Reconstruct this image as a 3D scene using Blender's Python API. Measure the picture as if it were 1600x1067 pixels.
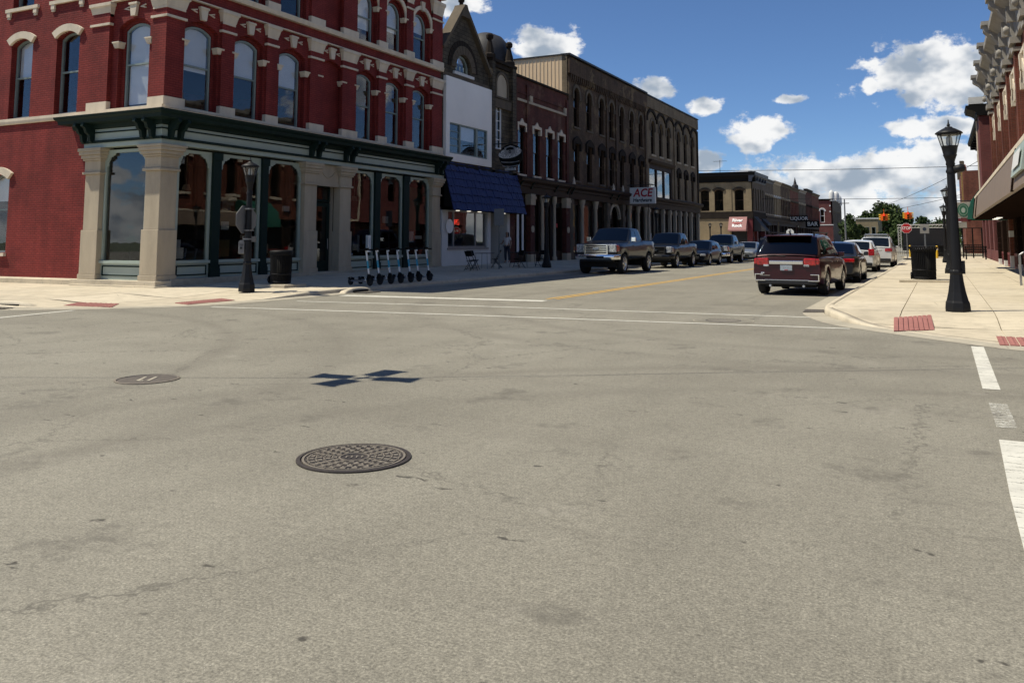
import bpy, math, random
from mathutils import Vector, Matrix
from mathutils.geometry import tessellate_polygon

# ------------------------------------------------------------------ scene, camera, sky, sun, exposure
scene = bpy.context.scene
for o in list(bpy.data.objects):
    bpy.data.objects.remove(o)
COL = scene.collection
R = math.radians

cam_d = bpy.data.cameras.new('camera')
cam = bpy.data.objects.new('camera', cam_d)
COL.objects.link(cam)
cam.location = (0, 0, 1.5)
cam.rotation_euler = (R(90 + 5.881), 0, R(26.547))
cam_d.sensor_width = 36
cam_d.lens = 36 * 1330 / 1600
cam_d.shift_y = -(533.5 - 240) / 1600
cam_d.clip_start = 0.1
cam_d.clip_end = 3000
scene.camera = cam

SUN_EL = R(60)
SUN_TRAVEL = Vector((0.90, 0.436, 0)).normalized()      # where shadows fall
SKY_STRENGTH = 0.096
SUN_STRENGTH = 5.0
world = bpy.data.worlds.new('World')
scene.world = world
world.use_nodes = True
W = world.node_tree
W.nodes.clear()


def wn(t, **kw):
    n = W.nodes.new(t)
    for k, v in kw.items():
        setattr(n, k, v)
    return n


def wmath(op, a, b=None, c=None, clamp=False):
    n = W.nodes.new('ShaderNodeMath')
    n.operation = op
    n.use_clamp = clamp
    for i, x in enumerate((a, b, c)):
        if x is None:
            continue
        if isinstance(x, (int, float)):
            n.inputs[i].default_value = x
        else:
            W.links.new(x, n.inputs[i])
    return n.outputs[0]


sky = wn('ShaderNodeTexSky')
sky.sky_type = 'NISHITA'
sky.sun_disc = False
sky.sun_elevation = SUN_EL
sun_from = -SUN_TRAVEL
sky.sun_rotation = math.atan2(sun_from.x, sun_from.y)
sky.air_density = 1.0
sky.dust_density = 0.0
sky.ozone_density = 9.0
sky.altitude = 2300
bg_sky = wn('ShaderNodeBackground')
bg_sky.inputs[1].default_value = SKY_STRENGTH
W.links.new(sky.outputs[0], bg_sky.inputs[0])

tc = wn('ShaderNodeTexCoord')
sep = wn('ShaderNodeSeparateXYZ')
W.links.new(tc.outputs['Generated'], sep.inputs[0])
az = wmath('ARCTAN2', sep.outputs[0], sep.outputs[1])
el = wmath('ARCSINE', sep.outputs[2])
# cumulus: places in the sky (azimuth, elevation, half widths), broken up by noise
CLOUDS = [(-0.5287, 0.2790, 0.034, 0.018), (-0.4289, 0.2262, 0.042, 0.023), (-0.2987, 0.1760, 0.027, 0.015),
          (-0.2355, 0.1549, 0.020, 0.010), (-0.1444, 0.1582, 0.020, 0.006), (-0.1759, 0.1237, 0.036, 0.017),
          (-0.1834, 0.1070, 0.017, 0.008), (-0.0060, 0.1780, 0.062, 0.036), (0.0380, 0.1633, 0.050, 0.036),
          (-0.0600, 0.1672, 0.009, 0.011), (-0.0016, 0.1195, 0.055, 0.012), (-0.2334, 0.0890, 0.020, 0.014),
          (-0.0830, 0.0740, 0.095, 0.026), (-0.0092, 0.0799, 0.085, 0.029), (-0.19, 0.065, 0.06, 0.018),
          (0.10, 0.10, 0.06, 0.03), (-0.75, 0.21, 0.06, 0.02), (-0.95, 0.33, 0.07, 0.03)]
crd = wn('ShaderNodeCombineXYZ')
W.links.new(az, crd.inputs[0])
W.links.new(wmath('MULTIPLY', el, 1.35), crd.inputs[1])
nz = wn('ShaderNodeTexNoise')
nz.inputs['Scale'].default_value = 34
nz.inputs['Detail'].default_value = 6
nz.inputs['Roughness'].default_value = 0.62
W.links.new(crd.outputs[0], nz.inputs['Vector'])
nzb = wn('ShaderNodeTexNoise')
nzb.inputs['Scale'].default_value = 11
nzb.inputs['Detail'].default_value = 1
W.links.new(crd.outputs[0], nzb.inputs['Vector'])
field = None
for (a0, e0, ra, re) in CLOUDS:
    da = wmath('MULTIPLY', wmath('SUBTRACT', az, a0), 1 / ra)
    de = wmath('MULTIPLY', wmath('SUBTRACT', el, e0), 1 / re)
    # flat underside: the lower half falls off faster
    dd = wmath('SUBTRACT', 1.0, wmath('SQRT', wmath('ADD', wmath('MULTIPLY', da, da), wmath('MULTIPLY', de, de))))
    field = dd if field is None else wmath('MAXIMUM', field, dd)
# scattered clouds all round the rest of the sky and a low bank near the horizon
vx = wn('ShaderNodeVectorMath', operation='SCALE')
W.links.new(tc.outputs['Generated'], vx.inputs[0])
vx.inputs['Scale'].default_value = 1.0
nzc = wn('ShaderNodeTexNoise')
nzc.inputs['Scale'].default_value = 4.2
nzc.inputs['Detail'].default_value = 2
W.links.new(vx.outputs[0], nzc.inputs['Vector'])
away = wmath('MULTIPLY', wmath('SUBTRACT', wmath('ABSOLUTE', wmath('ADD', az, 0.36)), 0.62), 3.0, clamp=True)
gen = wmath('SUBTRACT', wmath('MULTIPLY', wmath('SUBTRACT', nzc.outputs[0], 0.60), 7.0), wmath('MULTIPLY', wmath('SUBTRACT', 1.0, away), 6.0))
bank = wmath('SUBTRACT', 0.55, wmath('MULTIPLY', wmath('ABSOLUTE', wmath('SUBTRACT', el, 0.03)), 14.0))
field = wmath('MAXIMUM', field, wmath('MAXIMUM', gen, bank))
field = wmath('MAXIMUM', field, -1.2)
fn = wmath('ADD', wmath('ADD', field, 0.12), wmath('MULTIPLY', wmath('SUBTRACT', nz.outputs[0], 0.5), 2.3))
fn = wmath('ADD', fn, wmath('MULTIPLY', wmath('SUBTRACT', nzb.outputs[0], 0.5), 1.0))
dens = wn('ShaderNodeMapRange')
dens.interpolation_type = 'SMOOTHSTEP'
dens.inputs[1].default_value = 0.0
dens.inputs[2].default_value = 0.42
W.links.new(fn, dens.inputs[0])
shade = wn('ShaderNodeMapRange')
shade.interpolation_type = 'SMOOTHSTEP'
shade.inputs[1].default_value = 0.34
shade.inputs[2].default_value = 0.60
nzd = wn('ShaderNodeTexNoise')
nzd.inputs['Scale'].default_value = 19
nzd.inputs['Detail'].default_value = 3
off = wn('ShaderNodeVectorMath', operation='ADD')
W.links.new(crd.outputs[0], off.inputs[0])
off.inputs[1].default_value = (3.1, 0.0, 0)
W.links.new(off.outputs[0], nzd.inputs['Vector'])
W.links.new(wmath('SUBTRACT', wmath('ADD', nzd.outputs[0], 0.06), wmath('MULTIPLY', fn, 0.10)), shade.inputs[0])
cc = wn('ShaderNodeMixRGB')
cc.inputs[1].default_value = (0.36, 0.43, 0.52, 1)
cc.inputs[2].default_value = (1.0, 1.0, 0.99, 1)
W.links.new(shade.outputs[0], cc.inputs[0])
bg_cl = wn('ShaderNodeBackground')
W.links.new(cc.outputs[0], bg_cl.inputs[0])
bg_cl.inputs[1].default_value = 0.84
mixs = wn('ShaderNodeMixShader')
W.links.new(wmath('MULTIPLY', dens.outputs[0], 0.96), mixs.inputs[0])
W.links.new(bg_sky.outputs[0], mixs.inputs[1])
W.links.new(bg_cl.outputs[0], mixs.inputs[2])
wo = wn('ShaderNodeOutputWorld')
W.links.new(mixs.outputs[0], wo.inputs[0])

sun_d = bpy.data.lights.new('sun', 'SUN')
sun_d.energy = SUN_STRENGTH
sun_d.angle = R(0.53)
sun_d.color = (1.0, 0.935, 0.775)
sun = bpy.data.objects.new('sun', sun_d)
COL.objects.link(sun)
dirv = Vector((SUN_TRAVEL.x * math.cos(SUN_EL), SUN_TRAVEL.y * math.cos(SUN_EL), -math.sin(SUN_EL)))
sun.rotation_euler = dirv.to_track_quat('-Z', 'Y').to_euler()
sun.location = (-20, -12, 40)

scene.render.engine = 'CYCLES'
scene.cycles.max_bounces = 6
scene.cycles.diffuse_bounces = 3
scene.cycles.glossy_bounces = 4
scene.cycles.transmission_bounces = 2
scene.cycles.transparent_max_bounces = 8
scene.cycles.adaptive_threshold = 0.02
scene.cycles.caustics_reflective = False
scene.cycles.caustics_refractive = False
world.cycles.sampling_method = 'MANUAL'
world.cycles.sample_map_resolution = 512
scene.view_settings.view_transform = 'Standard'
scene.view_settings.look = 'None'
scene.view_settings.exposure = 0.20
scene.view_settings.gamma = 1.0
scene.view_settings.use_curve_mapping = False
scene.render.resolution_x = 1024
scene.render.resolution_y = 682

# ------------------------------------------------------------------ helpers
I4 = Matrix.Identity(4)
T = Matrix.Translation


def RZ(a):
    return Matrix.Rotation(R(a), 4, 'Z')


def RX(a):
    return Matrix.Rotation(R(a), 4, 'X')


def RY(a):
    return Matrix.Rotation(R(a), 4, 'Y')


class MB:
    """collects shapes for ONE mesh object"""

    def __init__(s, M=None):
        s.v, s.f, s.sm = [], [], []
        s.M = M or I4

    def add(s, vs, fs, smooth=False, T=None):
        k = len(s.v)
        A = s.M @ T if T is not None else s.M
        s.v += [tuple(A @ Vector(p)) for p in vs]
        s.f += [tuple(i + k for i in q) for q in fs]
        s.sm += [smooth] * len(fs)
        return s

    def box(s, x0, x1, y0, y1, z0, z1, T=None):
        v = [(x0, y0, z0), (x1, y0, z0), (x1, y1, z0), (x0, y1, z0), (x0, y0, z1), (x1, y0, z1), (x1, y1, z1), (x0, y1, z1)]
        return s.add(v, [(0, 3, 2, 1), (4, 5, 6, 7), (0, 1, 5, 4), (1, 2, 6, 5), (2, 3, 7, 6), (3, 0, 4, 7)], T=T)

    def plate(s, outer, holes=(), y0=0.0, y1=0.1, T=None):
        """polygon (x,z) with holes, from y0 (front, facing -y) to y1"""
        loops = [list(outer)] + [list(h) for h in holes]
        fl = [p for l in loops for p in l]
        tri = tessellate_polygon([[Vector((p[0], p[1], 0)) for p in l] for l in loops])
        n = len(fl)
        vs = [(p[0], y0, p[1]) for p in fl] + [(p[0], y1, p[1]) for p in fl]
        fs = []
        for t in tri:
            a, b, c = (fl[i] for i in t)
            cr = (b[0] - a[0]) * (c[1] - a[1]) - (b[1] - a[1]) * (c[0] - a[0])
            if abs(cr) < 1e-9:
                continue
            t = tuple(t) if cr > 0 else (t[0], t[2], t[1])
            fs.append(t)
            fs.append((t[0] + n, t[2] + n, t[1] + n))
        k = 0
        for li, l in enumerate(loops):
            m = len(l)
            ar = sum(l[i][0] * l[(i + 1) % m][1] - l[(i + 1) % m][0] * l[i][1] for i in range(m))
            ccw = (ar > 0) != (li > 0)
            for i in range(m):
                a, b = k + i, k + (i + 1) % m
                fs.append((b, a, a + n, b + n) if ccw else (a, b, b + n, a + n))
            k += m
        return s.add(vs, fs, T=T)

    def lathe(s, prof, n=12, c=(0, 0, 0), smooth=True, T=None, a0=0.0):
        vs, fs = [], []
        for (r, z) in prof:
            for i in range(n):
                a = 2 * math.pi * i / n + a0
                vs.append((c[0] + r * math.cos(a), c[1] + r * math.sin(a), c[2] + z))
        for j in range(len(prof) - 1):
            for i in range(n):
                k = (i + 1) % n
                fs.append((j * n + i, j * n + k, (j + 1) * n + k, (j + 1) * n + i))
        s.add(vs, fs, smooth, T=T)
        m = len(prof) - 1
        if prof[0][0] > 1e-4:
            s.add(vs[:n], [tuple(range(n - 1, -1, -1))], T=T)
        if prof[m][0] > 1e-4:
            s.add(vs[m * n:], [tuple(range(n))], T=T)
        return s

    def tube(s, pts, r, n=6, smooth=True, T=None, caps=True):
        pts = [Vector(p) for p in pts]
        rs = r if isinstance(r, (list, tuple)) else [r] * len(pts)
        vs, fs = [], []
        up0 = None
        for i, p in enumerate(pts):
            d = (pts[min(i + 1, len(pts) - 1)] - pts[max(i - 1, 0)])
            d = d.normalized() if d.length > 1e-9 else Vector((0, 0, 1))
            if up0 is None:
                up0 = Vector((0, 0, 1)) if abs(d.z) < .9 else Vector((1, 0, 0))
            a = d.cross(up0).normalized()
            b = a.cross(d).normalized()
            up0 = b
            for k in range(n):
                t = 2 * math.pi * k / n + math.pi / n
                vs.append(tuple(p + (a * math.cos(t) + b * math.sin(t)) * rs[i]))
        for i in range(len(pts) - 1):
            for k in range(n):
                q = (k + 1) % n
                fs.append((i * n + k, i * n + q, (i + 1) * n + q, (i + 1) * n + k))
        s.add(vs, fs, smooth, T=T)
        if caps:
            s.add(vs[:n], [tuple(range(n - 1, -1, -1))], T=T)
            s.add(vs[-n:], [tuple(range(n))], T=T)
        return s

    def grid(s, rows, smooth=True, T=None, closed=False):
        n = len(rows[0])
        vs = [p for r in rows for p in r]
        fs = []
        for i in range(len(rows) - 1):
            for j in range(n if closed else n - 1):
                k = (j + 1) % n
                fs.append((i * n + j, i * n + k, (i + 1) * n + k, (i + 1) * n + j))
        return s.add(vs, fs, smooth, T=T)

    def mesh(s, name):
        me = bpy.data.meshes.new(name)
        me.from_pydata(s.v, [], s.f)
        me.polygons.foreach_set('use_smooth', s.sm)
        me.update()
        return me

    def build(s, name, mat, parent=None, loc=None, mtx=None, bevel=0, fix=False):
        me = s.mesh(name)
        if fix:
            import bmesh
            b = bmesh.new()
            b.from_mesh(me)
            bmesh.ops.remove_doubles(b, verts=b.verts, dist=1e-5)
            bmesh.ops.recalc_face_normals(b, faces=b.faces)
            b.to_mesh(me)
            b.free()
        return put(name, me, mat, parent, mtx if mtx is not None else (T(loc) if loc is not None else None), bevel)


T_ = Matrix.Translation


def put(name, me, mat, parent=None, mtx=None, bevel=0):
    o = bpy.data.objects.new(name, me)
    COL.objects.link(o)
    if mat is not None and len(me.materials) == 0:
        for m in (mat if isinstance(mat, (list, tuple)) else [mat]):
            me.materials.append(M[m] if isinstance(m, str) else m)
    o.parent = parent
    if mtx is not None:
        o.matrix_local = mtx
    if bevel:
        b = o.modifiers.new('bevel', 'BEVEL')
        b.width = bevel
        b.segments = 2
        b.limit_method = 'ANGLE'
    return o


def tag(o, label=None, cat=None, group=None, kind=None):
    if label:
        o['label'] = label
    if cat:
        o['category'] = cat
    if group:
        o['group'] = group
    if kind:
        o['kind'] = kind
    return o


def thing(name, label, cat, loc=(0, 0, 0), rz=0, group=None):
    o = bpy.data.objects.new(name, None)
    o.empty_display_size = 0.2
    COL.objects.link(o)
    o.location = loc
    o.rotation_euler = (0, 0, R(rz))
    return tag(o, label, cat, group)


KIDS = {}


def copy_tree(o, parent=None):
    c = o.copy()
    COL.objects.link(c)
    c.parent = parent
    for ch in o.children:
        copy_tree(ch, c)
    return c


# ------------------------------------------------------------------ materials
M = {}


class NT:
    def __init__(s, name):
        m = bpy.data.materials.new(name)
        m.use_nodes = True
        s.m, s.t = m, m.node_tree
        s.b = s.t.nodes['Principled BSDF']
        s.pos = s.n('ShaderNodeNewGeometry').outputs['Position']
        M[name] = m

    def n(s, t, **kw):
        x = s.t.nodes.new(t)
        for k, v in kw.items():
            setattr(x, k, v)
        return x

    def link(s, a, b):
        s.t.links.new(a, b)

    def math(s, op, a, b=None, clamp=False):
        x = s.n('ShaderNodeMath', operation=op, use_clamp=clamp)
        for i, q in enumerate((a, b)):
            if q is None:
                continue
            if isinstance(q, (int, float)):
                x.inputs[i].default_value = q
            else:
                s.link(q, x.inputs[i])
        return x.outputs[0]

    def noise(s, scale, detail=4, rough=.55, vec=None, stretch=None):
        x = s.n('ShaderNodeTexNoise')
        x.inputs['Scale'].default_value = scale
        x.inputs['Detail'].default_value = detail
        x.inputs['Roughness'].default_value = rough
        v = vec or s.pos
        if stretch:
            mp = s.n('ShaderNodeMapping')
            mp.inputs['Scale'].default_value = stretch
            s.link(v, mp.inputs[0])
            v = mp.outputs[0]
        s.link(v, x.inputs['Vector'])
        return x.outputs[0]

    def ramp(s, fac, stops):
        x = s.n('ShaderNodeValToRGB')
        e = x.color_ramp.elements
        while len(e) < len(stops):
            e.new(0.5)
        for q, (p, c) in zip(e, stops):
            q.position = p
            q.color = (c[0], c[1], c[2], 1) if isinstance(c, (tuple, list)) else (c, c, c, 1)
        s.link(fac, x.inputs[0])
        return x.outputs[0]

    def mix(s, fac, a, b, mode='MIX'):
        x = s.n('ShaderNodeMixRGB', blend_type=mode)
        for i, q in enumerate((fac, a, b)):
            if isinstance(q, (int, float)):
                x.inputs[i].default_value = q if i == 0 else (q, q, q, 1)
            elif isinstance(q, (tuple, list)):
                x.inputs[i].default_value = (q[0], q[1], q[2], 1)
            else:
                s.link(q, x.inputs[i])
        return x.outputs[0]

    def color(s, c):
        if isinstance(c, (tuple, list)):
            s.b.inputs['Base Color'].default_value = (c[0], c[1], c[2], 1)
        else:
            s.link(c, s.b.inputs['Base Color'])

    def bump(s, h, strength=.3, dist=.01):
        x = s.n('ShaderNodeBump')
        x.inputs['Strength'].default_value = strength
        x.inputs['Distance'].default_value = dist
        s.link(h, x.inputs['Height'])
        s.link(x.outputs[0], s.b.inputs['Normal'])

    def set(s, rough=.6, metal=0, spec=.5, coat=0):
        s.b.inputs['Roughness'].default_value = rough
        s.b.inputs['Metallic'].default_value = metal
        s.b.inputs['Specular IOR Level'].default_value = spec
        s.b.inputs['Coat Weight'].default_value = coat
        s.b.inputs['Coat Roughness'].default_value = .04
        return s


def sc(c, k):
    return tuple(min(1, x * k) for x in c)


def pmat(name, c, rough=.65, var=.25, scale=3.0, metal=0, spec=.4, coat=0, bump=0, fine=40, streak=False):
    """painted / stone surface: soft large-scale variation, fine grain and grime"""
    q = NT(name).set(rough, metal, spec, coat)
    if var:
        a = q.noise(scale, 5, .6, stretch=(1, 1, .25) if streak else None)
        col = q.ramp(a, [(.25, sc(c, 1 - var)), (.55, c), (.8, sc(c, 1 + var * .6))])
        f = q.noise(fine, 2)
        col = q.mix(var * .5, col, q.ramp(f, [(.3, sc(c, .6)), (.7, sc(c, 1.25))]))
        q.color(col)
        if bump:
            q.bump(f, bump, .01)
    else:
        q.color(c)
    return M[name]


def brickmat(name, c1, c2, mortar, var=.3, bw=.215, bh=.075, ms=.011, bump=.5, rough=.8, painted=False, blotch=None):
    q = NT(name).set(rough, 0, .2)
    sp = q.n('ShaderNodeSeparateXYZ')
    q.link(q.pos, sp.inputs[0])
    cb = q.n('ShaderNodeCombineXYZ')
    q.link(q.math('ADD', sp.outputs[0], sp.outputs[1]), cb.inputs[0])
    q.link(sp.outputs[2], cb.inputs[1])
    bt = q.n('ShaderNodeTexBrick')
    q.link(cb.outputs[0], bt.inputs['Vector'])
    bt.inputs['Scale'].default_value = 1
    bt.inputs['Mortar Size'].default_value = ms
    bt.inputs['Brick Width'].default_value = bw
    bt.inputs['Row Height'].default_value = bh
    bt.inputs['Mortar Smooth'].default_value = .4
    bt.inputs['Bias'].default_value = -.1
    bt.inputs['Color1'].default_value = (*c1, 1)
    bt.inputs['Color2'].default_value = (*c2, 1)
    bt.inputs['Mortar'].default_value = (*mortar, 1)
    a = q.noise(.9, 6, .62)
    col = q.mix(1.0, bt.outputs['Color'], q.ramp(a, [(.3, 1 - var), (.6, 1.0), (.8, 1 + var * .3)]), 'MULTIPLY')
    st = q.noise(1.6, 4, .6, stretch=(1.5, 1.5, .12))
    col = q.mix(.5, col, q.mix(1.0, col, q.ramp(st, [(.32, 1 - var), (.6, 1.05)]), 'MULTIPLY'))
    if blotch:
        bl = q.noise(.7, 5, .7)
        col = q.mix(q.math('MULTIPLY', q.ramp(bl, [(.54, 0.0), (.64, 1.0)]), .8), col, blotch)
    q.color(col)
    h = q.math('ADD', q.math('SUBTRACT', 1.0, bt.outputs['Fac']), q.math('MULTIPLY', q.noise(35, 3), .5))
    q.bump(h, bump, .012)
    return M[name]


def glassmat(name, tint=(.55, .6, .6), base=.10, rough=.0, gloss=(.95, .97, 1)):
    q = NT(name)
    q.t.nodes.remove(q.b)
    tr = q.n('ShaderNodeBsdfTransparent')
    tr.inputs[0].default_value = (*tint, 1)
    gl = q.n('ShaderNodeBsdfGlossy')
    gl.inputs['Roughness'].default_value = rough
    gl.inputs['Color'].default_value = (*gloss, 1)
    lw = q.n('ShaderNodeLayerWeight')
    lw.inputs[0].default_value = .5
    f = q.math('ADD', q.math('MULTIPLY', q.math('POWER', lw.outputs['Facing'], 4.4), .9), base, clamp=True)
    wob = q.n('ShaderNodeBump')
    wob.inputs['Strength'].default_value = .05
    wob.inputs['Distance'].default_value = .02
    q.link(q.noise(1.3, 2), wob.inputs['Height'])
    q.link(wob.outputs[0], gl.inputs['Normal'])
    mx = q.n('ShaderNodeMixShader')
    q.link(f, mx.inputs[0])
    q.link(tr.outputs[0], mx.inputs[1])
    q.link(gl.outputs[0], mx.inputs[2])
    q.link(mx.outputs[0], q.t.nodes['Material Output'].inputs[0])
    return M[name]


def emit(name, c, s):
    q = NT(name)
    q.color(c)
    q.b.inputs['Emission Color'].default_value = (*c, 1)
    q.b.inputs['Emission Strength'].default_value = s
    return M[name]


brickmat('red_painted_brick', (.245, .037, .031), (.205, .030, .026), (.135, .019, .017), var=.36, ms=.011, bump=.75, painted=True, rough=.72)
pmat('red_paint', (.235, .030, .034), .55, .15, 1.5)
pmat('cream_stone', (.64, .555, .435), .75, .24, 2.2, bump=.2, streak=True)
pmat('tan_stone', (.43, .365, .27), .8, .26, 1.8, bump=.25, streak=True)
pmat('green_grey_paint', (.34, .40, .35), .45, .12, 1.4, spec=.5)
pmat('dark_green_paint', (.008, .020, .017), .6, .2, 2, spec=.15)
pmat('black_paint', (.008, .008, .009), .5, .2, 6, spec=.28)
pmat('bin_black', (.006, .006, .007), .6, .3, 8, spec=.2)
pmat('window_grey', (.22, .27, .26), .5, .1, 3)
pmat('blind_white', (.78, .80, .80), .8, .12, 1.2)
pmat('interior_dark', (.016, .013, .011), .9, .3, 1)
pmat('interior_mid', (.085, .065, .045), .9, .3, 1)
pmat('dark_brown_paint', (.040, .024, .017), .65, .25, 2, spec=.15)
pmat('white_paint', (.62, .62, .61), .6, .08, 1.2)
pmat('panel_white', (.86, .84, .80), .55, .06, .8)
pmat('metal_grey', (.32, .32, .33), .4, .15, 6, metal=.7)
pmat('galv', (.17, .175, .18), .55, .2, 9, metal=.3)
pmat('metal_dark', (.03, .03, .032), .45, .2, 6, metal=.4)
pmat('rubber', (.014, .014, .014), .85, .3, 9)
pmat('white_sign', (.75, .75, .72), .5, .05, 3)
pmat('sign_red', (.42, .020, .025), .45, .08, 5)
pmat('sign_black', (.007, .007, .007), .65, .1, 5, spec=.12)
pmat('sign_white', (.80, .80, .80), .5, .04, 5)
pmat('sign_green', (.03, .12, .07), .5, .1, 5)
pmat('teal_decal', (.03, .25, .38), .5, .1, 6)
pmat('scooter_white', (.62, .63, .63), .4, .08, 7)
pmat('yellow_paint_solid', (.62, .38, .02), .5, .15, 5)
pmat('orange_signal', (.78, .16, .012), .45, .1, 5)
brickmat('brown_brick', (.115, .072, .044), (.082, .050, .031), (.085, .062, .042), var=.45, blotch=(.20, .145, .078))
brickmat('tan_brick', (.245, .185, .115), (.20, .150, .095), (.17, .14, .10), var=.35)
brickmat('dark_red_brick', (.13, .035, .025), (.095, .026, .020), (.07, .045, .036), var=.4, blotch=(.16, .09, .06))
brickmat('orange_red_brick', (.20, .058, .036), (.15, .042, .027), (.14, .082, .06), var=.38)
brickmat('beige_brick', (.33, .255, .155), (.28, .215, .13), (.25, .20, .13), var=.2)
brickmat('maroon_brick', (.17, .050, .048), (.14, .042, .042), (.11, .06, .055), var=.25)
brickmat('grey_brick', (.16, .13, .10), (.13, .105, .08), (.12, .10, .08), var=.3)
brickmat('rough_stone', (.12, .10, .070), (.075, .062, .045), (.05, .042, .032), var=.5, bw=.46, bh=.20, ms=.02, bump=1.0)
pmat('brown_stone', (.105, .082, .056), .85, .4, 1.3, bump=.5)
pmat('grey_stone', (.30, .28, .25), .8, .25, 1.6, bump=.3)
pmat('dark_stone', (.030, .024, .020), .9, .35, 2, spec=.1)
pmat('metal_siding', (.78, .58, .36), .5, .08, .7)
pmat('dark_metal_cap', (.02, .02, .022), .5, .2, 2)
pmat('slate_dome', (.035, .033, .034), .6, .35, 5)
pmat('awning_blue', (.020, .034, .128), .7, .4, 5)
pmat('awning_pink', (.34, .17, .16), .8, .12, 3)
pmat('awning_black', (.03, .032, .038), .8, .15, 3)
pmat('awning_green', (.010, .10, .070), .8, .15, 3)
pmat('canopy_tan', (.20, .15, .115), .6, .15, 1.4)
pmat('canopy_dark', (.016, .010, .008), 1.0, .2, 2, spec=.0)
pmat('navy_paint', (.03, .038, .06), .5, .2, 2)
pmat('maroon_paint', (.13, .022, .026), .55, .2, 2)
pmat('gold_paint', (.30, .20, .07), .6, .2, 3)
pmat('bark', (.06, .045, .03), .9, .4, 8, bump=.5)
glassmat('shop_glass', (.72, .72, .70), .062)
glassmat('upper_glass', (.90, .91, .92), .045)
glassmat('dim_glass', (.35, .36, .38), .07)
glassmat('car_glass', (.10, .115, .13), .05, gloss=(.9, .95, 1))
glassmat('lamp_glass', (.85, .85, .82), .10, rough=.25)
emit('neon_red', (1.0, .06, .03), 1.1)
emit('soffit_light', (1.0, .93, .8), .9)
emit('lit_red', (1.0, .05, .03), .8)

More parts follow.
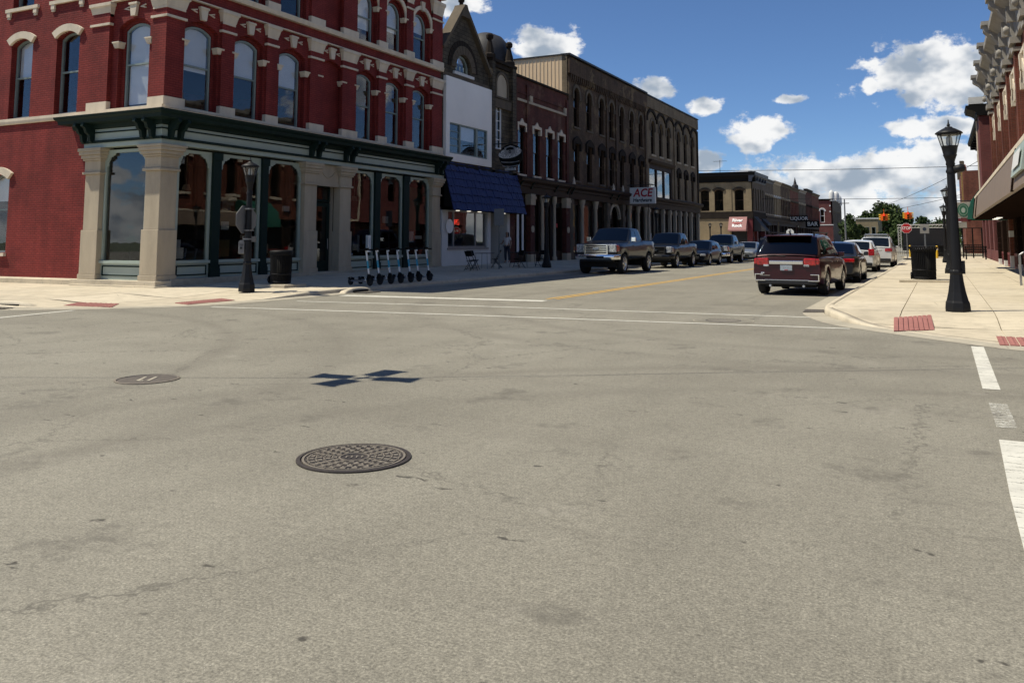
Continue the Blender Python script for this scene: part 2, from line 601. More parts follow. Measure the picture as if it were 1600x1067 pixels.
# ------------------------------------------------------------------ ground materials
def asphalt():
    q = NT('asphalt').set(.85, 0, .3)
    big = q.noise(.22, 5, .6)
    mid = q.noise(1.4, 5, .6, stretch=(1, .35, 1))
    col = q.ramp(big, [(.28, (.180, .166, .134)), (.5, (.222, .206, .167)), (.72, (.252, .235, .192))])
    col = q.mix(.55, col, q.mix(1.0, col, q.ramp(mid, [(.3, .80), (.6, 1.06)]), 'MULTIPLY'))
    fine = q.noise(75, 4, .75)
    col = q.mix(.85, col, q.mix(1.0, col, q.ramp(fine, [(.30, .42), (.5, 1.0), (.70, 1.75)]), 'MULTIPLY'))
    gr = q.noise(19, 3, .7)
    col = q.mix(.6, col, q.mix(1.0, col, q.ramp(gr, [(.32, .72), (.5, 1.0), (.68, 1.22)]), 'MULTIPLY'))
    vo = q.n('ShaderNodeTexVoronoi', feature='F1')
    vo.inputs['Scale'].default_value = 46
    q.link(q.pos, vo.inputs['Vector'])
    spk = q.ramp(vo.outputs['Distance'], [(.05, 1.0), (.16, 0.0)])
    rnd = q.ramp(q.noise(9, 2), [(.46, 0.0), (.60, 1.0)])
    col = q.mix(q.math('MULTIPLY', q.math('MULTIPLY', spk, rnd), .75), col, (.58, .54, .46))
    # tar spots and small dark pits
    vo2 = q.n('ShaderNodeTexVoronoi', feature='F1')
    vo2.inputs['Scale'].default_value = 2.3
    mp = q.n('ShaderNodeMapping')
    mp.inputs['Rotation'].default_value = (0, 0, .5)
    mp.inputs['Scale'].default_value = (.55, 1.7, 1)
    q.link(q.pos, mp.inputs[0])
    wv = q.n('ShaderNodeVectorMath', operation='ADD')
    q.link(mp.outputs[0], wv.inputs[0])
    nn = q.n('ShaderNodeTexNoise')
    nn.inputs['Scale'].default_value = 9
    q.link(q.pos, nn.inputs['Vector'])
    ms = q.n('ShaderNodeVectorMath', operation='SCALE')
    q.link(nn.outputs['Color'], ms.inputs[0])
    ms.inputs['Scale'].default_value = .25
    q.link(ms.outputs[0], wv.inputs[1])
    q.link(wv.outputs[0], vo2.inputs['Vector'])
    pit = q.ramp(vo2.outputs['Distance'], [(.05, 1.0), (.10, 0.0)])
    col = q.mix(q.math('MULTIPLY', pit, .85), col, (.05, .045, .038))
    # a long thin dark line drawn across the crossing and a few hairline cracks
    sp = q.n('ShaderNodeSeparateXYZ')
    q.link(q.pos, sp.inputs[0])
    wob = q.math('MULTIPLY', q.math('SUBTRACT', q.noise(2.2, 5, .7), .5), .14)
    y_line = q.math('ADD', q.math('ADD', q.math('MULTIPLY', sp.outputs[0], DARK_LINE[0]), DARK_LINE[1]), wob)
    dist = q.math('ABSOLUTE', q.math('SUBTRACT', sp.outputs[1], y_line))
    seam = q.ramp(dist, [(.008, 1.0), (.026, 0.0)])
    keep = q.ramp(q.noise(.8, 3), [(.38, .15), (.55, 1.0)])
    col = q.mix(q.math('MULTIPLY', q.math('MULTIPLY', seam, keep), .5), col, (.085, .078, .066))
    # wheel-polished, oil-darkened bands along the turning lanes
    st = q.noise(.5, 4, .6, stretch=(.35, 2.2, 1))
    col = q.mix(q.math('MULTIPLY', q.ramp(st, [(.52, 0.0), (.70, 1.0)]), .22), col, (.150, .136, .112))
    # tyre arcs swept by turning cars
    for (cx, cy, rad, wd, amt) in ((-16.5, 3.5, 9.3, .16, .38), (-16.5, 3.5, 10.9, .18, .32), (1.5, 2.5, 7.3, .15, .32), (1.5, 2.5, 8.8, .17, .36), (-1.0, 22.0, 9.5, .2, .34), (-1.0, 22.0, 11.2, .2, .30)):
        dx = q.math('SUBTRACT', sp.outputs[0], cx)
        dy = q.math('SUBTRACT', sp.outputs[1], cy)
        dr = q.math('ABSOLUTE', q.math('SUBTRACT', q.math('ADD', q.math('SQRT', q.math('ADD', q.math('MULTIPLY', dx, dx), q.math('MULTIPLY', dy, dy))), q.math('MULTIPLY', wob, 2.0)), rad))
        m_ = q.math('MULTIPLY', q.ramp(dr, [(wd * .2, 1.0), (wd * 1.6, 0.0)]), q.ramp(mid, [(.36, .25), (.60, 1.0)]))
        col = q.mix(q.math('MULTIPLY', m_, amt), col, (.125, .112, .092))
    # oil drips and darker repair stains near the middle of the crossing
    blob = q.noise(1.1, 5, .72)
    col = q.mix(q.math('MULTIPLY', q.ramp(blob, [(.58, 0.0), (.67, 1.0)]), .55), col, (.105, .096, .080))
    pale = q.noise(.8, 6, .75)
    col = q.mix(q.math('MULTIPLY', q.ramp(pale, [(.60, 0.0), (.72, 1.0)]), .35), col, (.36, .335, .285))
    # branching hairline cracks
    vc = q.n('ShaderNodeTexVoronoi', feature='DISTANCE_TO_EDGE')
    vc.inputs['Scale'].default_value = .33
    wv2 = q.n('ShaderNodeVectorMath', operation='ADD')
    q.link(q.pos, wv2.inputs[0])
    ms2 = q.n('ShaderNodeVectorMath', operation='SCALE')
    q.link(nn.outputs['Color'], ms2.inputs[0])
    ms2.inputs['Scale'].default_value = .35
    q.link(ms2.outputs[0], wv2.inputs[1])
    q.link(wv2.outputs[0], vc.inputs['Vector'])
    ck = q.math('MULTIPLY', q.ramp(vc.outputs['Distance'], [(.002, 1.0), (.0065, 0.0)]), q.ramp(big, [(.44, 0.0), (.54, 1.0)]))
    col = q.mix(q.math('MULTIPLY', ck, .55), col, (.07, .064, .054))
    q.color(col)
    q.bump(q.math('ADD', q.math('MULTIPLY', fine, .7), q.math('MULTIPLY', spk, .4)), .55, .012)


DARK_LINE = (0.73, 11.73)
asphalt()


def concrete(name, c, var=.14):
    q = NT(name).set(.85, 0, .3)
    a = q.noise(.45, 5, .6)
    col = q.ramp(a, [(.3, sc(c, 1 - var)), (.55, c), (.75, sc(c, 1 + var * .5))])
    b = q.noise(2.6, 6, .68)
    col = q.mix(.5, col, q.mix(1.0, col, q.ramp(b, [(.34, .66), (.56, 1.06)]), 'MULTIPLY'))
    f = q.noise(70, 2)
    col = q.mix(.5, col, q.mix(1.0, col, q.ramp(f, [(.3, .78), (.7, 1.15)]), 'MULTIPLY'))
    vo = q.n('ShaderNodeTexVoronoi', feature='F1')
    vo.inputs['Scale'].default_value = 3.1
    q.link(q.pos, vo.inputs['Vector'])
    col = q.mix(q.math('MULTIPLY', q.ramp(vo.outputs['Distance'], [(.035, 1.0), (.075, 0.0)]), .5), col, (.14, .12, .10))
    cr = q.n('ShaderNodeTexVoronoi', feature='DISTANCE_TO_EDGE')
    cr.inputs['Scale'].default_value = .5
    q.link(q.pos, cr.inputs['Vector'])
    col = q.mix(q.math('MULTIPLY', q.math('MULTIPLY', q.ramp(cr.outputs['Distance'], [(.001, 1.0), (.005, 0.0)]), q.ramp(a, [(.50, 0.0), (.58, 1.0)])), .6), col, (.12, .105, .085))
    q.color(col)
    q.bump(f, .25, .006)


concrete('concrete', (.535, .465, .350))
concrete('concrete_b', (.56, .49, .375))
concrete('concrete_c', (.50, .435, .33))
concrete('gutter_concrete', (.40, .36, .285), .2)


def roadpaint(name, c, wear=(.30, .42), sc_=6, amount=.85):
    q = NT(name).set(.7, 0, .3)
    a = q.noise(4, 4, .6)
    q.color(q.ramp(a, [(.3, sc(c, .82)), (.6, c)]))
    tr = q.n('ShaderNodeBsdfTransparent')
    mx = q.n('ShaderNodeMixShader')
    n1 = q.noise(sc_, 7, .78, stretch=(.45, 3.2, 1))
    n2 = q.noise(60, 3, .7)
    f = q.math('ADD', q.math('MULTIPLY', n1, .75), q.math('MULTIPLY', n2, .25))
    q.link(q.math('MULTIPLY', q.ramp(f, [(wear[0], 1.0), (wear[1], 0.0)]), amount), mx.inputs[0])
    q.link(q.b.outputs[0], mx.inputs[1])
    q.link(tr.outputs[0], mx.inputs[2])
    q.link(mx.outputs[0], q.t.nodes['Material Output'].inputs[0])


roadpaint('white_line', (.62, .60, .53), (.38, .47))
roadpaint('white_line_worn', (.62, .60, .53), (.48, .55), 15, 1.0)
roadpaint('yellow_line', (.56, .34, .085), (.34, .43))
pmat('tactile_red', (.33, .135, .115), .8, .2, 6, bump=.4)
pmat('manhole_brown', (.115, .098, .082), .7, .35, 20)
pmat('cast_iron', (.060, .050, .045), .6, .35, 20, metal=.3, bump=.3)
pmat('cast_iron_worn', (.26, .225, .18), .5, .3, 25, metal=.3)
q = NT('grass_ground').set(.9)
q.color(q.ramp(q.noise(.05, 5), [(.3, (.05, .07, .03)), (.7, (.10, .11, .05))]))

# ------------------------------------------------------------------ ground and road
mb = MB()
mb.box(-1500, 1500, -600, 2400, -2.0, -0.06)
tag(mb.build('ground', 'grass_ground'), kind='structure')
mb = MB()
for i in range(-9, 9):
    for j in range(-4, 20):
        mb.add([(i * 12, j * 12, 0), (i * 12 + 12, j * 12, 0), (i * 12 + 12, j * 12 + 12, 0), (i * 12, j * 12 + 12, 0)], [(0, 1, 2, 3)])
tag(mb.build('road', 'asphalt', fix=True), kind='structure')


def sstep(a, b, x):
    t = max(0, min(1, (x - a) / (b - a)))
    return t * t * (3 - 2 * t)


def smooth_poly(pts, n=4):
    """Catmull-Rom through the points"""
    out = []
    P = [Vector((*p, 0)) for p in pts]
    for i in range(len(P) - 1):
        a, b, c, d = P[max(i - 1, 0)], P[i], P[i + 1], P[min(i + 2, len(P) - 1)]
        for k in range(n):
            t = k / n
            out.append(.5 * ((2 * b) + (c - a) * t + (2 * a - 5 * b + 4 * c - d) * t * t + (3 * b - a - 3 * c + d) * t ** 3))
    out.append(P[-1])
    return [(p.x, p.y) for p in out]


def offs(pts, d):
    out = []
    for i, p in enumerate(pts):
        a = Vector(pts[max(i - 1, 0)])
        b = Vector(pts[min(i + 1, len(pts) - 1)])
        t = (b - a).normalized()
        out.append((p[0] - t.y * d, p[1] + t.x * d))
    return out


def ztop_left(x, y):
    d = math.hypot(x + 16.6, y - 14.6)
    r = sstep(1.9, 4.6, d)
    z = .014 + .105 * r
    z += .20 * max(0, min(1, (-15.3 - x) / 6)) * max(0, min(1, (y - 19) / 12))
    return z


def ztop_right(x, y):
    d = math.hypot((x - .3) * .85, y - 14.9)
    r = sstep(1.5, 3.4, d)
    return .014 + .115 * r + .07 * max(0, min(1, (x + 2) / 5)) * r


# asphalt edge, going with the pavement on the left of the direction of travel
EDGE_L = smooth_poly([(-60, 8.2), (-40, 9.9), (-26, 11.0), (-22, 11.4), (-19.9, 11.6), (-18.4, 11.9), (-16.95, 12.85), (-15.6, 14.5), (-15.2, 16.3), (-15.15, 18.6), (-15.3, 22), (-15.3, 40), (-15.3, 62), (-15.3, 83), (-16.5, 86.5), (-20, 87.6), (-60, 88)])
EDGE_R = smooth_poly([(60, 15.5), (20, 13.5), (8, 13.0), (3.2, 13.1), (1.2, 13.65), (.0, 14.6), (-1.0, 15.6), (-1.85, 16.6), (-2.44, 18.1), (-2.70, 19.5), (-2.75, 22), (-2.75, 30), (-2.75, 50), (-2.75, 81), (-2.0, 84.5), (2, 86), (60, 87)])
EDGE_R = [(x, y) for x, y in EDGE_R]


def strip(mb, A, za, B, zb):
    mb.grid([[(p[0], p[1], za(p) if callable(za) else za) for p in A], [(p[0], p[1], zb(p) if callable(zb) else zb) for p in B]], smooth=False)


def kerb_and_gutter(edge, side, zt, nm):
    g0 = offs(edge, 0)
    g1 = offs(edge, side * .42)
    k0 = offs(edge, side * .435)
    k1 = offs(edge, side * .60)
    mb = MB()
    strip(mb, g0, .004, g1, .012)
    tag(mb.build('gutter', 'gutter_concrete'), kind='structure')
    mb = MB()
    n = len(edge)
    secs = []
    for i in range(n):
        z = zt(*k1[i])
        a, b = Vector((*k0[i], 0)), Vector((*k1[i], 0))
        m1, m2 = a.lerp(b, .10), a.lerp(b, .28)
        secs.append([(a.x, a.y, -.05), (a.x, a.y, max(.013, z * .55)), (m1.x, m1.y, max(.0135, z * .88)), (m2.x, m2.y, max(.014, z - .002)), (b.x, b.y, z), (b.x, b.y, -.05)])
    mb.grid(secs, smooth=True)
    tag(mb.build('kerb', 'concrete_b', fix=True), kind='structure')
    return offs(edge, side * .612)


inner_L = kerb_and_gutter(EDGE_L, 1, ztop_left, 'left')
inner_R = kerb_and_gutter(EDGE_R, -1, ztop_right, 'right')


def clip(poly, x0, x1, y0, y1):
    def cut(P, f, ip):
        out = []
        for i in range(len(P)):
            a, b = P[i - 1], P[i]
            fa, fb = f(a), f(b)
            if fa >= 0:
                out.append(a)
            if fa * fb < 0:
                t = fa / (fa - fb)
                out.append((a[0] + (b[0] - a[0]) * t, a[1] + (b[1] - a[1]) * t))
        return out
    for f in (lambda p: p[0] - x0, lambda p: x1 - p[0], lambda p: p[1] - y0, lambda p: y1 - p[1]):
        if len(poly) < 3:
            return []
        # rotate so that the closing edge is handled by P[i-1]
        poly = cut(poly, f, None)
    return poly


def slab(mb, poly, zt, z0=-.06):
    P = poly
    ar = sum(P[i][0] * P[(i + 1) % len(P)][1] - P[(i + 1) % len(P)][0] * P[i][1] for i in range(len(P)))
    if abs(ar) < .02:
        return False
    if ar < 0:
        P = P[::-1]
    n = len(P)
    vs = [(x, y, zt(x, y)) for x, y in P] + [(x, y, z0) for x, y in P]
    tri = tessellate_polygon([[Vector((x, y, 0)) for x, y in P]])
    fs = []
    for t in tri:
        a, b, c = (P[i] for i in t)
        cr = (b[0] - a[0]) * (c[1] - a[1]) - (b[1] - a[1]) * (c[0] - a[0])
        if abs(cr) > 1e-9:
            fs.append(tuple(t) if cr > 0 else (t[0], t[2], t[1]))
    fs += [(i, i + n, (i + 1) % n + n, (i + 1) % n) for i in range(n)]
    mb.add(vs, fs)
    return True


rng = random.Random(5)


def dens(poly, step=.7):
    out = []
    for i in range(len(poly)):
        a, b = poly[i], poly[(i + 1) % len(poly)]
        k = max(1, int(math.hypot(b[0] - a[0], b[1] - a[1]) / step))
        for j in range(k):
            out.append((a[0] + (b[0] - a[0]) * j / k, a[1] + (b[1] - a[1]) * j / k))
    return out


def pave(outline, xs, ys, zt, name, mats, gap=.007, far=None):
    mb = MB()
    slab(mb, outline, lambda x, y: .008)
    base = mb.build(name, mats[0])
    tag(base, kind='structure')
    for i in range(len(xs) - 1):
        for j in range(len(ys) - 1):
            P = clip(outline, xs[i] + gap, xs[i + 1] - gap, ys[j] + gap, ys[j + 1] - gap)
            if len(P) < 3:
                continue
            m = MB()
            dz = rng.uniform(-.003, .003)
            if slab(m, dens(P), lambda x, y: zt(x, y) + dz):
                m.build('slab', rng.choice(mats), base)


def frange(a, b, s):
    out = [a]
    while out[-1] + s < b - .3 * s:
        out.append(out[-1] + s)
    out.append(b)
    return out


# left pavement: outline = kerb line plus the building lines
polyL = [p for p in inner_L if p[1] <= 83.1] + [(-21.25, 83), (-21.25, 18.3), (-60, 18.3)]
pave(polyL, [-60, -45, -36, -33, -30, -27, -24.3, -22.2, -20.1, -18, -15.9, -13], [8, 11.8, 14, 16.2, 18.3, 20.4, 22.5, 24.6, 26.7, 28.8, 31, 33.2, 35.4, 37.6, 40, 50, 60, 72, 83.1], ztop_left, 'pavement_left', ['concrete', 'concrete', 'concrete_b', 'concrete_c'])
polyR = [p for p in inner_R if p[1] <= 81.1 and p[0] < 30.5] + [(3.6, 81), (3.6, 18.55), (29, 18.55)]
pave(polyR, [-2.9, -.72, .86, 2.2, 3.7, 6, 9, 12, 16, 20, 30.5], [12.5, 14.85, 16.6, 18.55, 21.5, 24.6, 27.7, 30.8, 34, 37.2, 40.4, 44, 48, 54, 60, 68, 81.1], ztop_right, 'pavement_right', ['concrete', 'concrete', 'concrete_b', 'concrete'])
# pavements of the next block
mb = MB()
mb.box(-40, -15.3, 108, 186, -.05, .15)
mb.box(-1.9, 30, 104, 186, -.05, .15)
tag(mb.build('pavement_far', 'concrete'), kind='structure')

# ------------------------------------------------------------------ painted lines
def line(pts, w, mat, name, label, z=.0045, y2=None):
    P = [(p[0], p[1]) for p in pts]
    mb = MB()
    A, B = offs(P, -w / 2), offs(P, w / 2)
    mb.grid([[(p[0], p[1], z) for p in A], [(p[0], p[1], z) for p in B]], smooth=False)
    o = mb.build(name, mat)
    return tag(o, kind='structure')


line([(-15.0, 14.62), (-9.16, 15.3), (-5.08, 15.62), (-1.45, 15.92)], .13, 'white_line', 'crosswalk_line', '')
line([(-14.5, 16.95), (-8.9, 17.6), (-5.76, 17.75), (-2.35, 17.92)], .13, 'white_line', 'crosswalk_line', '')
line([(-14.9, 19.30), (-8.95, 19.78)], .45, 'white_line', 'stop_line', '')
line([(-9.22, 20.5), (-9.22, 50), (-9.22, 84)], .11, 'yellow_line', 'centre_line', '')
line([(-9.0, 20.6), (-9.0, 50), (-9.0, 84)], .11, 'yellow_line', 'centre_line', '')
line([(-16.95, 12.55), (-16.6, 10.6), (-16.2, 6), (-15.5, -3)], .14, 'white_line', 'crosswalk_line', '')
line([(.415, 14.05), (.41, 12), (.405, 10.1)], .16, 'white_line', 'stop_line', '')
line([(.415, 9.25), (.42, 8.1)], .15, 'white_line_worn', 'stop_line', '')
line([(.42, 7.6), (.39, 6), (.385, 5), (.38, 2)], .17, 'white_line', 'stop_line', '')


# ------------------------------------------------------------------ tactile plates
def tactile(corners, n, label, zt):
    TL, TR, BR, BL = [Vector((*c, 0)) for c in corners]
    t = thing('tactile_paving', label, 'tactile paving', (BL.x, BL.y, 0), 0, 'tactile plates at the kerb ramps')
    for i in range(n):
        a, b = (i + .06) / n, (i + .94) / n
        q4 = [TL.lerp(TR, a), TL.lerp(TR, b), BL.lerp(BR, b), BL.lerp(BR, a)]
        mb = MB()
        top = [(p.x - BL.x, p.y - BL.y, zt(p.x, p.y) + .012) for p in q4]
        bot = [(p.x - BL.x, p.y - BL.y, -.02) for p in q4]
        mb.add(top + bot, [(3, 2, 1, 0), (0, 1, 5, 4), (1, 2, 6, 5), (2, 3, 7, 6), (3, 0, 4, 7)])
        # truncated domes
        m = max(3, int((q4[0] - q4[3]).length / .085))
        for k in range(m):
            p = q4[3].lerp(q4[0], (k + .5) / m).lerp(q4[2].lerp(q4[1], (k + .5) / m), .5)
            mb.lathe([(.022, 0), (.014, .008)], 6, (p.x - BL.x, p.y - BL.y, zt(p.x, p.y) + .012), smooth=False)
        mb.build('strip', 'tactile_red', t, fix=False)


tactile([(-.82, 17.35), (-.20, 17.8), (-.14, 16.15), (-.75, 15.65)], 8, 'red tactile plate on the kerb ramp left of the tall black lamp post', ztop_right)
tactile([(.72, 15.5), (2.3, 15.35), (2.3, 14.2), (.70, 14.3)], 12, 'red tactile plate cut off by the right edge below the lamp post', ztop_right)
tactile([(-18.8, 14.05), (-17.5, 14.15), (-16.8, 13.4), (-18.2, 13.2)], 8, 'red tactile plate on the kerb ramp before the red brick side wall', ztop_left)
tactile([(-16.75, 16.65), (-15.95, 16.3), (-15.9, 14.75), (-16.55, 14.95)], 8, 'red tactile plate on the kerb ramp before the corner stone column', ztop_left)


# ------------------------------------------------------------------ manholes and drains
def manhole(loc, r, label, style):
    t = thing('manhole_cover', label, 'manhole cover', (loc[0], loc[1], 0), 30, 'manhole covers in the road')
    mb = MB()
    mb.lathe([(r, .001), (r, .010), (r * .93, .012), (r * .92, .002)], 40, smooth=False)
    mb.build('rim', 'cast_iron' if style != 'plain' else 'cast_iron_worn', t)
    mb = MB()
    mb.lathe([(r * .905, .0), (r * .905, .007), (.001, .007)], 40, smooth=False)
    mb.build('lid', 'manhole_brown' if style == 'plain' else 'cast_iron', t)
    mb = MB()
    if style == 'lattice':
        rings = [(.30, .36, 12), (.42, .50, 16), (.56, .64, 20), (.70, .78, 24)]
        for ri, (a, b, n) in enumerate(rings):
            for i in range(n):
                th = 2 * math.pi * (i + .5 * (ri % 2)) / n
                d = math.pi / n
                for (ra, rb, w0, w1, sh) in ((a, b, .58, .34, 0), (b - .01, b + .035, .20, .78, 0), (b - .005, b + .05, .16, .16, d * .95)):
                    vs = []
                    for zz in (.006, .0125):
                        for (rr, w) in ((ra, w0), (rb, w1)):
                            for s_ in (-1, 1):
                                vs.append((rr * r * math.cos(th + sh + s_ * d * w), rr * r * math.sin(th + sh + s_ * d * w), zz))
                    mb.add(vs, [(4, 6, 7, 5), (0, 1, 5, 4), (1, 3, 7, 5), (3, 2, 6, 7), (2, 0, 4, 6)])
        mb.lathe([(r * .86, .006), (r * .86, .0125), (r * .90, .0125), (r * .90, .006)], 40, smooth=False)
        mb.lathe([(r * .24, .006), (r * .24, .0125), (r * .27, .0125), (r * .27, .006)], 28, smooth=False)
        for i in range(4):
            x = (-.135 + .09 * i) * r
            mb.box(x - .012 * r, x + .012 * r, -.07 * r, .07 * r, .006, .0125)
            mb.box(x - .012 * r, x + .03 * r, (.03 - .05 * (i % 2)) * r, (.07 - .05 * (i % 2)) * r, .006, .012)
    elif style == 'plain':
        for x in (-.18, .16):
            mb.box((x - .045) * r, (x + .045) * r, -.42 * r, .42 * r, .006, .011)
        mb.box(-.22 * r, .0 * r, -.42 * r, -.30 * r, .006, .0105)
    else:
        for k in range(-5, 6):
            L = math.sqrt(max(0, .72 - (k * .16) ** 2))
            mb.box(k * .16 * r - .03 * r, k * .16 * r + .03 * r, -L * r, L * r, .006, .0125)
    mb.build('raised_pattern', 'cast_iron_worn' if style != 'plain' else 'gutter_concrete', t)
    if style == 'grid':
        mb = MB()
        mb.lathe([(r * 1.64, .0), (r * 1.64, .006), (r * 1.01, .009)], 40, smooth=False)
        mb.build('collar', 'asphalt', t)
        mb = MB()
        mb.lathe([(r * 1.70, .0), (r * 1.70, .007), (r * 1.65, .007), (r * 1.65, .0)], 40, smooth=False)
        mb.build('collar_edge', 'gutter_concrete', t)
    return t


manhole((-3.71, 4.97), .395, 'round cast iron manhole cover with raised lattice pattern in the foreground', 'lattice')
manhole((-7.80, 6.71), .335, 'plain worn manhole cover at the left beyond the lattice cover', 'plain')
manhole((-3.73, 16.42), .33, 'dark manhole cover in a concrete collar between the crosswalk lines', 'grid')


def inlet(loc, rz, L, label):
    t = thing('drain_inlet', label, 'drain', loc, rz)
    mb = MB()
    mb.box(-L / 2, L / 2, -.21, .21, .008, .016)
    mb.build('frame', 'cast_iron', t)
    k = int(L / .09)
    mb = MB()
    for i in range(k):
        x = -L / 2 + (i + .5) * L / k
        mb.box(x - .014, x + .014, -.19, .19, .016, .026)
    mb.build('grate', 'cast_iron_worn', t)
    mb = MB()
    mb.box(-L / 2 + .03, L / 2 - .03, .225, .28, .014, .085)
    mb.build('throat', 'rubber', t)
    mb = MB()
    rows = []
    for i in range(13):
        u = i / 12
        x = -L / 2 - .32 + (L + .64) * u
        hz_ = .155 * math.sin(math.pi * u) ** .45 if 0 < u < 1 else 0
        rows.append([(x, .285 + .24 * v_, -.02 + (hz_ + .02) * f_) for v_, f_ in ((0, 0), (.02, .55), (.10, .86), (.28, 1.0), (.6, .98), (1.0, .80))])
    mb.grid(rows)
    mb.build('hood', 'concrete_b', t)


inlet((-2.47, 19.45, 0), -86, .72, 'storm drain grate at the kerb nose in front of the maroon car')
inlet((-18.95, 12.08, 0), 14, .8, 'dark storm drain mouth in the kerb at the left edge')
inlet((-15.07, 20.7, 0), 90, .75, 'small dark storm drain at the kerb below the scooters')

# ------------------------------------------------------------------ building helpers (facade plane local x = along, z = up, -y = outwards)
FRONT_L = RZ(90)      # facades on the left side of the street (facing +X)
FRONT_R = RZ(-90)     # facades on the right side (facing -X)


def loop(w, h, rise=0, x=0, z=0, n=10):
    P = [(x - w / 2, z), (x + w / 2, z)]
    if rise <= 0:
        return P + [(x + w / 2, z + h), (x - w / 2, z + h)]
    Rr = (w * w / 4 + rise * rise) / (2 * rise)
    cz = z + h - Rr
    a = math.asin(min(1, w / 2 / Rr))
    if rise > w / 2 + 1e-6:
        a = math.pi - a
    for i in range(n + 1):
        t = a - 2 * a * i / n
        P.append((x + Rr * math.sin(t), cz + Rr * math.cos(t)))
    return P


def rect(x0, x1, z0, z1):
    return [(x0, z0), (x1, z0), (x1, z1), (x0, z1)]


CACHE = {}


def cached(key, fn):
    if key not in CACHE:
        CACHE[key] = fn()
    return CACHE[key]


def window(root, FM, x, z, w, h, rise=0, y=.2, frame='window_grey', glass='upper_glass', fw=.07, split=.5, blind=None, bars=0, name='window', blind_mat='blind_white'):
    """sash window: frame (part) with panes and a blind (sub-parts)"""
    key = (round(w, 3), round(h, 3), round(rise, 3), frame, glass, fw, split, bars)
    r2 = max(0, rise * (w - 2 * fw) / w) if rise else 0
    zs = h * split if split else 0

    def mk_frame():
        mb = MB()
        mb.plate(loop(w, h, rise), [loop(w - 2 * fw, h - 2 * fw, r2, 0, fw)], 0, .09)
        if split:
            mb.box(-w / 2 + fw, w / 2 - fw, .015, .075, zs - fw * .4, zs + fw * .4)
        for i in range(bars):
            bx = -w / 2 + w * (i + 1) / (bars + 1)
            mb.box(bx - .018, bx + .018, .02, .07, fw, h - fw - (rise * .6))
        return mb.mesh(name)

    def mk_up():
        mb = MB()
        if split:
            mb.plate(loop(w - 2 * fw, h - fw - zs - fw * .4, r2, 0, zs + fw * .4), [], .03, .036)
        else:
            mb.plate(loop(w - 2 * fw, h - 2 * fw, r2, 0, fw), [], .03, .036)
        return mb.mesh('pane')

    def mk_lo():
        mb = MB()
        mb.plate(rect(-w / 2 + fw, w / 2 - fw, fw, zs - fw * .4), [], .055, .061)
        return mb.mesh('pane')
    o = put(name, cached(key + ('f',), mk_frame), frame, root, FM @ T((x, y, z)))
    put('pane', cached(key + ('u',), mk_up), glass, o)
    if split:
        put('pane', cached(key + ('l',), mk_lo), glass, o)
    if blind:
        bl = round(blind, 2)

        def mk_bl():
            mb = MB()
            z0 = h - (h - fw) * bl
            hh = h - fw - z0
            mb.plate(loop(w - 2 * fw - .02, hh, min(r2, hh * .9), 0, z0), [], .11, .115)
            return mb.mesh('blind')
        put('blind', cached(key + ('b', bl), mk_bl), blind_mat, o)
    return o


def wallpart(root, FM, outer, holes, y0, y1, mat, name='wall', bevel=0):
    mb = MB(FM)
    mb.plate(outer, holes, y0, y1)
    return mb.build(name, mat, root, bevel=bevel)


def boxpart(root, FM, b, mat, name, bevel=0):
    mb = MB(FM)
    mb.box(*b)
    return mb.build(name, mat, root, bevel=bevel)


def sharebox(root, FM, at, size, mat, name, rot=None):
    key = ('sb', name, mat, tuple(round(q, 3) for q in size))

    def mk():
        mb = MB()
        mb.box(-size[0] / 2, size[0] / 2, 0, size[1], 0, size[2])
        return mb.mesh(name)
    return put(name, cached(key, mk), mat, root, FM @ T(at) @ (rot or I4))


def cornice(root, FM, x0, x1, prof, mat, name='cornice', ends=True):
    """moulding swept along x: prof = [(y, z), ...] front profile from bottom to top"""
    mb = MB(FM)
    n = len(prof)
    vs = [(x0, p[0], p[1]) for p in prof] + [(x1, p[0], p[1]) for p in prof]
    fs = [(i, i + n, i + n + 1, i + 1) for i in range(n - 1)]
    fs.append(tuple(range(n)))
    fs.append(tuple(range(2 * n - 1, n - 1, -1)))
    fs.append((n - 1, 2 * n - 1, n, 0))
    mb.add(vs, fs)
    return mb.build(name, mat, root, fix=True)


def flare_cap(w, d, z0, z1, fl=.10, y_back=.15):
    """capital: neck, flaring block, abacus; centred on x, front at y=-d"""
    mb = MB()
    h = z1 - z0
    for (a, b, g0, g1) in ((0, .18, 0, 0), (.18, .70, .01, fl * .7), (.70, .78, fl * .75, fl), (.78, 1.0, fl * 1.15, fl * 1.15)):
        za, zb = z0 + a * h, z0 + b * h
        v = [(-w / 2 - g0, -d - g0, za), (w / 2 + g0, -d - g0, za), (w / 2 + g0, y_back, za), (-w / 2 - g0, y_back, za),
             (-w / 2 - g1, -d - g1, zb), (w / 2 + g1, -d - g1, zb), (w / 2 + g1, y_back, zb), (-w / 2 - g1, y_back, zb)]
        mb.add(v, [(0, 3, 2, 1), (4, 5, 6, 7), (0, 1, 5, 4), (1, 2, 6, 5), (2, 3, 7, 6), (3, 0, 4, 7)])
    return mb


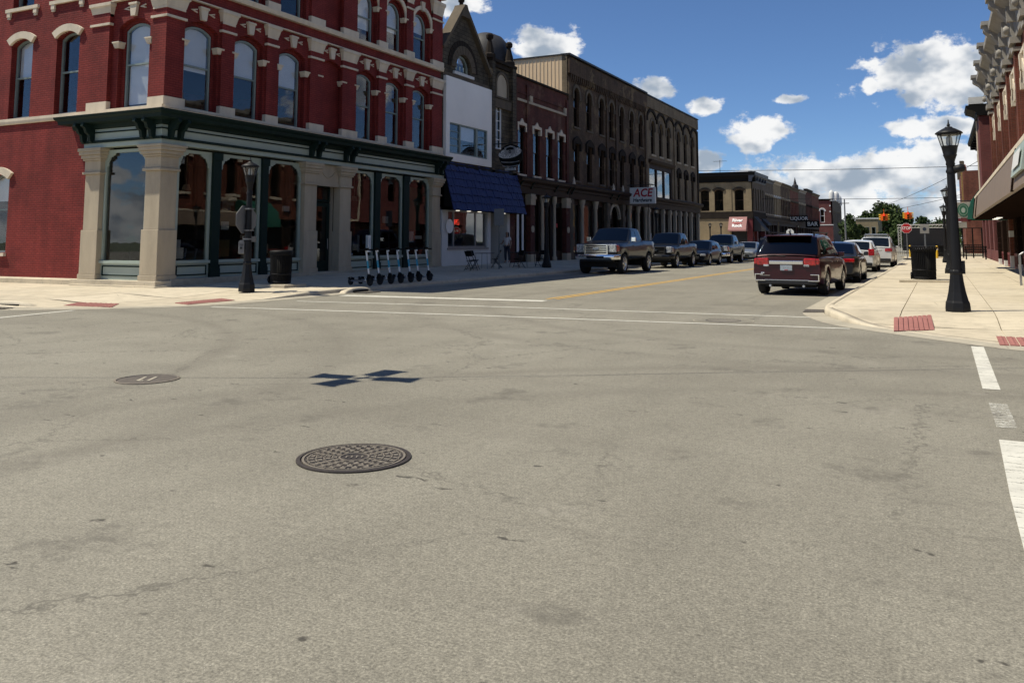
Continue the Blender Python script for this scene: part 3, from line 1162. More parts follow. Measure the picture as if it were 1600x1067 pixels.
def shell(root, w, d, h, mat, FM, roof='dark_stone', floors=(), back=True, side_l=True, side_r=True, wall_t=.3, y_in=.0):
    """side walls, back wall, roof and floors behind a facade of width w"""
    mb = MB(FM)
    if side_l:
        mb.box(0.01, wall_t, y_in + .32, d, 0, h - .02)
    if side_r:
        mb.box(w - wall_t, w - .01, y_in + .32, d, 0, h - .02)
    if back:
        mb.box(wall_t + .002, w - wall_t - .002, d - wall_t, d, 0, h - .022)
    mb.build('side_wall', mat, root)
    mb = MB(FM)
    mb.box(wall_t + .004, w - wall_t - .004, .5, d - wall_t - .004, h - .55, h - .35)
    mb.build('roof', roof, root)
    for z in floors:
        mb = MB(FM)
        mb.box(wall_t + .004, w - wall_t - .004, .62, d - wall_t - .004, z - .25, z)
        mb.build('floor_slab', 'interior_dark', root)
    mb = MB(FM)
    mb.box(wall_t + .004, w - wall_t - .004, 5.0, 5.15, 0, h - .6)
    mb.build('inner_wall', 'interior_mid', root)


def text_obj(name, s, size, mat, root, mtx, depth=.01, bold=0.0, shear=0, align='CENTER', sx=1.0):
    c = bpy.data.curves.new(name, 'FONT')
    c.body = s
    c.size = size
    c.align_x = align
    c.align_y = 'CENTER'
    c.extrude = depth
    c.offset = bold
    c.shear = shear
    c.resolution_u = 3
    tmp = bpy.data.objects.new('tmp_text', c)
    COL.objects.link(tmp)
    dg = bpy.context.evaluated_depsgraph_get()
    me = bpy.data.meshes.new_from_object(tmp.evaluated_get(dg))
    bpy.data.objects.remove(tmp)
    if sx != 1.0:
        for v in me.vertices:
            v.co.x *= sx
    me.name = name
    me.materials.clear()
    return put(name, me, mat, root, mtx)


UPRIGHT = RX(90)     # text lying in xy -> standing in xz facing -y

# ================================================================== RED CORNER BUILDING
rb = thing('corner_building', 'three storey red painted brick corner building with cream stone trim and green shopfront', 'building', (-21.2, 18.4, 0))
FL, FF = I4, FRONT_L
LEN = 16.5
YO = 18.4
piers = [(18.40, 19.12), (20.70, 21.28), (22.85, 23.38), (25.20, 25.93), (27.18, 28.09), (29.65, 30.18), (31.76, 32.30), (33.98, 34.88)]
piers = [(a - YO, b - YO) for a, b in piers]
wins = [(piers[i][1] + piers[i + 1][0]) / 2 for i in (0, 1, 2, 4, 5, 6)]
blank = (piers[3][1] + piers[4][0]) / 2
Z2, Z3, ZT = 5.70, 9.84, 14.2
H2, H3 = 2.78, 2.25
# --- front, second and third floor: recessed wall, spandrel layer, piers
holes = [loop(1.18, H2, .22, x, Z2 + .02) for x in wins] + [loop(1.18, H3, .59, x, Z3 + .02) for x in wins]
wallpart(rb, FF, rect(.30, LEN, 5.3, ZT), holes, .26, .50, 'red_painted_brick')
hl2 = [loop(1.42, H2 + .16, .26, x, Z2 - .02) for x in wins + [blank]] + [loop(1.42, H3 + .14, .71, x, Z3 - .02) for x in wins + [blank]]
wallpart(rb, FF, rect(.06, LEN - .01, 5.45, 13.3), hl2, .10, .255, 'red_painted_brick', 'spandrel')
for (a, b) in piers:
    for (z0, z1) in ((Z2, 9.21), (Z3, 13.0)):
        lo = -.0
        boxpart(rb, FF, (max(a, .004), b, 0.0, .098, z0 + .004, z1 - .004), 'red_painted_brick', 'pier')
        wv = b - max(a, 0)
        c = (max(a, 0) + b) / 2
        # stone foot, ledge and flared cap
        sharebox(rb, FF, (c, -.05, z0 - .002), (wv + .12, .16, .26), 'cream_stone', 'pier_base')
        zl, zc = (8.47, 8.76) if z0 == Z2 else (12.05, 12.35)
        sharebox(rb, FF, (c, -.05, zl), (wv + .10, .14, .075), 'cream_stone', 'pier_ledge')
        key = ('cap', round(wv, 2), z0)
        me = cached(key, lambda: flare_cap(wv, .02, 0, .46 if z0 == Z2 else .66, .09).mesh('pier_cap'))
        put('pier_cap', me, 'cream_stone', rb, FF @ T((c, 0, zc)))
# imposts beside the openings, keystones, wedge ornaments
for wi, x in enumerate(wins + [blank]):
    for (z0, hh, zi, r_) in ((Z2, H2, 7.70, .22), (Z3, H3, 11.35, .59)):
        for s_ in (-1, 1):
            me = cached('impost', lambda: flare_cap(.20, .06, 0, .20, .05, .16).mesh('impost'))
            put('impost', me, 'cream_stone', rb, FF @ T((x + s_ * .74, .10, zi)))

    def key_mesh():
        mb = MB()
        mb.plate([(-.10, 0), (.10, 0), (.16, .36), (-.16, .36)], [], 0, .14)
        mb.box(-.19, .19, -.03, .14, .362, .43)
        return mb.mesh('keystone')
    put('keystone', cached('key', key_mesh), 'cream_stone', rb, FF @ T((x, .0, 8.68)))

    def wedge_mesh():
        mb = MB()
        mb.plate([(0, .20), (.26, .13), (.26, .17), (.10, .20), (.26, .23), (.26, .27)], [], 0, .05)
        return mb.mesh('wedge')
    for s_ in (-1, 1):
        put('wedge_ornament', cached('wedge', wedge_mesh), 'cream_stone', rb, FF @ T((x + s_ * (.50 if s_ < 0 else .24), .06, 8.75)))
    if x != blank:
        # round arch hood over the third floor window
        def hood_mesh():
            mb = MB()
            o_ = [p for p in loop(1.86, 1.2, .93, 0, 0, 18)[2:]]
            i_ = [p for p in loop(1.50, 1.02, .75, 0, 0, 18)[2:]]
            mb.plate(o_ + i_[::-1], [], 0, .14)
            mb.plate([(-.10, .96), (.10, .96), (.15, 1.40), (-.15, 1.40)], [], -.04, .10)
            return mb.mesh('arch_hood')
        put('arch_hood', cached('hood', hood_mesh), 'cream_stone', rb, FF @ T((x, .03, 11.28)))
for i, x in enumerate(wins):
    window(rb, FF, x, Z2 + .02, 1.16, H2 - .02, .21, .30, split=.52, blind=(.55, .50, .50, None, None, None)[i])
    window(rb, FF, x, Z3 + .02, 1.16, H3 - .02, .58, .30, split=.5, blind=(None, .3, .4, .75, .6, .4)[i])
# --- string courses and bands
boxpart(rb, FF, (-.02, LEN, -.03, .10, 9.235, 9.275), 'cream_stone', 'string_course')
cornice(rb, FF, -.06, LEN, [(.1, 9.66), (-.06, 9.66), (-.08, 9.72), (-.10, 9.80), (-.10, 9.836), (.1, 9.836)], 'cream_stone', 'sill_band')
cornice(rb, FF, -.04, LEN, [(.1, 5.505), (-.05, 5.505), (-.05, 5.60), (-.09, 5.62), (-.09, 5.695), (.1, 5.695)], 'cream_stone', 'sill_band')
cornice(rb, FF, -.4, LEN + .2, [(.4, 13.25), (-.05, 13.25), (-.12, 13.55), (-.2, 13.62), (-.50, 13.85), (-.6, 14.08), (-.05, 14.22), (.4, 14.22)], 'cream_stone', 'top_cornice')
# --- left (side) wall
SW = 14.0
gl = [loop(1.15, H2, .20, -7.03, Z2 + .02), loop(1.15, H2, .20, -4.61, Z2 + .02), loop(1.15, H2, .2, -9.5, Z2 + .02), loop(1.3, 2.7, .2, -7.95, 1.11)]
gl += [loop(1.15, H3 + .5, .2, xx, Z3 - .2) for xx in (-9.5, -7.10, -4.72)]
wallpart(rb, FL, rect(-SW, -3.40, .30, ZT), gl, 0, .35, 'red_painted_brick', 'wall')
# bay next to the corner on the side wall
wallpart(rb, FL, rect(-2.56, -.56, 5.3, ZT), [loop(1.18, H2, .22, -1.55, Z2 + .02), loop(1.18, H3, .59, -1.55, Z3 + .02)], .26, .45, 'red_painted_brick', 'wall')
wallpart(rb, FL, rect(-2.56, -.56, 5.45, 13.3), [loop(1.42, H2 + .16, .26, -1.55, Z2 - .02), loop(1.42, H3 + .14, .71, -1.55, Z3 - .02)], .10, .255, 'red_painted_brick', 'spandrel')
for (a, b) in ((-3.398, -2.56), (-.62, -.004)):
    for (z0, z1) in ((Z2, 9.21), (Z3, 13.0)):
        boxpart(rb, FL, (a, b, -.04 if a < -1 else 0.0, .35 if a < -1 else .098, z0 + .004, z1 - .004), 'red_painted_brick', 'pier')
        wv, c = b - a, (a + b) / 2
        sharebox(rb, FL, (c, -.09 if a < -1 else -.05, z0 - .002), (wv + .12, .16, .26), 'cream_stone', 'pier_base')
        zl, zc = (8.47, 8.76) if z0 == Z2 else (12.05, 12.35)
        sharebox(rb, FL, (c, -.09 if a < -1 else -.05, zl), (wv + .10, .16, .075), 'cream_stone', 'pier_ledge')
        me = cached(('cap', round(wv, 2), z0), lambda: flare_cap(wv, .02, 0, .46 if z0 == Z2 else .66, .09).mesh('pier_cap'))
        put('pier_cap', me, 'cream_stone', rb, FL @ T((c, 0, zc)))
boxpart(rb, FL, (-3.398, -2.56, .0, .35, 9.22, 9.66), 'red_painted_brick', 'pier')
boxpart(rb, FL, (-.62, -.008, .13, .44, 5.3, 13.3), 'red_painted_brick', 'pier')
for s_ in (-1, 1):
    put('impost', CACHE['impost'], 'cream_stone', rb, FL @ T((-1.55 + s_ * .74, .10, 7.70)))
    put('wedge_ornament', CACHE['wedge'], 'cream_stone', rb, FL @ T((-1.55 + s_ * (.50 if s_ < 0 else .24), .06, 8.75)))
put('keystone', CACHE['key'], 'cream_stone', rb, FL @ T((-1.55, 0, 8.68)))
window(rb, FL, -1.55, Z2 + .02, 1.16, H2 - .02, .21, .30, split=.52, blind=.97)
window(rb, FL, -1.55, Z3 + .02, 1.16, H3 - .02, .58, .30, split=.52, blind=.5)
window(rb, FL, -7.03, Z2 + .02, 1.15, H2 - .01, .20, .20, split=.52, blind=.50)
window(rb, FL, -4.61, Z2 + .02, 1.15, H2 - .01, .20, .20, split=.52)
window(rb, FL, -9.5, Z2 + .02, 1.15, H2 - .01, .20, .20, split=.52)
window(rb, FL, -7.95, 1.11, 1.3, 2.69, .2, .22, split=.55, blind=.35)
for xx in (-9.5, -7.10, -4.72):
    window(rb, FL, xx, Z3 - .2, 1.15, H3 + .49, .2, .20, split=.5)


def seg_hood():
    mb = MB()
    o_ = loop(1.52, .46, .24, 0, 0, 12)[2:]
    i_ = loop(1.16, .22, .20, 0, 0, 12)[2:]
    mb.plate(o_ + i_[::-1], [], -.09, .06)
    return mb.mesh('window_hood')


for xx in (-7.03, -4.61, -9.5):
    put('window_hood', cached('seghood', seg_hood), 'cream_stone', rb, FL @ T((xx, 0, Z2 + H2 - .20)))
put('window_hood', CACHE['seghood'], 'cream_stone', rb, FL @ T((-7.95, 0, 3.60)) @ Matrix.Scale(1.13, 4, (1, 0, 0)))


def sill_mesh():
    mb = MB()
    mb.box(-.88, .88, -.085, .1, 0, .12)
    for s_ in (-.72, .72):
        mb.box(s_ - .09, s_ + .09, -.07, .1, -.16, -.001)
        mb.box(s_ - .07, s_ + .07, -.05, .1, -.24, -.161)
    return mb.mesh('sill')


for xx in (-9.5, -7.10, -4.72):
    put('sill', cached('sill3', sill_mesh), 'cream_stone', rb, FL @ T((xx, 0, Z3 - .34)))
boxpart(rb, FL, (-8.65, -7.25, -.1, .1, .99, 1.10), 'cream_stone', 'sill')
cornice(rb, FL, -SW, .03, [(.05, 5.50), (-.05, 5.50), (-.07, 5.52), (-.09, 5.60), (-.09, 5.697), (.05, 5.697)], 'cream_stone', 'sill_band')
boxpart(rb, FL, (-2.56, .02, -.03, .098, 9.235, 9.275), 'cream_stone', 'string_course')
cornice(rb, FL, -2.6, .09, [(.1, 9.66), (-.06, 9.66), (-.08, 9.72), (-.10, 9.80), (-.10, 9.837), (.1, 9.837)], 'cream_stone', 'sill_band')
cornice(rb, FL, -SW, .58, [(.4, 13.25), (-.05, 13.25), (-.12, 13.55), (-.2, 13.62), (-.50, 13.85), (-.6, 14.079), (-.05, 14.219), (.4, 14.219)], 'cream_stone', 'top_cornice')
# --- foundation and pavement-level steps
mb = MB()
mb.box(-SW, -3.45, -.10, .30, -.1, .26)
mb.add([(-SW, -.10, .26), (-3.45, -.10, .26), (-3.45, 0, .31), (-SW, 0, .31)], [(0, 1, 2, 3)])
mb.build('foundation', 'concrete', rb)
mb = MB()
mb.box(-3.62, .20, -.20, .40, -.1, .30)
mb.box(-3.5, .34, -.34, .30, -.1, .16)
mb.build('foundation', 'concrete_b', rb, bevel=.012)
mb = MB(FF)
mb.box(.42, LEN - .05, -.12, .40, -.1, .34)
mb.build('foundation', 'gutter_concrete', rb, bevel=.012)
mb = MB(FF)
mb.box(7.15, 8.75, -.62, -.122, -.1, .20)
mb.build('door_step', 'gutter_concrete', rb, bevel=.015)


# --- stone columns of the shopfront
def column(w, d, z0, z1):
    mb = MB()
    mb.box(-w / 2 - .05, w / 2 + .05, -d - .05, .3, z0, z0 + .16)
    mb.box(-w / 2 - .02, w / 2 + .02, -d - .02, .3, z0 + .161, z0 + 1.55)
    mb.box(-w / 2 + .025, w / 2 - .025, -d + .02, .3, z0 + 1.55, z1 - .84)
    mb.box(-w / 2 - .05, w / 2 + .05, -d - .05, .3, z1 - .839, z1 - .76)
    mb.box(-w / 2, w / 2, -d, .3, z1 - .759, z1 - .40)
    for k, (g_, a, b) in enumerate(((.05, .399, .33), (.09, .329, .22), (.14, .219, .11), (.17, .109, .0))):
        mb.box(-w / 2 - g_, w / 2 + g_, -d - g_, .3, z1 - a, z1 - b)
    return mb


cc_ = MB()
for (x0, x1, y0, y1, z0, z1) in ((-.74, .06, -.06, .72, .301, .46), (-.71, .03, -.03, .70, .461, 1.85), (-.665, -.015, .015, .66, 1.85, 3.66), (-.74, .06, -.06, .72, 3.661, 3.74), (-.69, .01, -.01, .68, 3.741, 4.10),
                                 (-.74, .06, -.06, .72, 4.101, 4.17), (-.79, .11, -.11, .77, 4.171, 4.28), (-.84, .16, -.16, .82, 4.281, 4.39), (-.87, .19, -.19, .85, 4.391, 4.47)):
    cc_.box(x0, x1, y0, y1, z0, z1)
cc_.build('corner_column', 'tan_stone', rb, bevel=.012)
column(.74, .05, .301, 4.47).build('column', 'tan_stone', rb, mtx=T((-3.03, 0, 0)), bevel=.012)
column(.74, .05, .341, 4.46).build('column', 'tan_stone', rb, mtx=FF @ T((6.97, 0, 0)), bevel=.012)
column(.74, .05, .341, 4.46).build('column', 'tan_stone', rb, mtx=FF @ T((9.08, 0, 0)), bevel=.012)
column(.74, .05, .341, 4.46).build('column', 'tan_stone', rb, mtx=FF @ T((15.98, 0, 0)), bevel=.012)
# --- door between the two middle columns
mb = MB(FF)
mb.box(7.36, 8.69, .05, .30, 3.70, 4.46)
mb.box(7.36, 8.69, .0, .049, 3.62, 3.75)
for i in range(13):      # swag
    t = i / 12
    xx = 7.62 + t * .82
    mb.box(xx, xx + .06, .02, .06, 4.16 - .22 * math.sin(math.pi * t), 4.20 - .22 * math.sin(math.pi * t))
mb.build('door_lintel', 'tan_stone', rb)
mb = MB(FF)
mb.box(7.345, 7.37, .301, .46, .34, 3.70)
mb.box(8.68, 8.70, .301, .46, .34, 3.70)
mb.build('door_reveal', 'tan_stone', rb)
dr = MB(FF)
dr.plate(rect(7.42, 8.63, .36, 3.0), [rect(7.60, 8.45, .75, 2.85)], .40, .46)
dr.plate(rect(7.42, 8.63, 3.04, 3.68), [rect(7.52, 8.53, 3.12, 3.60)], .40, .46)
d_ = dr.build('door', 'dark_green_paint', rb)
mb = MB(FF)
mb.plate(rect(7.60, 8.45, .75, 2.85), [], .42, .426)
mb.plate(rect(7.52, 8.53, 3.12, 3.60), [], .42, .426)
mb.build('pane', 'dim_glass', d_)
mb = MB(FF)
mb.tube([(8.50, .36, 1.2), (8.50, .36, 1.6)], .015)
mb.build('handle', 'metal_grey', d_)


# --- shop windows: frame, bulkhead panel, scroll brackets, glass
def scroll():
    mb = MB()
    o_, i_ = [], []
    for k in range(9):
        a = math.pi / 2 * k / 8
        o_.append((.52 * math.sin(a) * 1.0, -.62 + .62 * (1 - math.cos(a))))
    pts = [(0, 0), (0, -.62), (.05, -.62), (.09, -.52), (.07, -.46), (.12, -.36), (.18, -.28), (.20, -.20), (.27, -.16), (.33, -.18), (.36, -.12), (.45, -.10), (.52, -.05), (.52, 0)]
    mb.plate(pts, [], 0, .06)
    return mb.mesh('scroll_bracket')


def scroll_m():
    mb = MB()
    pts = [(0, 0), (0, -.62), (.05, -.62), (.09, -.52), (.07, -.46), (.12, -.36), (.18, -.28), (.20, -.20), (.27, -.16), (.33, -.18), (.36, -.12), (.45, -.10), (.52, -.05), (.52, 0)]
    mb.plate([(-p[0], p[1]) for p in pts], [], 0, .06)
    return mb.mesh('scroll_bracket')


def shopwin(FM, x0, x1, zb=.341):
    w = x1 - x0
    f = MB(FM)
    f.plate(rect(x0, x1, zb, 4.40), [rect(x0 + .09, x1 - .09, .90, 4.30)], .12, .24)
    f.box(x0 + .001, x1 - .001, .04, .119, .80, .89)
    o = f.build('shop_window', 'green_grey_paint', rb)
    mb = MB(FM)
    mb.plate(rect(x0 + .09, x1 - .09, .42, .74), [rect(x0 + .13, x1 - .13, .46, .70)], .10, .119)
    mb.build('panel_moulding', 'dark_green_paint', o)
    mb = MB(FM)
    mb.plate(rect(x0 + .09, x1 - .09, .90, 4.30), [], .18, .19)
    mb.build('pane', 'shop_glass', o)
    put('scroll_bracket', cached('scroll', scroll), 'green_grey_paint', o, FM @ T((x0 + .091, .13, 4.30)) @ Matrix.Scale(.68, 4))
    put('scroll_bracket', cached('scrollm', scroll_m), 'green_grey_paint', o, FM @ T((x1 - .091, .13, 4.30)) @ Matrix.Scale(.68, 4))
    return o


def dark_post(FM, x0, x1):
    mb = MB(FM)
    mb.box(x0, x1, .02, .24, .341, 4.40)
    mb.box(x0 - .04, x1 + .04, -.02, .019, .342, .62)
    mb.box(x0 - .03, x1 + .03, -.01, .019, 4.15, 4.399)
    mb.build('shopfront_post', 'dark_green_paint', rb, bevel=.01)


sx = [(19.14, 20.56), (20.91, 22.84), (23.14, 24.98), (27.90, 29.58), (29.96, 31.74), (32.17, 33.98)]
for a, b in sx:
    shopwin(FF, a - YO + .002, b - YO - .002)
for a, b in ((20.56, 20.91), (22.84, 23.14), (29.58, 29.96), (31.74, 32.17)):
    dark_post(FF, a - YO, b - YO)
shopwin(FL, -2.655, -.70, .301)
# --- frieze, dark mouldings and bracketed cornice over the shopfront
for (FM, a, b) in ((FF, -.30, LEN + .12), (FL, -3.62, .30)):
    e = .0 if FM is FF else .002
    mb = MB(FM)
    mb.box(a + .20, b - .02 if FM is FF else b - .42, -.10 - e, .26, 4.472 + e, 5.06)
    mb.build('frieze', 'green_grey_paint', rb)
    mb = MB(FM)
    mb.box(a + .14, b - .01 if FM is FF else b - .14, -.16 - e, -.102 - e, 4.62 + e, 4.70)
    mb.box(a + .14, b - .01 if FM is FF else b - .14, -.13 - e, -.102 - e, 4.93 + e, 4.97)
    mb.build('frieze_moulding', 'dark_green_paint', rb)
# cornice mitred round the corner: rings of the plan at growing projection
prof = [(.12, 5.06), (.18, 5.10), (.20, 5.20), (.50, 5.24), (.52, 5.34), (.60, 5.40), (.62, 5.47), (.62, 5.485), (-.12, 5.503)]
rows = []
for (d, z) in prof:
    rows.append([(-3.75 - max(d, 0) * .9, .25, z), (-3.75 - max(d, 0) * .9, -d, z), (d, -d, z), (d, LEN + .02, z), (d - .3, LEN + .06 + .0 * d, z)])
mb = MB()
mb.grid(rows, smooth=False)
mb.build('shop_cornice', 'dark_green_paint', rb, fix=True)
mb = MB()
rows = [[(-4.33, .2, z), (-4.33, -d, z), (d, -d, z), (d, LEN + .05, z)] for (d, z) in ((.63, 5.475), (.63, 5.492), (.10, 5.508))]
mb.grid(rows, smooth=False)
mb.build('cornice_flashing', 'cream_stone', rb, fix=True)


def bracket_mesh():
    mb = MB()
    pts = [(0, .0), (-.44, 0), (-.46, -.10), (-.36, -.16), (-.30, -.30), (-.20, -.36), (-.16, -.56), (-.08, -.62), (0, -.58)]
    # side profile in (y,z), thickness along x
    vs = [(-.06, p[0], p[1]) for p in pts] + [(.06, p[0], p[1]) for p in pts]
    n = len(pts)
    mb.add(vs, [tuple(range(n)), tuple(range(2 * n - 1, n - 1, -1))] + [(i, i + n, (i + 1) % n + n, (i + 1) % n) for i in range(n)])
    me = mb.mesh('cornice_bracket')
    return me


bk = cached('bracket', bracket_mesh)
for xx in (.18, .55, 6.78, 7.20, 8.86, 9.28, 15.75, 16.15):
    put('cornice_bracket', bk, 'dark_green_paint', rb, FF @ T((xx, -.10, 5.235)))
for xx in (-3.35, -2.98, -.62, -.22):
    put('cornice_bracket', bk, 'dark_green_paint', rb, FL @ T((xx, -.10, 5.235)))
# --- rear and far walls, floors, roof
mb = MB()
mb.box(-SW, -.52, LEN - .3, LEN - .004, 0, ZT - .05)
mb.box(-SW, -SW + .3, .36, LEN - .31, 0, ZT - .05)
mb.build('side_wall', 'red_painted_brick', rb)
mb = MB()
mb.box(-SW + .31, -.52, .52, LEN - .31, ZT - .6, ZT - .4)
mb.build('roof', 'dark_stone', rb)
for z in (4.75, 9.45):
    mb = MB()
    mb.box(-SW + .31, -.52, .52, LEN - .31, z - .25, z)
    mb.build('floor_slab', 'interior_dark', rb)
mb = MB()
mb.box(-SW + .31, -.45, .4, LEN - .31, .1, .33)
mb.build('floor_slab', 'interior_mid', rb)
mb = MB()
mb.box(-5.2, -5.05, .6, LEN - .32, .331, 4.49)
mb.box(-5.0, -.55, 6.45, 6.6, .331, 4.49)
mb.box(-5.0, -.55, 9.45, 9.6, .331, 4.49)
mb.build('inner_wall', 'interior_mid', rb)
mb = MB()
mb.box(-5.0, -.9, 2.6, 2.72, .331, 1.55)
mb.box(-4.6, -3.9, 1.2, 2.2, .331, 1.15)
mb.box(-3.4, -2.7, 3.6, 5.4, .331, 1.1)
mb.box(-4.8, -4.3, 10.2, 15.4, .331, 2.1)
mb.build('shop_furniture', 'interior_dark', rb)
mb = MB(FF)
mb.box(13.9, 14.5, .26, .27, 1.45, 1.95)
mb.box(14.6, 15.2, .26, .27, 1.6, 1.75)
mb.box(.95, 1.28, .30, .31, .95, 1.3)
mb.box(10.55, 10.75, -.09, .02, 1.05, 1.75)
mb.build('notice', 'white_sign', rb)

# things standing behind the shop glass
for (x, y, z, w, h, m) in ((1.2, .9, 1.2, .5, .35, 'blind_white'), (2.95, 1.4, 1.0, .35, .9, 'interior_mid'), (3.6, 1.0, 1.9, .28, .28, 'white_sign'), (4.1, 1.6, .95, .45, .6, 'gold_paint'), (5.5, 1.2, 1.05, .6, .35, 'tan_stone'),
                           (6.1, .5, 2.6, .3, .2, 'white_sign'), (10.1, 1.2, 1.0, .4, .8, 'white_sign'), (12.2, 1.0, 1.5, .6, .4, 'sign_green'), (12.9, .8, 2.3, .35, .3, 'white_sign'), (14.3, .7, 2.0, 1.4, 2.0, 'sign_green')):
    boxpart(rb, FF, (x, x + w, y, y + .08, z, z + h), m, 'shop_display')
for (x, y) in ((1.4, 2.2), (3.4, 2.6), (5.6, 2.0), (10.6, 2.4), (12.6, 2.2)):
    mb = MB(FF)
    mb.lathe([(.16, 3.3), (.10, 3.5), (.01, 3.52), (.01, 4.48)], 10, (x, y, 0))
    mb.build('pendant_lamp', 'tan_stone', rb)

# ================================================================== STONE BUILDING WITH WHITE PANEL AND BLUE SHINGLE AWNING
Y0 = 34.92
st = thing('stone_gable_building', 'dark stone gabled building with white panel front and blue shingled awning', 'building', (-21.2, Y0, 0))
F = FRONT_L
WID = 7.9


def lx(y):
    return y - Y0


gable = [(0, 4.2), (WID, 4.2), (WID, 10.9), (5.0, 10.9), (4.72, 10.45), (2.1, 13.3), (.30, 10.95), (0, 10.95)]
wallpart(st, F, [(0, 5.0), (WID, 5.0), (WID, 10.95), (4.95, 10.95), (4.75, 10.4), (2.1, 13.25), (.25, 11.0), (0, 11.0)],
         [loop(1.5, .95, .75, 2.15, 9.95, 14), rect(5.45, 6.45, 6.5, 9.15), rect(.5, 4.55, 5.7, 7.36)], .12, .45, 'rough_stone')
# gable coping, finial, arch stones
cop = MB(F)
for (a, b) in (((.05, 10.85), (2.1, 13.38)), ((2.1, 13.38), (4.95, 10.30))):
    dx, dz = b[0] - a[0], b[1] - a[1]
    L = math.hypot(dx, dz)
    nx, nz = -dz / L, dx / L
    cop.plate([a, b, (b[0] + nx * .16, b[1] + nz * .16), (a[0] + nx * .16, a[1] + nz * .16)], [], -.08, .50)
cop.build('gable_coping', 'brown_stone', st)
mb = MB(F)
mb.plate([(1.62, 12.86), (2.58, 12.86), (2.22, 13.52), (1.98, 13.52)], [], -.10, .52)
mb.build('gable_cap', 'brown_stone', st)
mb = MB(F)
mb.lathe([(.12, 13.5), (.10, 13.66), (.16, 13.70), (.17, 13.82), (.12, 13.86), (.18, 13.92), (.17, 14.05), (.10, 14.10)], 10, (2.1, .2, 0))
mb.build('finial', 'dark_stone', st)


def ring_stones(FM, cx, z, r0, r1, n, y0, y1, root, mat, a0=0, a1=math.pi, name='arch_stone'):
    for i in range(n):
        t0, t1 = a0 + (a1 - a0) * (i + .04) / n, a0 + (a1 - a0) * (i + .96) / n
        pts = []
        for k in range(3):
            t = t0 + (t1 - t0) * k / 2
            pts.append((cx + r1 * math.cos(t), z + r1 * math.sin(t)))
        for k in range(3):
            t = t1 + (t0 - t1) * k / 2
            pts.append((cx + r0 * math.cos(t), z + r0 * math.sin(t)))
        mb = MB(FM)
        mb.plate(pts, [], y0, y1)
        mb.build(name, mat, root)


ring_stones(F, 2.15, 10.15, .78, 1.22, 11, .04, .30, st, 'brown_stone')
ring_stones(F, 2.15, 10.15, 1.24, 1.50, 17, .09, .30, st, 'dark_stone')
window(st, F, 2.15, 9.96, 1.46, .93, .73, .25, 'window_grey', 'upper_glass', .10, 0, name='fan_window', bars=3)
boxpart(st, F, (1.15, 3.15, .0, .3, 9.80, 9.945), 'white_paint', 'sill')
boxpart(st, F, (.1, 4.95, .06, .3, 9.57, 9.78), 'brown_stone', 'string_course')
# white panel with the three-part window
wallpart(st, F, rect(.24, 5.0, 5.40, 9.56), [rect(.60, 4.50, 5.78, 7.30)], -.06, .11, 'panel_white', 'white_panel')
fr = MB(F)
fr.plate(rect(.60, 4.50, 5.78, 7.30), [rect(.67, 1.62, 5.84, 7.24), rect(1.74, 3.32, 5.84, 7.24), rect(3.50, 4.43, 5.84, 7.24)], -.02, .10)
for (a, b) in ((.67, 1.62), (3.50, 4.43)):
    for k in range(1, 4):
        z = 5.84 + 1.4 * k / 4
        fr.box(a, b, .01, .07, z - .02, z + .02)
wo_ = fr.build('window', 'window_grey', st)
for (a, b) in ((.67, 1.62), (1.74, 3.32), (3.50, 4.43)):
    mb = MB(F)
    mb.plate(rect(a, b, 5.84, 7.24), [], .04, .046)
    mb.build('pane', 'upper_glass', wo_)
mb = MB(F)
mb.box(1.76, 3.30, .12, .13, 6.55, 7.24)
mb.build('blind', 'blind_white', wo_)
# right-hand stone bay: pilasters, tall mullioned window, arched relief, pinnacles, dome behind
for (a, b) in ((4.98, 5.32), (7.45, 7.89)):
    boxpart(st, F, (a, b, -.10, .115, 5.0, 11.2), 'rough_stone', 'pilaster')
fr = MB(F)
fr.plate(rect(5.45, 6.45, 6.5, 9.15), [rect(5.52, 5.92, 6.57, 9.08), rect(5.98, 6.38, 6.57, 9.08)], .14, .22)
for k in range(1, 5):
    z = 6.5 + 2.6 * k / 5
    fr.box(5.52, 5.919, .16, .20, z - .02, z + .02)
    fr.box(5.981, 6.38, .16, .20, z - .02, z + .02)
o = fr.build('window', 'blind_white', st)
mb = MB(F)
mb.plate(rect(5.52, 6.38, 6.57, 9.08), [], .23, .236)
mb.build('pane', 'dim_glass', o)
mb = MB(F)
mb.plate(loop(1.55, 1.5, .77, 6.38, 9.30, 14), [loop(1.25, 1.25, .62, 6.38, 9.40, 14)], .02, .118)
mb.build('arched_relief', 'brown_stone', st)
mb = MB(F)
mb.plate(loop(1.24, 1.24, .61, 6.38, 9.405, 14), [], .07, .117)
mb.build('relief_panel', 'tan_stone', st)
boxpart(st, F, (5.33, 7.44, -.02, .116, 8.75, 9.22), 'brown_stone', 'lintel')
boxpart(st, F, (4.96, 7.9, -.14, .4, 11.2, 11.36), 'dark_stone', 'parapet')
boxpart(st, F, (5.0, 7.88, .0, .4, 10.96, 11.2), 'dark_stone', 'parapet')
for cx in (5.12, 7.45):
    mb = MB(F)
    mb.lathe([(.34, 11.36), (.34, 11.55), (.26, 11.62), (.12, 12.30), (.10, 12.36), (.20, 12.46), (.21, 12.62), (.12, 12.72), (.0, 12.74)], 8, (cx, .15, 0), smooth=False)
    mb.build('pinnacle', 'dark_stone', st)
mb = MB(F)
mb.lathe([(1.66, 10.6), (1.66, 11.5), (1.60, 12.1), (1.36, 12.75), (.95, 13.25), (.4, 13.5), (.0, 13.55)], 20, (7.9, 1.9, 0))
mb.build('dome', 'slate_dome', st)
shell(st, WID, 14, 10.9, 'rough_stone', F, floors=(5.0,), side_l=False)
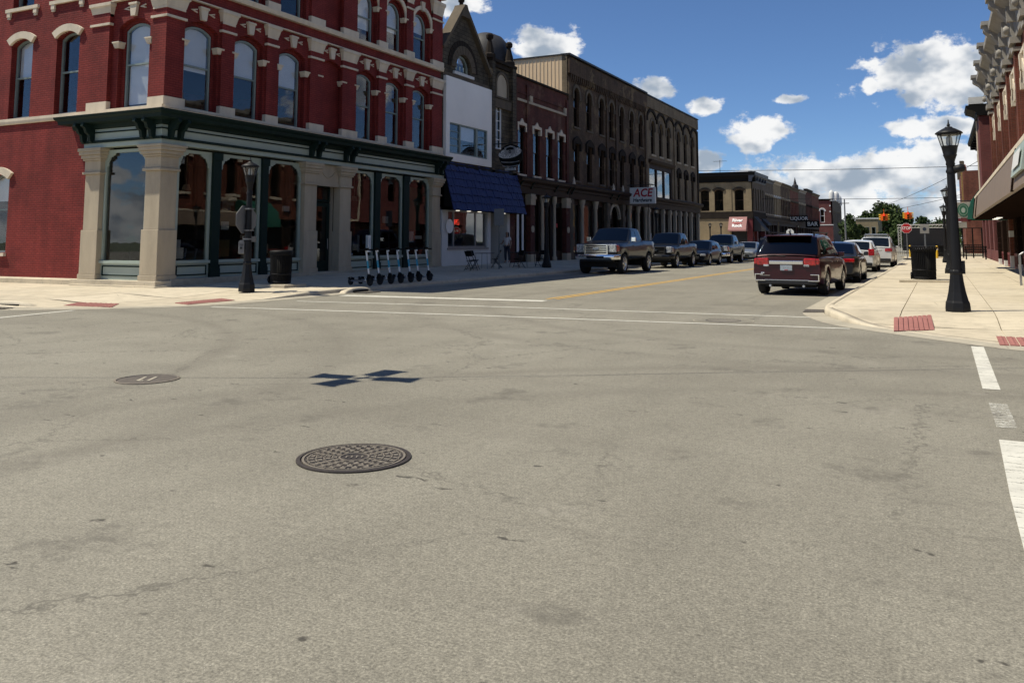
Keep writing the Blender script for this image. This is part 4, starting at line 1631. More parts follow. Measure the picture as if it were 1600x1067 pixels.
# shop: white wall, window, recessed doorway
wallpart(st, F, rect(.02, 4.95, .2, 3.15), [rect(.60, 4.62, 1.18, 2.98)], .0, .28, 'white_paint', 'shop_wall')
fr = MB(F)
fr.plate(rect(.60, 4.62, 1.18, 2.98), [rect(.68, 1.28, 1.26, 2.93), rect(1.36, 3.50, 1.26, 2.93), rect(3.58, 4.54, 1.26, 2.93)], .10, .18)
fr.box(.52, 4.70, -.05, .0995, 1.09, 1.18)
o = fr.build('shop_window', 'metal_grey', st)
mb = MB(F)
mb.plate(rect(.68, 4.54, 1.26, 2.93), [], .14, .146)
mb.build('pane', 'shop_glass', o)
mb = MB(F)
mb.lathe([(.34, 0), (.34, .02)], 20, T=T((.64, -.06, 2.22)) @ RX(90))
mb.build('round_sign', 'sign_white', st)
neon = MB(F)
for (x, pts) in ((0, [(0, 0), (.10, 0), (.10, .16), (0, .16), (0, 0)]), (.14, [(0, 0), (0, .16), (.10, .16), (.10, .08), (0, .08)]), (.28, [(.10, 0), (0, 0), (0, .16), (.10, .16)]), (.42, [(0, 0), (0, .16), (.10, 0), (.10, .16)])):
    neon.tube([(1.42 + x * 1.35 + p[0] * 1.2, .20, 2.32 + p[1] * 1.5) for p in pts], .022, 5)
neon.build('neon_letters', 'neon_red', st)
mb = MB(F)
mb.box(4.96, 5.0, .0, 1.6, .2, 3.15)
mb.box(6.95, 7.25, .0, 1.6, .2, 3.15)
mb.box(5.0, 6.95, 1.6, 1.7, .2, 3.15)
mb.build('doorway_wall', 'white_paint', st)
mb = MB(F)
mb.plate(rect(5.06, 6.0, .24, 2.45), [rect(5.16, 5.90, .5, 2.3)], 1.50, 1.58)
d_ = mb.build('door', 'metal_dark', st)
mb = MB(F)
mb.plate(rect(5.16, 5.90, .5, 2.3), [], 1.53, 1.536)
mb.build('pane', 'dim_glass', d_)
wallpart(st, F, rect(7.25, WID, .2, 3.15), [], .0, .3, 'dark_red_brick', 'shop_wall')
# soffit with downlights, awning of shingle courses
mb = MB(F)
mb.box(.02, WID + .10, -.55, .30, 3.0, 3.14)
mb.build('awning_soffit', 'sign_black', st)
mb = MB(F)
mb.box(.02, WID + .10, -.10, .11, 3.141, 5.28)
for e in (.02, WID + .10):
    mb.add([(e, -.62, 3.0), (e, .1, 3.0), (e, .1, 5.28), (e, -.02, 5.28)], [(0, 1, 2, 3)])
mb.build('awning_frame', 'sign_black', st)
for x in (1.05, 2.15, 3.25, 5.95):
    mb = MB(F)
    mb.lathe([(.10, 0), (.10, .03)], 12, (x, -.28, 2.965))
    mb.build('downlight', 'soffit_light', st)
rows, ncol = 6, 30
top, bot = Vector((0, -.04, 5.28)), Vector((0, -.64, 3.0))
slope = (bot - top)
ang = math.degrees(math.atan2(-slope.y, -slope.z))


def shingle_mesh():
    mb = MB()
    w = (WID + .08) / ncol - .012
    L = slope.length / rows * 1.10
    mb.add([(0, 0, 0), (w, 0, 0), (w, 0, L), (0, 0, L), (0, -.06, 0), (w, -.06, 0), (w, -.006, L), (0, -.006, L)],
           [(0, 1, 2, 3), (4, 7, 6, 5), (0, 4, 5, 1), (1, 5, 6, 2), (2, 6, 7, 3), (3, 7, 4, 0)])
    return mb.mesh('shingle')


sm = cached('shingle', shingle_mesh)
rs = random.Random(3)
for r_ in range(rows):
    p = top + slope * ((r_ + 1) / rows)
    for c in range(ncol):
        put('shingle', sm, 'awning_blue', st, F @ T((.02 + c * (WID + .08) / ncol, p.y + rs.uniform(-.012, .012), p.z + rs.uniform(-.03, .03))) @ RX(-ang * 1.0) @ RZ(rs.uniform(-.6, .6)))

# ================================================================== DARK RED BRICK SHOP (two storeys)
Y0 = 42.84
r2 = thing('red_brick_shop', 'dark red brick two storey shop with pale pointed window hoods and brown shopfront', 'building', (-21.2, Y0, 0))
WID = 7.74
hx = [43.75 - Y0, 45.80 - Y0, 47.68 - Y0, 49.46 - Y0]
wallpart(r2, F, rect(0, WID, 5.0, 10.9), [rect(x - .46, x + .46, 5.34, 8.08) for x in hx], .05, .35, 'dark_red_brick')
for i, x in enumerate(hx):
    window(r2, F, x, 5.34, .92, 2.74, 0, .16, 'dark_brown_paint', 'dim_glass', .06, .5, blind=(None, .16, None, None)[i])

    def ph():
        mb = MB()
        mb.plate([(-.62, -.28), (-.46, -.28), (-.46, .06), (.46, .06), (.46, -.28), (.62, -.28), (.62, .20), (.22, .24), (0, .46), (-.22, .24), (-.62, .20)], [], -.07, .12)
        return mb.mesh('window_hood')
    put('window_hood', cached('pointhood', ph), 'cream_stone', r2, F @ T((x, 0.04, 8.08)))
    sharebox(r2, F, (x, -.04, 5.22), (1.08, .14, .10), 'cream_stone', 'sill')
for (a, b) in ((.0, .22), (1.50, 1.72), (WID - .3, WID)):
    boxpart(r2, F, (a, b, -.04, .049, 5.2, 10.6), 'dark_red_brick', 'pilaster')
boxpart(r2, F, (.23, WID - .31, -.03, .12, 9.52, 9.66), 'tan_stone', 'string_course')
boxpart(r2, F, (.23, WID - .31, -.01, .12, 9.98, 10.06), 'dark_red_brick', 'string_course')
boxpart(r2, F, (-.0, WID, -.06, .42, 10.9, 11.02), 'dark_stone', 'coping')
for x in (2.1, WID - .5):
    sharebox(r2, F, (x, -.05, 9.67), (.36, .12, .34), 'tan_stone', 'block')
shell(r2, WID, 15, 10.9, 'dark_red_brick', F, floors=(5.0,))
BRP = [(.3, 4.24), (-.05, 4.24), (-.10, 4.62), (-.18, 4.66), (-.20, 4.80), (-.42, 4.92), (-.46, 5.08), (-.30, 5.16), (.3, 5.18)]
cornice(r2, F, .02, WID - .02, BRP, 'dark_brown_paint')
for x in (.3, 1.85, 5.3, 7.3):
    put('cornice_bracket', bk, 'dark_brown_paint', r2, F @ T((x, -.06, 4.95)) @ Matrix.Scale(.75, 4))
for (x, w, m) in ((2.08, .55, 'dark_red_brick'), (7.40, .58, 'dark_red_brick')):
    mb = MB(F)
    mb.box(x - w / 2, x + w / 2, -.10, .20, .3, 3.6)
    mb.build('column', m, r2)
    mb = MB(F)
    mb.box(x - w / 2 - .05, x + w / 2 + .05, -.15, .2, 3.601, 4.23)
    mb.box(x - w / 2 - .09, x + w / 2 + .09, -.19, .2, 3.95, 4.10)
    mb.build('column_cap', 'tan_stone', r2)
    boxpart(r2, F, (x - w / 2 - .05, x + w / 2 + .05, -.15, .2, .2, .75), 'tan_stone', 'column_base')
    mb = MB(F)
    mb.lathe([(.20, 0), (.20, .04)], 14, T=T((x, -.09, 2.2)) @ RX(90))
    mb.build('rosette', 'tan_stone', r2)
for x in (3.75, 4.32, 5.55):
    mb = MB(F)
    mb.lathe([(.16, .2), (.16, .5), (.10, .6), (.10, 3.7), (.15, 3.85), (.17, 4.23)], 10, (x, .05, 0))
    mb.build('slim_column', 'tan_stone', r2)
wallpart(r2, F, rect(.1, WID, .2, 4.23), [rect(.35, 1.75, .9, 3.9), rect(2.4, 3.6, .9, 3.9), rect(3.95, 5.3, .35, 3.9), rect(5.75, 7.05, .9, 3.9)], .22, .34, 'dark_brown_paint', 'shopfront')
for (a, b, z) in ((.35, 1.75, .9), (2.4, 3.6, .9), (3.95, 5.3, .35), (5.75, 7.05, .9)):
    mb = MB(F)
    mb.plate(rect(a, b, z, 3.9), [], .27, .276)
    mb.build('pane', 'shop_glass', r2)
mb = MB(F)
mb.box(.55, .80, .16, .20, .9, 3.2)
mb.box(1.20, 1.42, .16, .20, .9, 3.2)
mb.build('door_stile', 'blind_white', r2)
mb = MB(F)
mb.box(2.62, 3.05, .23, .262, 2.35, 2.95)
mb.build('window_sign', 'sign_red', r2)
mb = MB(F)
mb.box(5.95, 6.45, .23, .262, 2.35, 2.60)
mb.build('window_sign', 'sign_red', r2)

# ================================================================== BROWN BRICK THREE STOREY BLOCK
Y0 = 50.62
bb = thing('brown_brick_block', 'weathered brown brick three storey block with narrow arched windows and metal sided flank', 'building', (-21.2, Y0, 0))
WID = 16.6
cx3 = [52.15 - Y0, 54.45 - Y0, 56.85 - Y0, 58.95 - Y0, 61.2 - Y0, 63.55 - Y0, 65.85 - Y0]
hol = [loop(.95, 2.66, .47, x, 9.04) for x in cx3] + [loop(.95, 2.55, .20, x, 5.48) for x in cx3]
wallpart(bb, F, rect(0, WID, 5.0, 13.62), hol, .06, .36, 'brown_brick')
for i, x in enumerate(cx3):
    window(bb, F, x, 9.04, .93, 2.64, .46, .20, 'dark_brown_paint', 'dim_glass', .06, .5)
    window(bb, F, x, 5.48, .93, 2.53, .20, .20, 'dark_brown_paint', 'dim_glass', .06, .5, blind=(None, .3, None, None, .5, None, None)[i])

    def rh():
        mb = MB()
        mb.plate(loop(1.42, .72, .70, 0, 0, 14)[2:] + loop(.97, .49, .47, 0, 0, 14)[2:][::-1], [], -.05, .12)
        mb.box(-.72, -.50, -.07, .12, -.30, .019)
        mb.box(.50, .72, -.07, .12, -.30, .019)
        return mb.mesh('window_hood')

    def ch():
        mb = MB()
        mb.plate([(-.70, -.45), (-.49, -.45), (-.49, .0), (.49, .0), (.49, -.45), (.70, -.45), (.74, .12), (.45, .34), (.2, .42), (0, .50), (-.2, .42), (-.45, .34), (-.74, .12)], [], -.10, .12)
        return mb.mesh('window_hood')
    put('window_hood', cached('roundhood', rh), 'brown_stone', bb, F @ T((x, .05, 11.19)))
    put('window_hood', cached('caphood', ch), 'dark_stone', bb, F @ T((x, .04, 7.92)))
    sharebox(bb, F, (x, -.04, 8.90), (1.15, .14, .13), 'brown_stone', 'sill')
    sharebox(bb, F, (x, -.04, 5.35), (1.15, .14, .12), 'brown_stone', 'sill')
for x in (0.0, 7.15, 9.15, WID - .34):
    boxpart(bb, F, (x, x + .34, -.03, .059, 5.2, 12.2), 'brown_brick', 'pilaster')
for i in range(46):       # corbel table
    x = .35 + i * (WID - .7) / 45

    def cb_():
        mb = MB()
        mb.box(-.07, .07, -.10, .06, 0, .34)
        mb.box(-.07, .07, -.05, .06, -.12, -.001)
        return mb.mesh('corbel')
    put('corbel', cached('corbel', cb_), 'brown_brick', bb, F @ T((x, 0, 12.10)))
boxpart(bb, F, (0, WID, -.11, .06, 12.441, 13.45), 'brown_brick', 'parapet')
boxpart(bb, F, (-.06, WID, -.16, .5, 13.62, 13.74), 'dark_metal_cap', 'coping')
# tan metal panels on the flank above the lower neighbour
ny = 26
for i in range(ny):
    a = -.42 - i * .27

    def pan():
        mb = MB()
        mb.box(-.262, 0, -.03, .0, 0, 2.62)
        mb.box(-.262, -.23, -.055, -.031, 0, 2.62)
        return mb.mesh('siding_panel')
    put('siding_panel', cached('siding', pan), 'metal_siding', bb, T((a, -.005, 11.0)))
boxpart(bb, I4, (-7.6, -.30, -.12, .12, 13.621, 13.71), 'dark_metal_cap', 'flank_coping')
boxpart(bb, I4, (-.415, -.065, -.03, .0, 10.9, 13.61), 'tan_brick', 'quoin')
shell(bb, WID, 16, 13.6, 'brown_brick', F, floors=(5.0, 8.7))
cornice(bb, F, .02, WID - .02, BRP, 'dark_brown_paint')
for x in (.2, 7.5, 8.9, WID - .5):
    put('cornice_bracket', bk, 'dark_brown_paint', bb, F @ T((x, -.06, 4.95)) @ Matrix.Scale(.75, 4))
for x in (.15, 7.65, 9.7):
    mb = MB(F)
    mb.lathe([(.10, 5.16), (.10, 5.3), (.06, 5.34), (.08, 5.44), (.0, 5.66)], 8, (x, -.30, 0))
    mb.build('cornice_finial', 'cream_stone', bb)
for x in (2.45, 4.95, 12.2, 14.3, 16.2):
    mb = MB(F)
    mb.lathe([(.20, .3), (.20, .62), (.13, .75), (.12, 3.65), (.18, 3.8), (.15, 3.85), (.22, 4.08), (.24, 4.23)], 12, (x, .08, 0))
    mb.build('slim_column', 'tan_stone', bb)
for x in (.3, 7.2, 10.55):
    mb = MB(F)
    for k in range(9):
        g_ = .03 if k % 2 else 0
        mb.box(x - .32 + g_, x + .32 - g_, -.10 + g_, .2, .3 + k * .436, .3 + (k + 1) * .436 - .004)
    mb.build('stone_pier', 'brown_stone', bb)
wallpart(bb, F, rect(.1, WID, .2, 4.23), [rect(.75, 2.2, .8, 3.9), rect(2.75, 4.65, .35, 3.9), rect(5.25, 6.75, .8, 3.9), loop(1.9, 3.7, .95, 9.05, .35, 14), rect(11.0, 12.0, .8, 3.9), rect(12.4, 14.1, .8, 3.9), rect(14.5, 16.0, .8, 3.9)], .25, .36, 'dark_brown_paint', 'shopfront')
for (a, b, z) in ((.75, 2.2, .8), (2.75, 4.65, .35), (5.25, 6.75, .8), (11.0, 12.0, .8), (12.4, 14.1, .8), (14.5, 16.0, .8)):
    mb = MB(F)
    mb.plate(rect(a, b, z, 3.9), [], .29, .296)
    mb.build('pane', 'shop_glass', bb)
ring_stones(F, 9.05, 3.1, .96, 1.22, 13, .08, .26, bb, 'tan_stone')
mb = MB(F)
mb.plate(loop(1.9, 3.7, .95, 9.05, .35, 14), [loop(1.5, 2.3, 0, 9.05, .45)], .60, .68)
mb.build('door', 'dark_brown_paint', bb)
mb = MB(F)
mb.box(.95, 1.35, .262, .285, 2.2, 2.9)
mb.box(1.0, 1.30, .262, .285, 1.3, 1.6)
mb.build('window_poster', 'blind_white', bb)

# ================================================================== TAN BRICK BLOCK
Y0 = 67.32
tb = thing('tan_brick_block', 'tan brick three storey block with round arched windows beside the far street corner', 'building', (-21.2, Y0, 0))
WID = 16.7
t3 = [69.1 - Y0, 71.4 - Y0, 73.75 - Y0, 76.95 - Y0, 79.4 - Y0, 81.9 - Y0]
hol = [loop(1.1, 2.85, .55, x, 8.75) for x in t3] + [loop(1.0, 2.6, .2, x, 5.30) for x in t3[3:]] + [rect(.7, 7.5, 5.1, 7.95)]
wallpart(tb, F, rect(0, WID, 5.0, 13.55), hol, .05, .35, 'tan_brick')
for x in t3:
    window(tb, F, x, 8.75, 1.08, 2.83, .54, .18, 'dark_brown_paint', 'dim_glass', .06, .55)
    put('window_hood', cached('roundhood', rh), 'dark_stone', tb, F @ T((x, .05, 11.05)) @ Matrix.Scale(1.15, 4))
    sharebox(tb, F, (x, -.04, 8.60), (1.3, .14, .14), 'tan_stone', 'sill')
for x in t3[3:]:
    window(tb, F, x, 5.30, .98, 2.58, .2, .18, 'dark_brown_paint', 'dim_glass', .06, .5)
    put('window_hood', CACHE['caphood'], 'dark_stone', tb, F @ T((x, .04, 7.72)))
fr = MB(F)
fr.plate(rect(.7, 7.5, 5.1, 7.95), [rect(.85 + i * 2.2, 2.75 + i * 2.2, 5.2, 7.55) for i in range(3)], .10, .24)
o = fr.build('window_bay', 'dark_brown_paint', tb)
for i in range(3):
    mb = MB(F)
    mb.plate(rect(.85 + i * 2.2, 2.75 + i * 2.2, 5.2, 7.55), [], .18, .186)
    mb.build('pane', 'shop_glass', o)
cornice(tb, F, .5, 7.7, [(.1, 7.96), (-.1, 7.96), (-.2, 8.1), (-.25, 8.25), (.1, 8.3)], 'dark_brown_paint', 'bay_cornice')
for i in range(6):        # scalloped arch band under the parapet
    x = (i + .5) * WID / 6 if i else WID / 12

    def scl():
        mb = MB()
        mb.plate(loop(2.75, .95, .70, 0, 0, 14)[2:] + loop(2.35, .70, .55, 0, 0, 14)[2:][::-1], [], -.06, .06)
        mb.box(-1.40, -1.18, -.08, .06, -.16, .23)
        return mb.mesh('arch_band')
    put('arch_band', cached('scallop', scl), 'dark_stone', tb, F @ T((x, 0, 11.62)))
boxpart(tb, F, (8.05, 8.40, -.05, .049, 5.2, 12.0), 'tan_brick', 'pilaster')
boxpart(tb, F, (WID - .36, WID, -.05, .049, 5.2, 12.4), 'dark_stone', 'pilaster')
boxpart(tb, F, (0, WID, -.07, .05, 12.58, 13.5), 'tan_brick', 'parapet')
boxpart(tb, F, (0, WID + .05, -.12, .5, 13.55, 13.65), 'dark_metal_cap', 'coping')
shell(tb, WID, 18, 13.5, 'tan_brick', F, floors=(5.0, 8.5))
cornice(tb, F, .02, WID + .1, BRP, 'dark_brown_paint')
for x in (.3, 2.3, 4.4, 6.5, 8.2, 9.9, 11.8, 13.7, 16.4):
    mb = MB(F)
    mb.box(x - .16, x + .16, -.05, .2, .3, 4.23)
    mb.box(x - .21, x + .21, -.10, .2, 3.85, 4.10)
    mb.build('shopfront_post', 'tan_stone', tb)
wallpart(tb, F, rect(.1, WID, .2, 4.23), [rect(a + .25, b - .25, .8, 3.8) for a, b in ((.3, 2.3), (2.3, 4.4), (4.4, 6.5), (6.5, 8.2), (8.2, 9.9), (9.9, 11.8), (11.8, 13.7), (13.7, 16.4))], .22, .34, 'dark_brown_paint', 'shopfront')
for (a, b) in ((.3, 2.3), (2.3, 4.4), (4.4, 6.5), (6.5, 8.2), (8.2, 9.9), (9.9, 11.8), (11.8, 13.7), (13.7, 16.4)):
    mb = MB(F)
    mb.plate(rect(a + .25, b - .25, .8, 3.8), [], .27, .276)
    mb.build('pane', 'shop_glass', tb)
for (x, m) in ((1.2, 'sign_white'), (3.3, 'sign_white'), (7.3, 'sign_white'), (10.8, 'white_sign'), (12.7, 'sign_red')):
    mb = MB(F)
    mb.box(x - .4, x + .3, .23, .262, 1.6, 2.15)
    mb.build('window_poster', m, tb)


# ================================================================== hanging shop signs on the left side
sg = thing('hanging_box_sign', 'white hanging box sign with red ACE over black Hardware lettering', 'sign', (-21.0, 62.0, 4.31))
mb = MB()
mb.box(.08, 2.08, -.11, .11, 0, 1.23)
mb.build('sign_box', 'white_sign', sg, bevel=.02)
text_obj('letters', 'ACE', .84, 'sign_red', sg, T((1.10, -.118, .80)) @ UPRIGHT, .006, .022, .18, sx=.92)
text_obj('letters', 'Hardware', .40, 'sign_black', sg, T((1.08, -.118, .27)) @ UPRIGHT, .006, .008, .12, sx=.90)
mb = MB()
mb.tube([(-.15, 0, 1.42), (2.1, 0, 1.42)], .03)
for x in (.5, 1.7):
    mb.tube([(x, 0, 1.23), (x, 0, 1.42)], .02)
mb.tube([(-.15, 0, 1.9), (1.9, 0, 1.44)], .012)
mb.build('bracket', 'metal_dark', sg)

sg = thing('hanging_oval_sign', 'round hanging shop sign with a pale speckled oval over dark bands', 'sign', (-21.0, 40.0, 5.35))
q = NT('sign_speckle').set(.6)
q.color(q.ramp(q.noise(22, 3, .7), [(.40, (.02, .02, .022)), (.46, (.42, .42, .42)), (.62, (.60, .60, .60))]))


def ell(a, b, cx, cz, n=28, tilt=0):
    P = []
    for i in range(n):
        t = 2 * math.pi * i / n
        x, z = a * math.cos(t), b * math.sin(t)
        P.append((cx + x * math.cos(tilt) - z * math.sin(tilt), cz + x * math.sin(tilt) + z * math.cos(tilt)))
    return P


mb = MB()
mb.plate(ell(.68, .62, .95, .62), [], -.05, .05)
mb.build('board', 'sign_black', sg)
mb = MB()
mb.plate(ell(.68, .27, .92, .78, tilt=.14), [], -.062, -.051)
mb.build('pale_oval', 'sign_speckle', sg)
mb = MB()
mb.plate([(.62, .70), (1.20, .72), (1.24, 1.10), (.94, 1.18), (.60, 1.06)], [], -.072, -.063)
mb.build('badge', 'metal_grey', sg)
mb = MB()
mb.plate(ell(.075, .075, .93, .84, 16), [ell(.035, .035, .93, .84, 16)], -.080, -.073)
mb.plate([(.70, .93), (1.16, .95), (1.14, 1.06), (.94, 1.10), (.72, 1.04)], [], -.080, -.073)
mb.build('badge_mark', 'sign_black', sg)
mb = MB()
for (a, zc) in ((.60, .36), (.50, .14)):
    o_ = [(.93 + a * math.sin(t), zc - .10 * math.cos(t)) for t in [(-1.1 + 2.2 * i / 12) for i in range(13)]]
    mb.plate(o_ + [(x, z + .045) for x, z in o_[::-1]], [], -.062, -.051)
mb.build('bands', 'metal_grey', sg)
mb = MB()
for i in range(8):
    mb.box(.62 + i * .078, .66 + i * .078, -.05, .05, -.14 + .0 * i, -.02 + .03 * (i % 3))
mb.build('lettering', 'metal_grey', sg)
mb = MB()
mb.tube([(-.2, 0, 1.3), (1.5, 0, 1.3)], .025)
mb.tube([(-.2, 0, 1.75), (1.3, 0, 1.32)], .012)
mb.build('bracket', 'metal_dark', sg)

# ================================================================== RIVER ROCK corner building beyond the side street
rr = thing('corner_bar_building', 'beige brick two storey corner building with dark cornice and pink River Rock awning', 'building', (-21.2, 111.2, 0))
B = 14.0
xs = (-6.05, -4.25, -1.65, -8.4, -11.0)
wallpart(rr, I4, rect(-B, 0, 5.3, 9.1), [loop(1.15, 2.75, .25, x, 5.42) for x in xs], 0, .35, 'beige_brick')
for x in xs:
    window(rr, I4, x, 5.42, 1.13, 2.73, .25, .2, 'dark_brown_paint', 'dim_glass', .08, .5)
    mb = MB()
    mb.plate(loop(1.7, .62, .36, x, 7.85, 12)[2:] + loop(1.15, .32, .25, x, 7.85, 12)[2:][::-1], [], -.10, .1)
    mb.build('window_hood', 'dark_stone', rr)
for x in (-.42, -2.95, -5.15, -7.1):
    boxpart(rr, I4, (x - .35, x + .35, -.06, .0, 5.31, 9.0), 'beige_brick', 'pilaster')
for x in (-1.65, -5.15, -8.4):
    mb = MB()
    mb.plate(rect(x - .95, x + .95, 8.45, 8.95), [rect(x - .85, x + .85, 8.53, 8.87)], -.04, .0)
    mb.build('brick_panel', 'beige_brick', rr)
wallpart(rr, I4, rect(-B, 0, .1, 4.38), [rect(-2.75, -.75, .15, 3.6)], 0, .35, 'beige_brick', 'wall')
boxpart(rr, I4, (-B, .06, -.08, .3, 4.39, 5.29), 'dark_stone', 'band')
cornice(rr, I4, -B, .5, [(.3, 9.1), (-.1, 9.1), (-.15, 9.5), (-.5, 9.9), (-.55, 10.35), (-.1, 10.42), (.3, 10.42)], 'sign_black')
cornice(rr, F, -.5, 9.0, [(.3, 9.1), (-.1, 9.1), (-.15, 9.5), (-.5, 9.9), (-.55, 10.351), (-.1, 10.421), (.3, 10.421)], 'navy_paint')
for i in range(5):
    sharebox(rr, F, (.3 + i * 1.9, -.45, 9.3), (.2, .4, .55), 'navy_paint', 'cornice_bracket')
wallpart(rr, F, rect(.0, 9.0, 5.3, 9.1), [loop(.9, 2.9, .3, x, 5.5) for x in (1.0, 2.6, 4.2, 5.9, 7.6)], 0, .3, 'grey_brick')
for x in (1.0, 2.6, 4.2, 5.9, 7.6):
    window(rr, F, x, 5.5, .88, 2.88, .3, .15, 'dark_brown_paint', 'dim_glass', .06, .5)
boxpart(rr, F, (0, 9.0, -.08, .3, 4.39, 5.29), 'dark_stone', 'band')
wallpart(rr, F, rect(0, 9.0, .1, 4.38), [rect(.6, 2.8, .3, 3.7), rect(3.4, 8.4, .9, 3.6)], .0, .62, 'maroon_paint', 'shopfront')
mb = MB(F)
mb.plate(rect(3.4, 8.4, .9, 3.6), [], .56, .566)
mb.build('pane', 'dim_glass', rr)
boxpart(rr, I4, (-.74, -.02, -.03, -.001, .1, 4.38), 'maroon_paint', 'corner_panel')
mb = MB()
mb.box(-2.74, -.76, .30, .34, .15, 3.6)
mb.build('door', 'metal_dark', rr)


def awning(root, FM, x0, x1, zt, zb, d, mat, name='awning'):
    mb = MB(FM)
    mb.add([(x0, -.02, zt), (x1, -.02, zt), (x1, -d, zb + .18), (x0, -d, zb + .18), (x0, -d, zb), (x1, -d, zb), (x0, -.02, zb), (x1, -.02, zb),
            ], [(0, 3, 2, 1), (3, 4, 5, 2), (0, 6, 4, 3), (1, 2, 5, 7)])
    mb.add([(x0 + .01, -.03, zt - .03), (x1 - .01, -.03, zt - .03), (x1 - .01, -d + .02, zb + .15), (x0 + .01, -d + .02, zb + .15)], [(0, 1, 2, 3)])
    return mb.build(name, mat, root)


aw = awning(rr, I4, -2.95, -.68, 4.70, 2.75, 1.15, 'awning_pink')
sl = math.degrees(math.atan2(1.15, 4.70 - 2.93))
text_obj('letters', 'River', .62, 'sign_white', aw, T((-1.85, -.42, 4.15)) @ RX(-sl) @ UPRIGHT, .01, .02)
text_obj('letters', 'Rock', .62, 'sign_white', aw, T((-1.85, -.84, 3.47)) @ RX(-sl) @ UPRIGHT, .01, .02)
mb = MB(T((-1.85, -.645, 3.80)) @ RX(-sl))
for i in range(5):
    mb.box(-.55 + i * .23, -.38 + i * .23, -.012, .0, -.08, .06)
mb.build('red_lettering', 'sign_red', aw)
awning(rr, F, .35, 3.0, 4.75, 2.75, 1.5, 'awning_black')
awning(rr, F, 6.0, 9.0, 4.55, 3.6, .8, 'awning_black')
mb = MB()
mb.box(-B, -B + .3, .36, 20, 0, 10.1)
mb.box(-B, 0, 19.7, 20, 0, 10.1)
mb.build('side_wall', 'beige_brick', rr)
mb = MB()
mb.box(-B + .31, -.36, .36, 19.6, 9.6, 9.8)
mb.build('roof', 'dark_stone', rr)
mb = MB()
mb.box(-4.4, -4.2, .4, 19.6, .1, 9.5)
mb.build('inner_wall', 'interior_dark', rr)
mb = MB()
mb.box(-B + .31, -.36, .40, 19.6, 4.6, 4.8)
mb.build('floor_slab', 'interior_dark', rr)
an = thing('roof_antenna', 'thin television antenna standing on the beige corner building roof', 'antenna', (-25.5, 112.5, 9.8))
mb = MB()
mb.tube([(0, 0, 0), (0, 0, 2.35)], .03)
mb.build('mast', 'metal_dark', an)
mb = MB()
mb.tube([(-.9, 0, 2.2), (.9, 0, 2.2)], .02)
for i in range(6):
    x = -.8 + i * .32
    mb.tube([(x, -.4, 2.2), (x, .4, 2.2)], .012)
mb.build('boom', 'metal_dark', an)

# ================================================================== far row of shops on the left
def far_shop(y0, y1, h, wall, win_n, label, hood, cor, z2=5.3, wh=2.7, base='dark_brown_paint', arch=.25, frame='dark_brown_paint', storey3=False):
    w = y1 - y0
    t = thing('shop_building', label, 'building', (-21.2, y0, 0), 0, 'row of far shop buildings')
    xs = [w * (i + .5) / win_n for i in range(win_n)]
    ww = min(1.0, w / win_n * .55)
    wallpart(t, F, rect(.01, w - .01, 4.9, h - .5), [loop(ww, wh, arch, x, z2) for x in xs], 0, .3, wall)
    for x in xs:
        window(t, F, x, z2, ww - .02, wh - .02, arch, .15, frame, 'dim_glass', .06, .5)
        sharebox(t, F, (x, -.06, z2 - .14), (ww + .2, .12, .13), hood, 'sill')
        mb = MB(F)
        mb.plate(loop(ww + .36, .42, arch + .02, x, z2 + wh - .26)[2:] + loop(ww, .24, arch, x, z2 + wh - .24)[2:][::-1], [], -.08, .05)
        mb.build('window_hood', hood, t)
    cornice(t, F, .01, w - .01, [(.3, h - .5), (-.06, h - .5), (-.1, h - .3), (-.3, h - .12), (-.32, h), (.3, h)], cor)
    cornice(t, F, .01, w - .01, [(.3, 4.3), (-.06, 4.3), (-.1, 4.7), (-.25, 4.8), (-.25, 4.9), (.3, 4.9)], base)
    k = max(2, int(w / 2.4))
    wallpart(t, F, rect(.02, w - .02, .1, 4.3), [rect(w * i / k + .2, w * (i + 1) / k - .2, .8, 3.8) for i in range(k)], .1, .62, base, 'shopfront')
    for i in range(k):
        mb = MB(F)
        mb.plate(rect(w * i / k + .2, w * (i + 1) / k - .2, .8, 3.8), [], .56, .566)
        mb.build('pane', 'dim_glass', t)
    shell(t, w, 12, h - .5, wall, F, floors=(4.9,))
    return t


far_shop(120.2, 127.0, 10.1, 'grey_brick', 5, 'grey brick shop right after the corner building with dark awnings', 'tan_stone', 'navy_paint')
far_shop(127.0, 133.4, 10.25, 'beige_brick', 4, 'cream fronted far shop with tall pale window frames', 'white_paint', 'tan_stone', frame='blind_white')
far_shop(133.4, 142.6, 10.3, 'brown_brick', 6, 'brown brick far shop just left of the spired parapet', 'tan_stone', 'brown_stone')
fs = far_shop(142.6, 151.7, 10.2, 'orange_red_brick', 6, 'rust coloured brick far shop with a small dark spire', 'brown_stone', 'brown_stone')
mb = MB(F)
mb.lathe([(.55, 10.2), (.5, 10.9), (.3, 11.0), (.0, 12.3)], 8, (7.2, .2, 0), smooth=False)
mb.build('spire', 'slate_dome', fs)
far_shop(151.7, 160.4, 10.35, 'grey_brick', 5, 'pale grey brick far shop behind the LIQUOR sign', 'tan_stone', 'grey_stone')
far_shop(160.4, 169.0, 10.9, 'dark_red_brick', 5, 'dark red brick far shop with heavy black cornice', 'dark_stone', 'sign_black')
far_shop(169.0, 179.4, 10.6, 'orange_red_brick', 6, 'orange red brick far shop at the end of the left row', 'brown_stone', 'brown_stone')
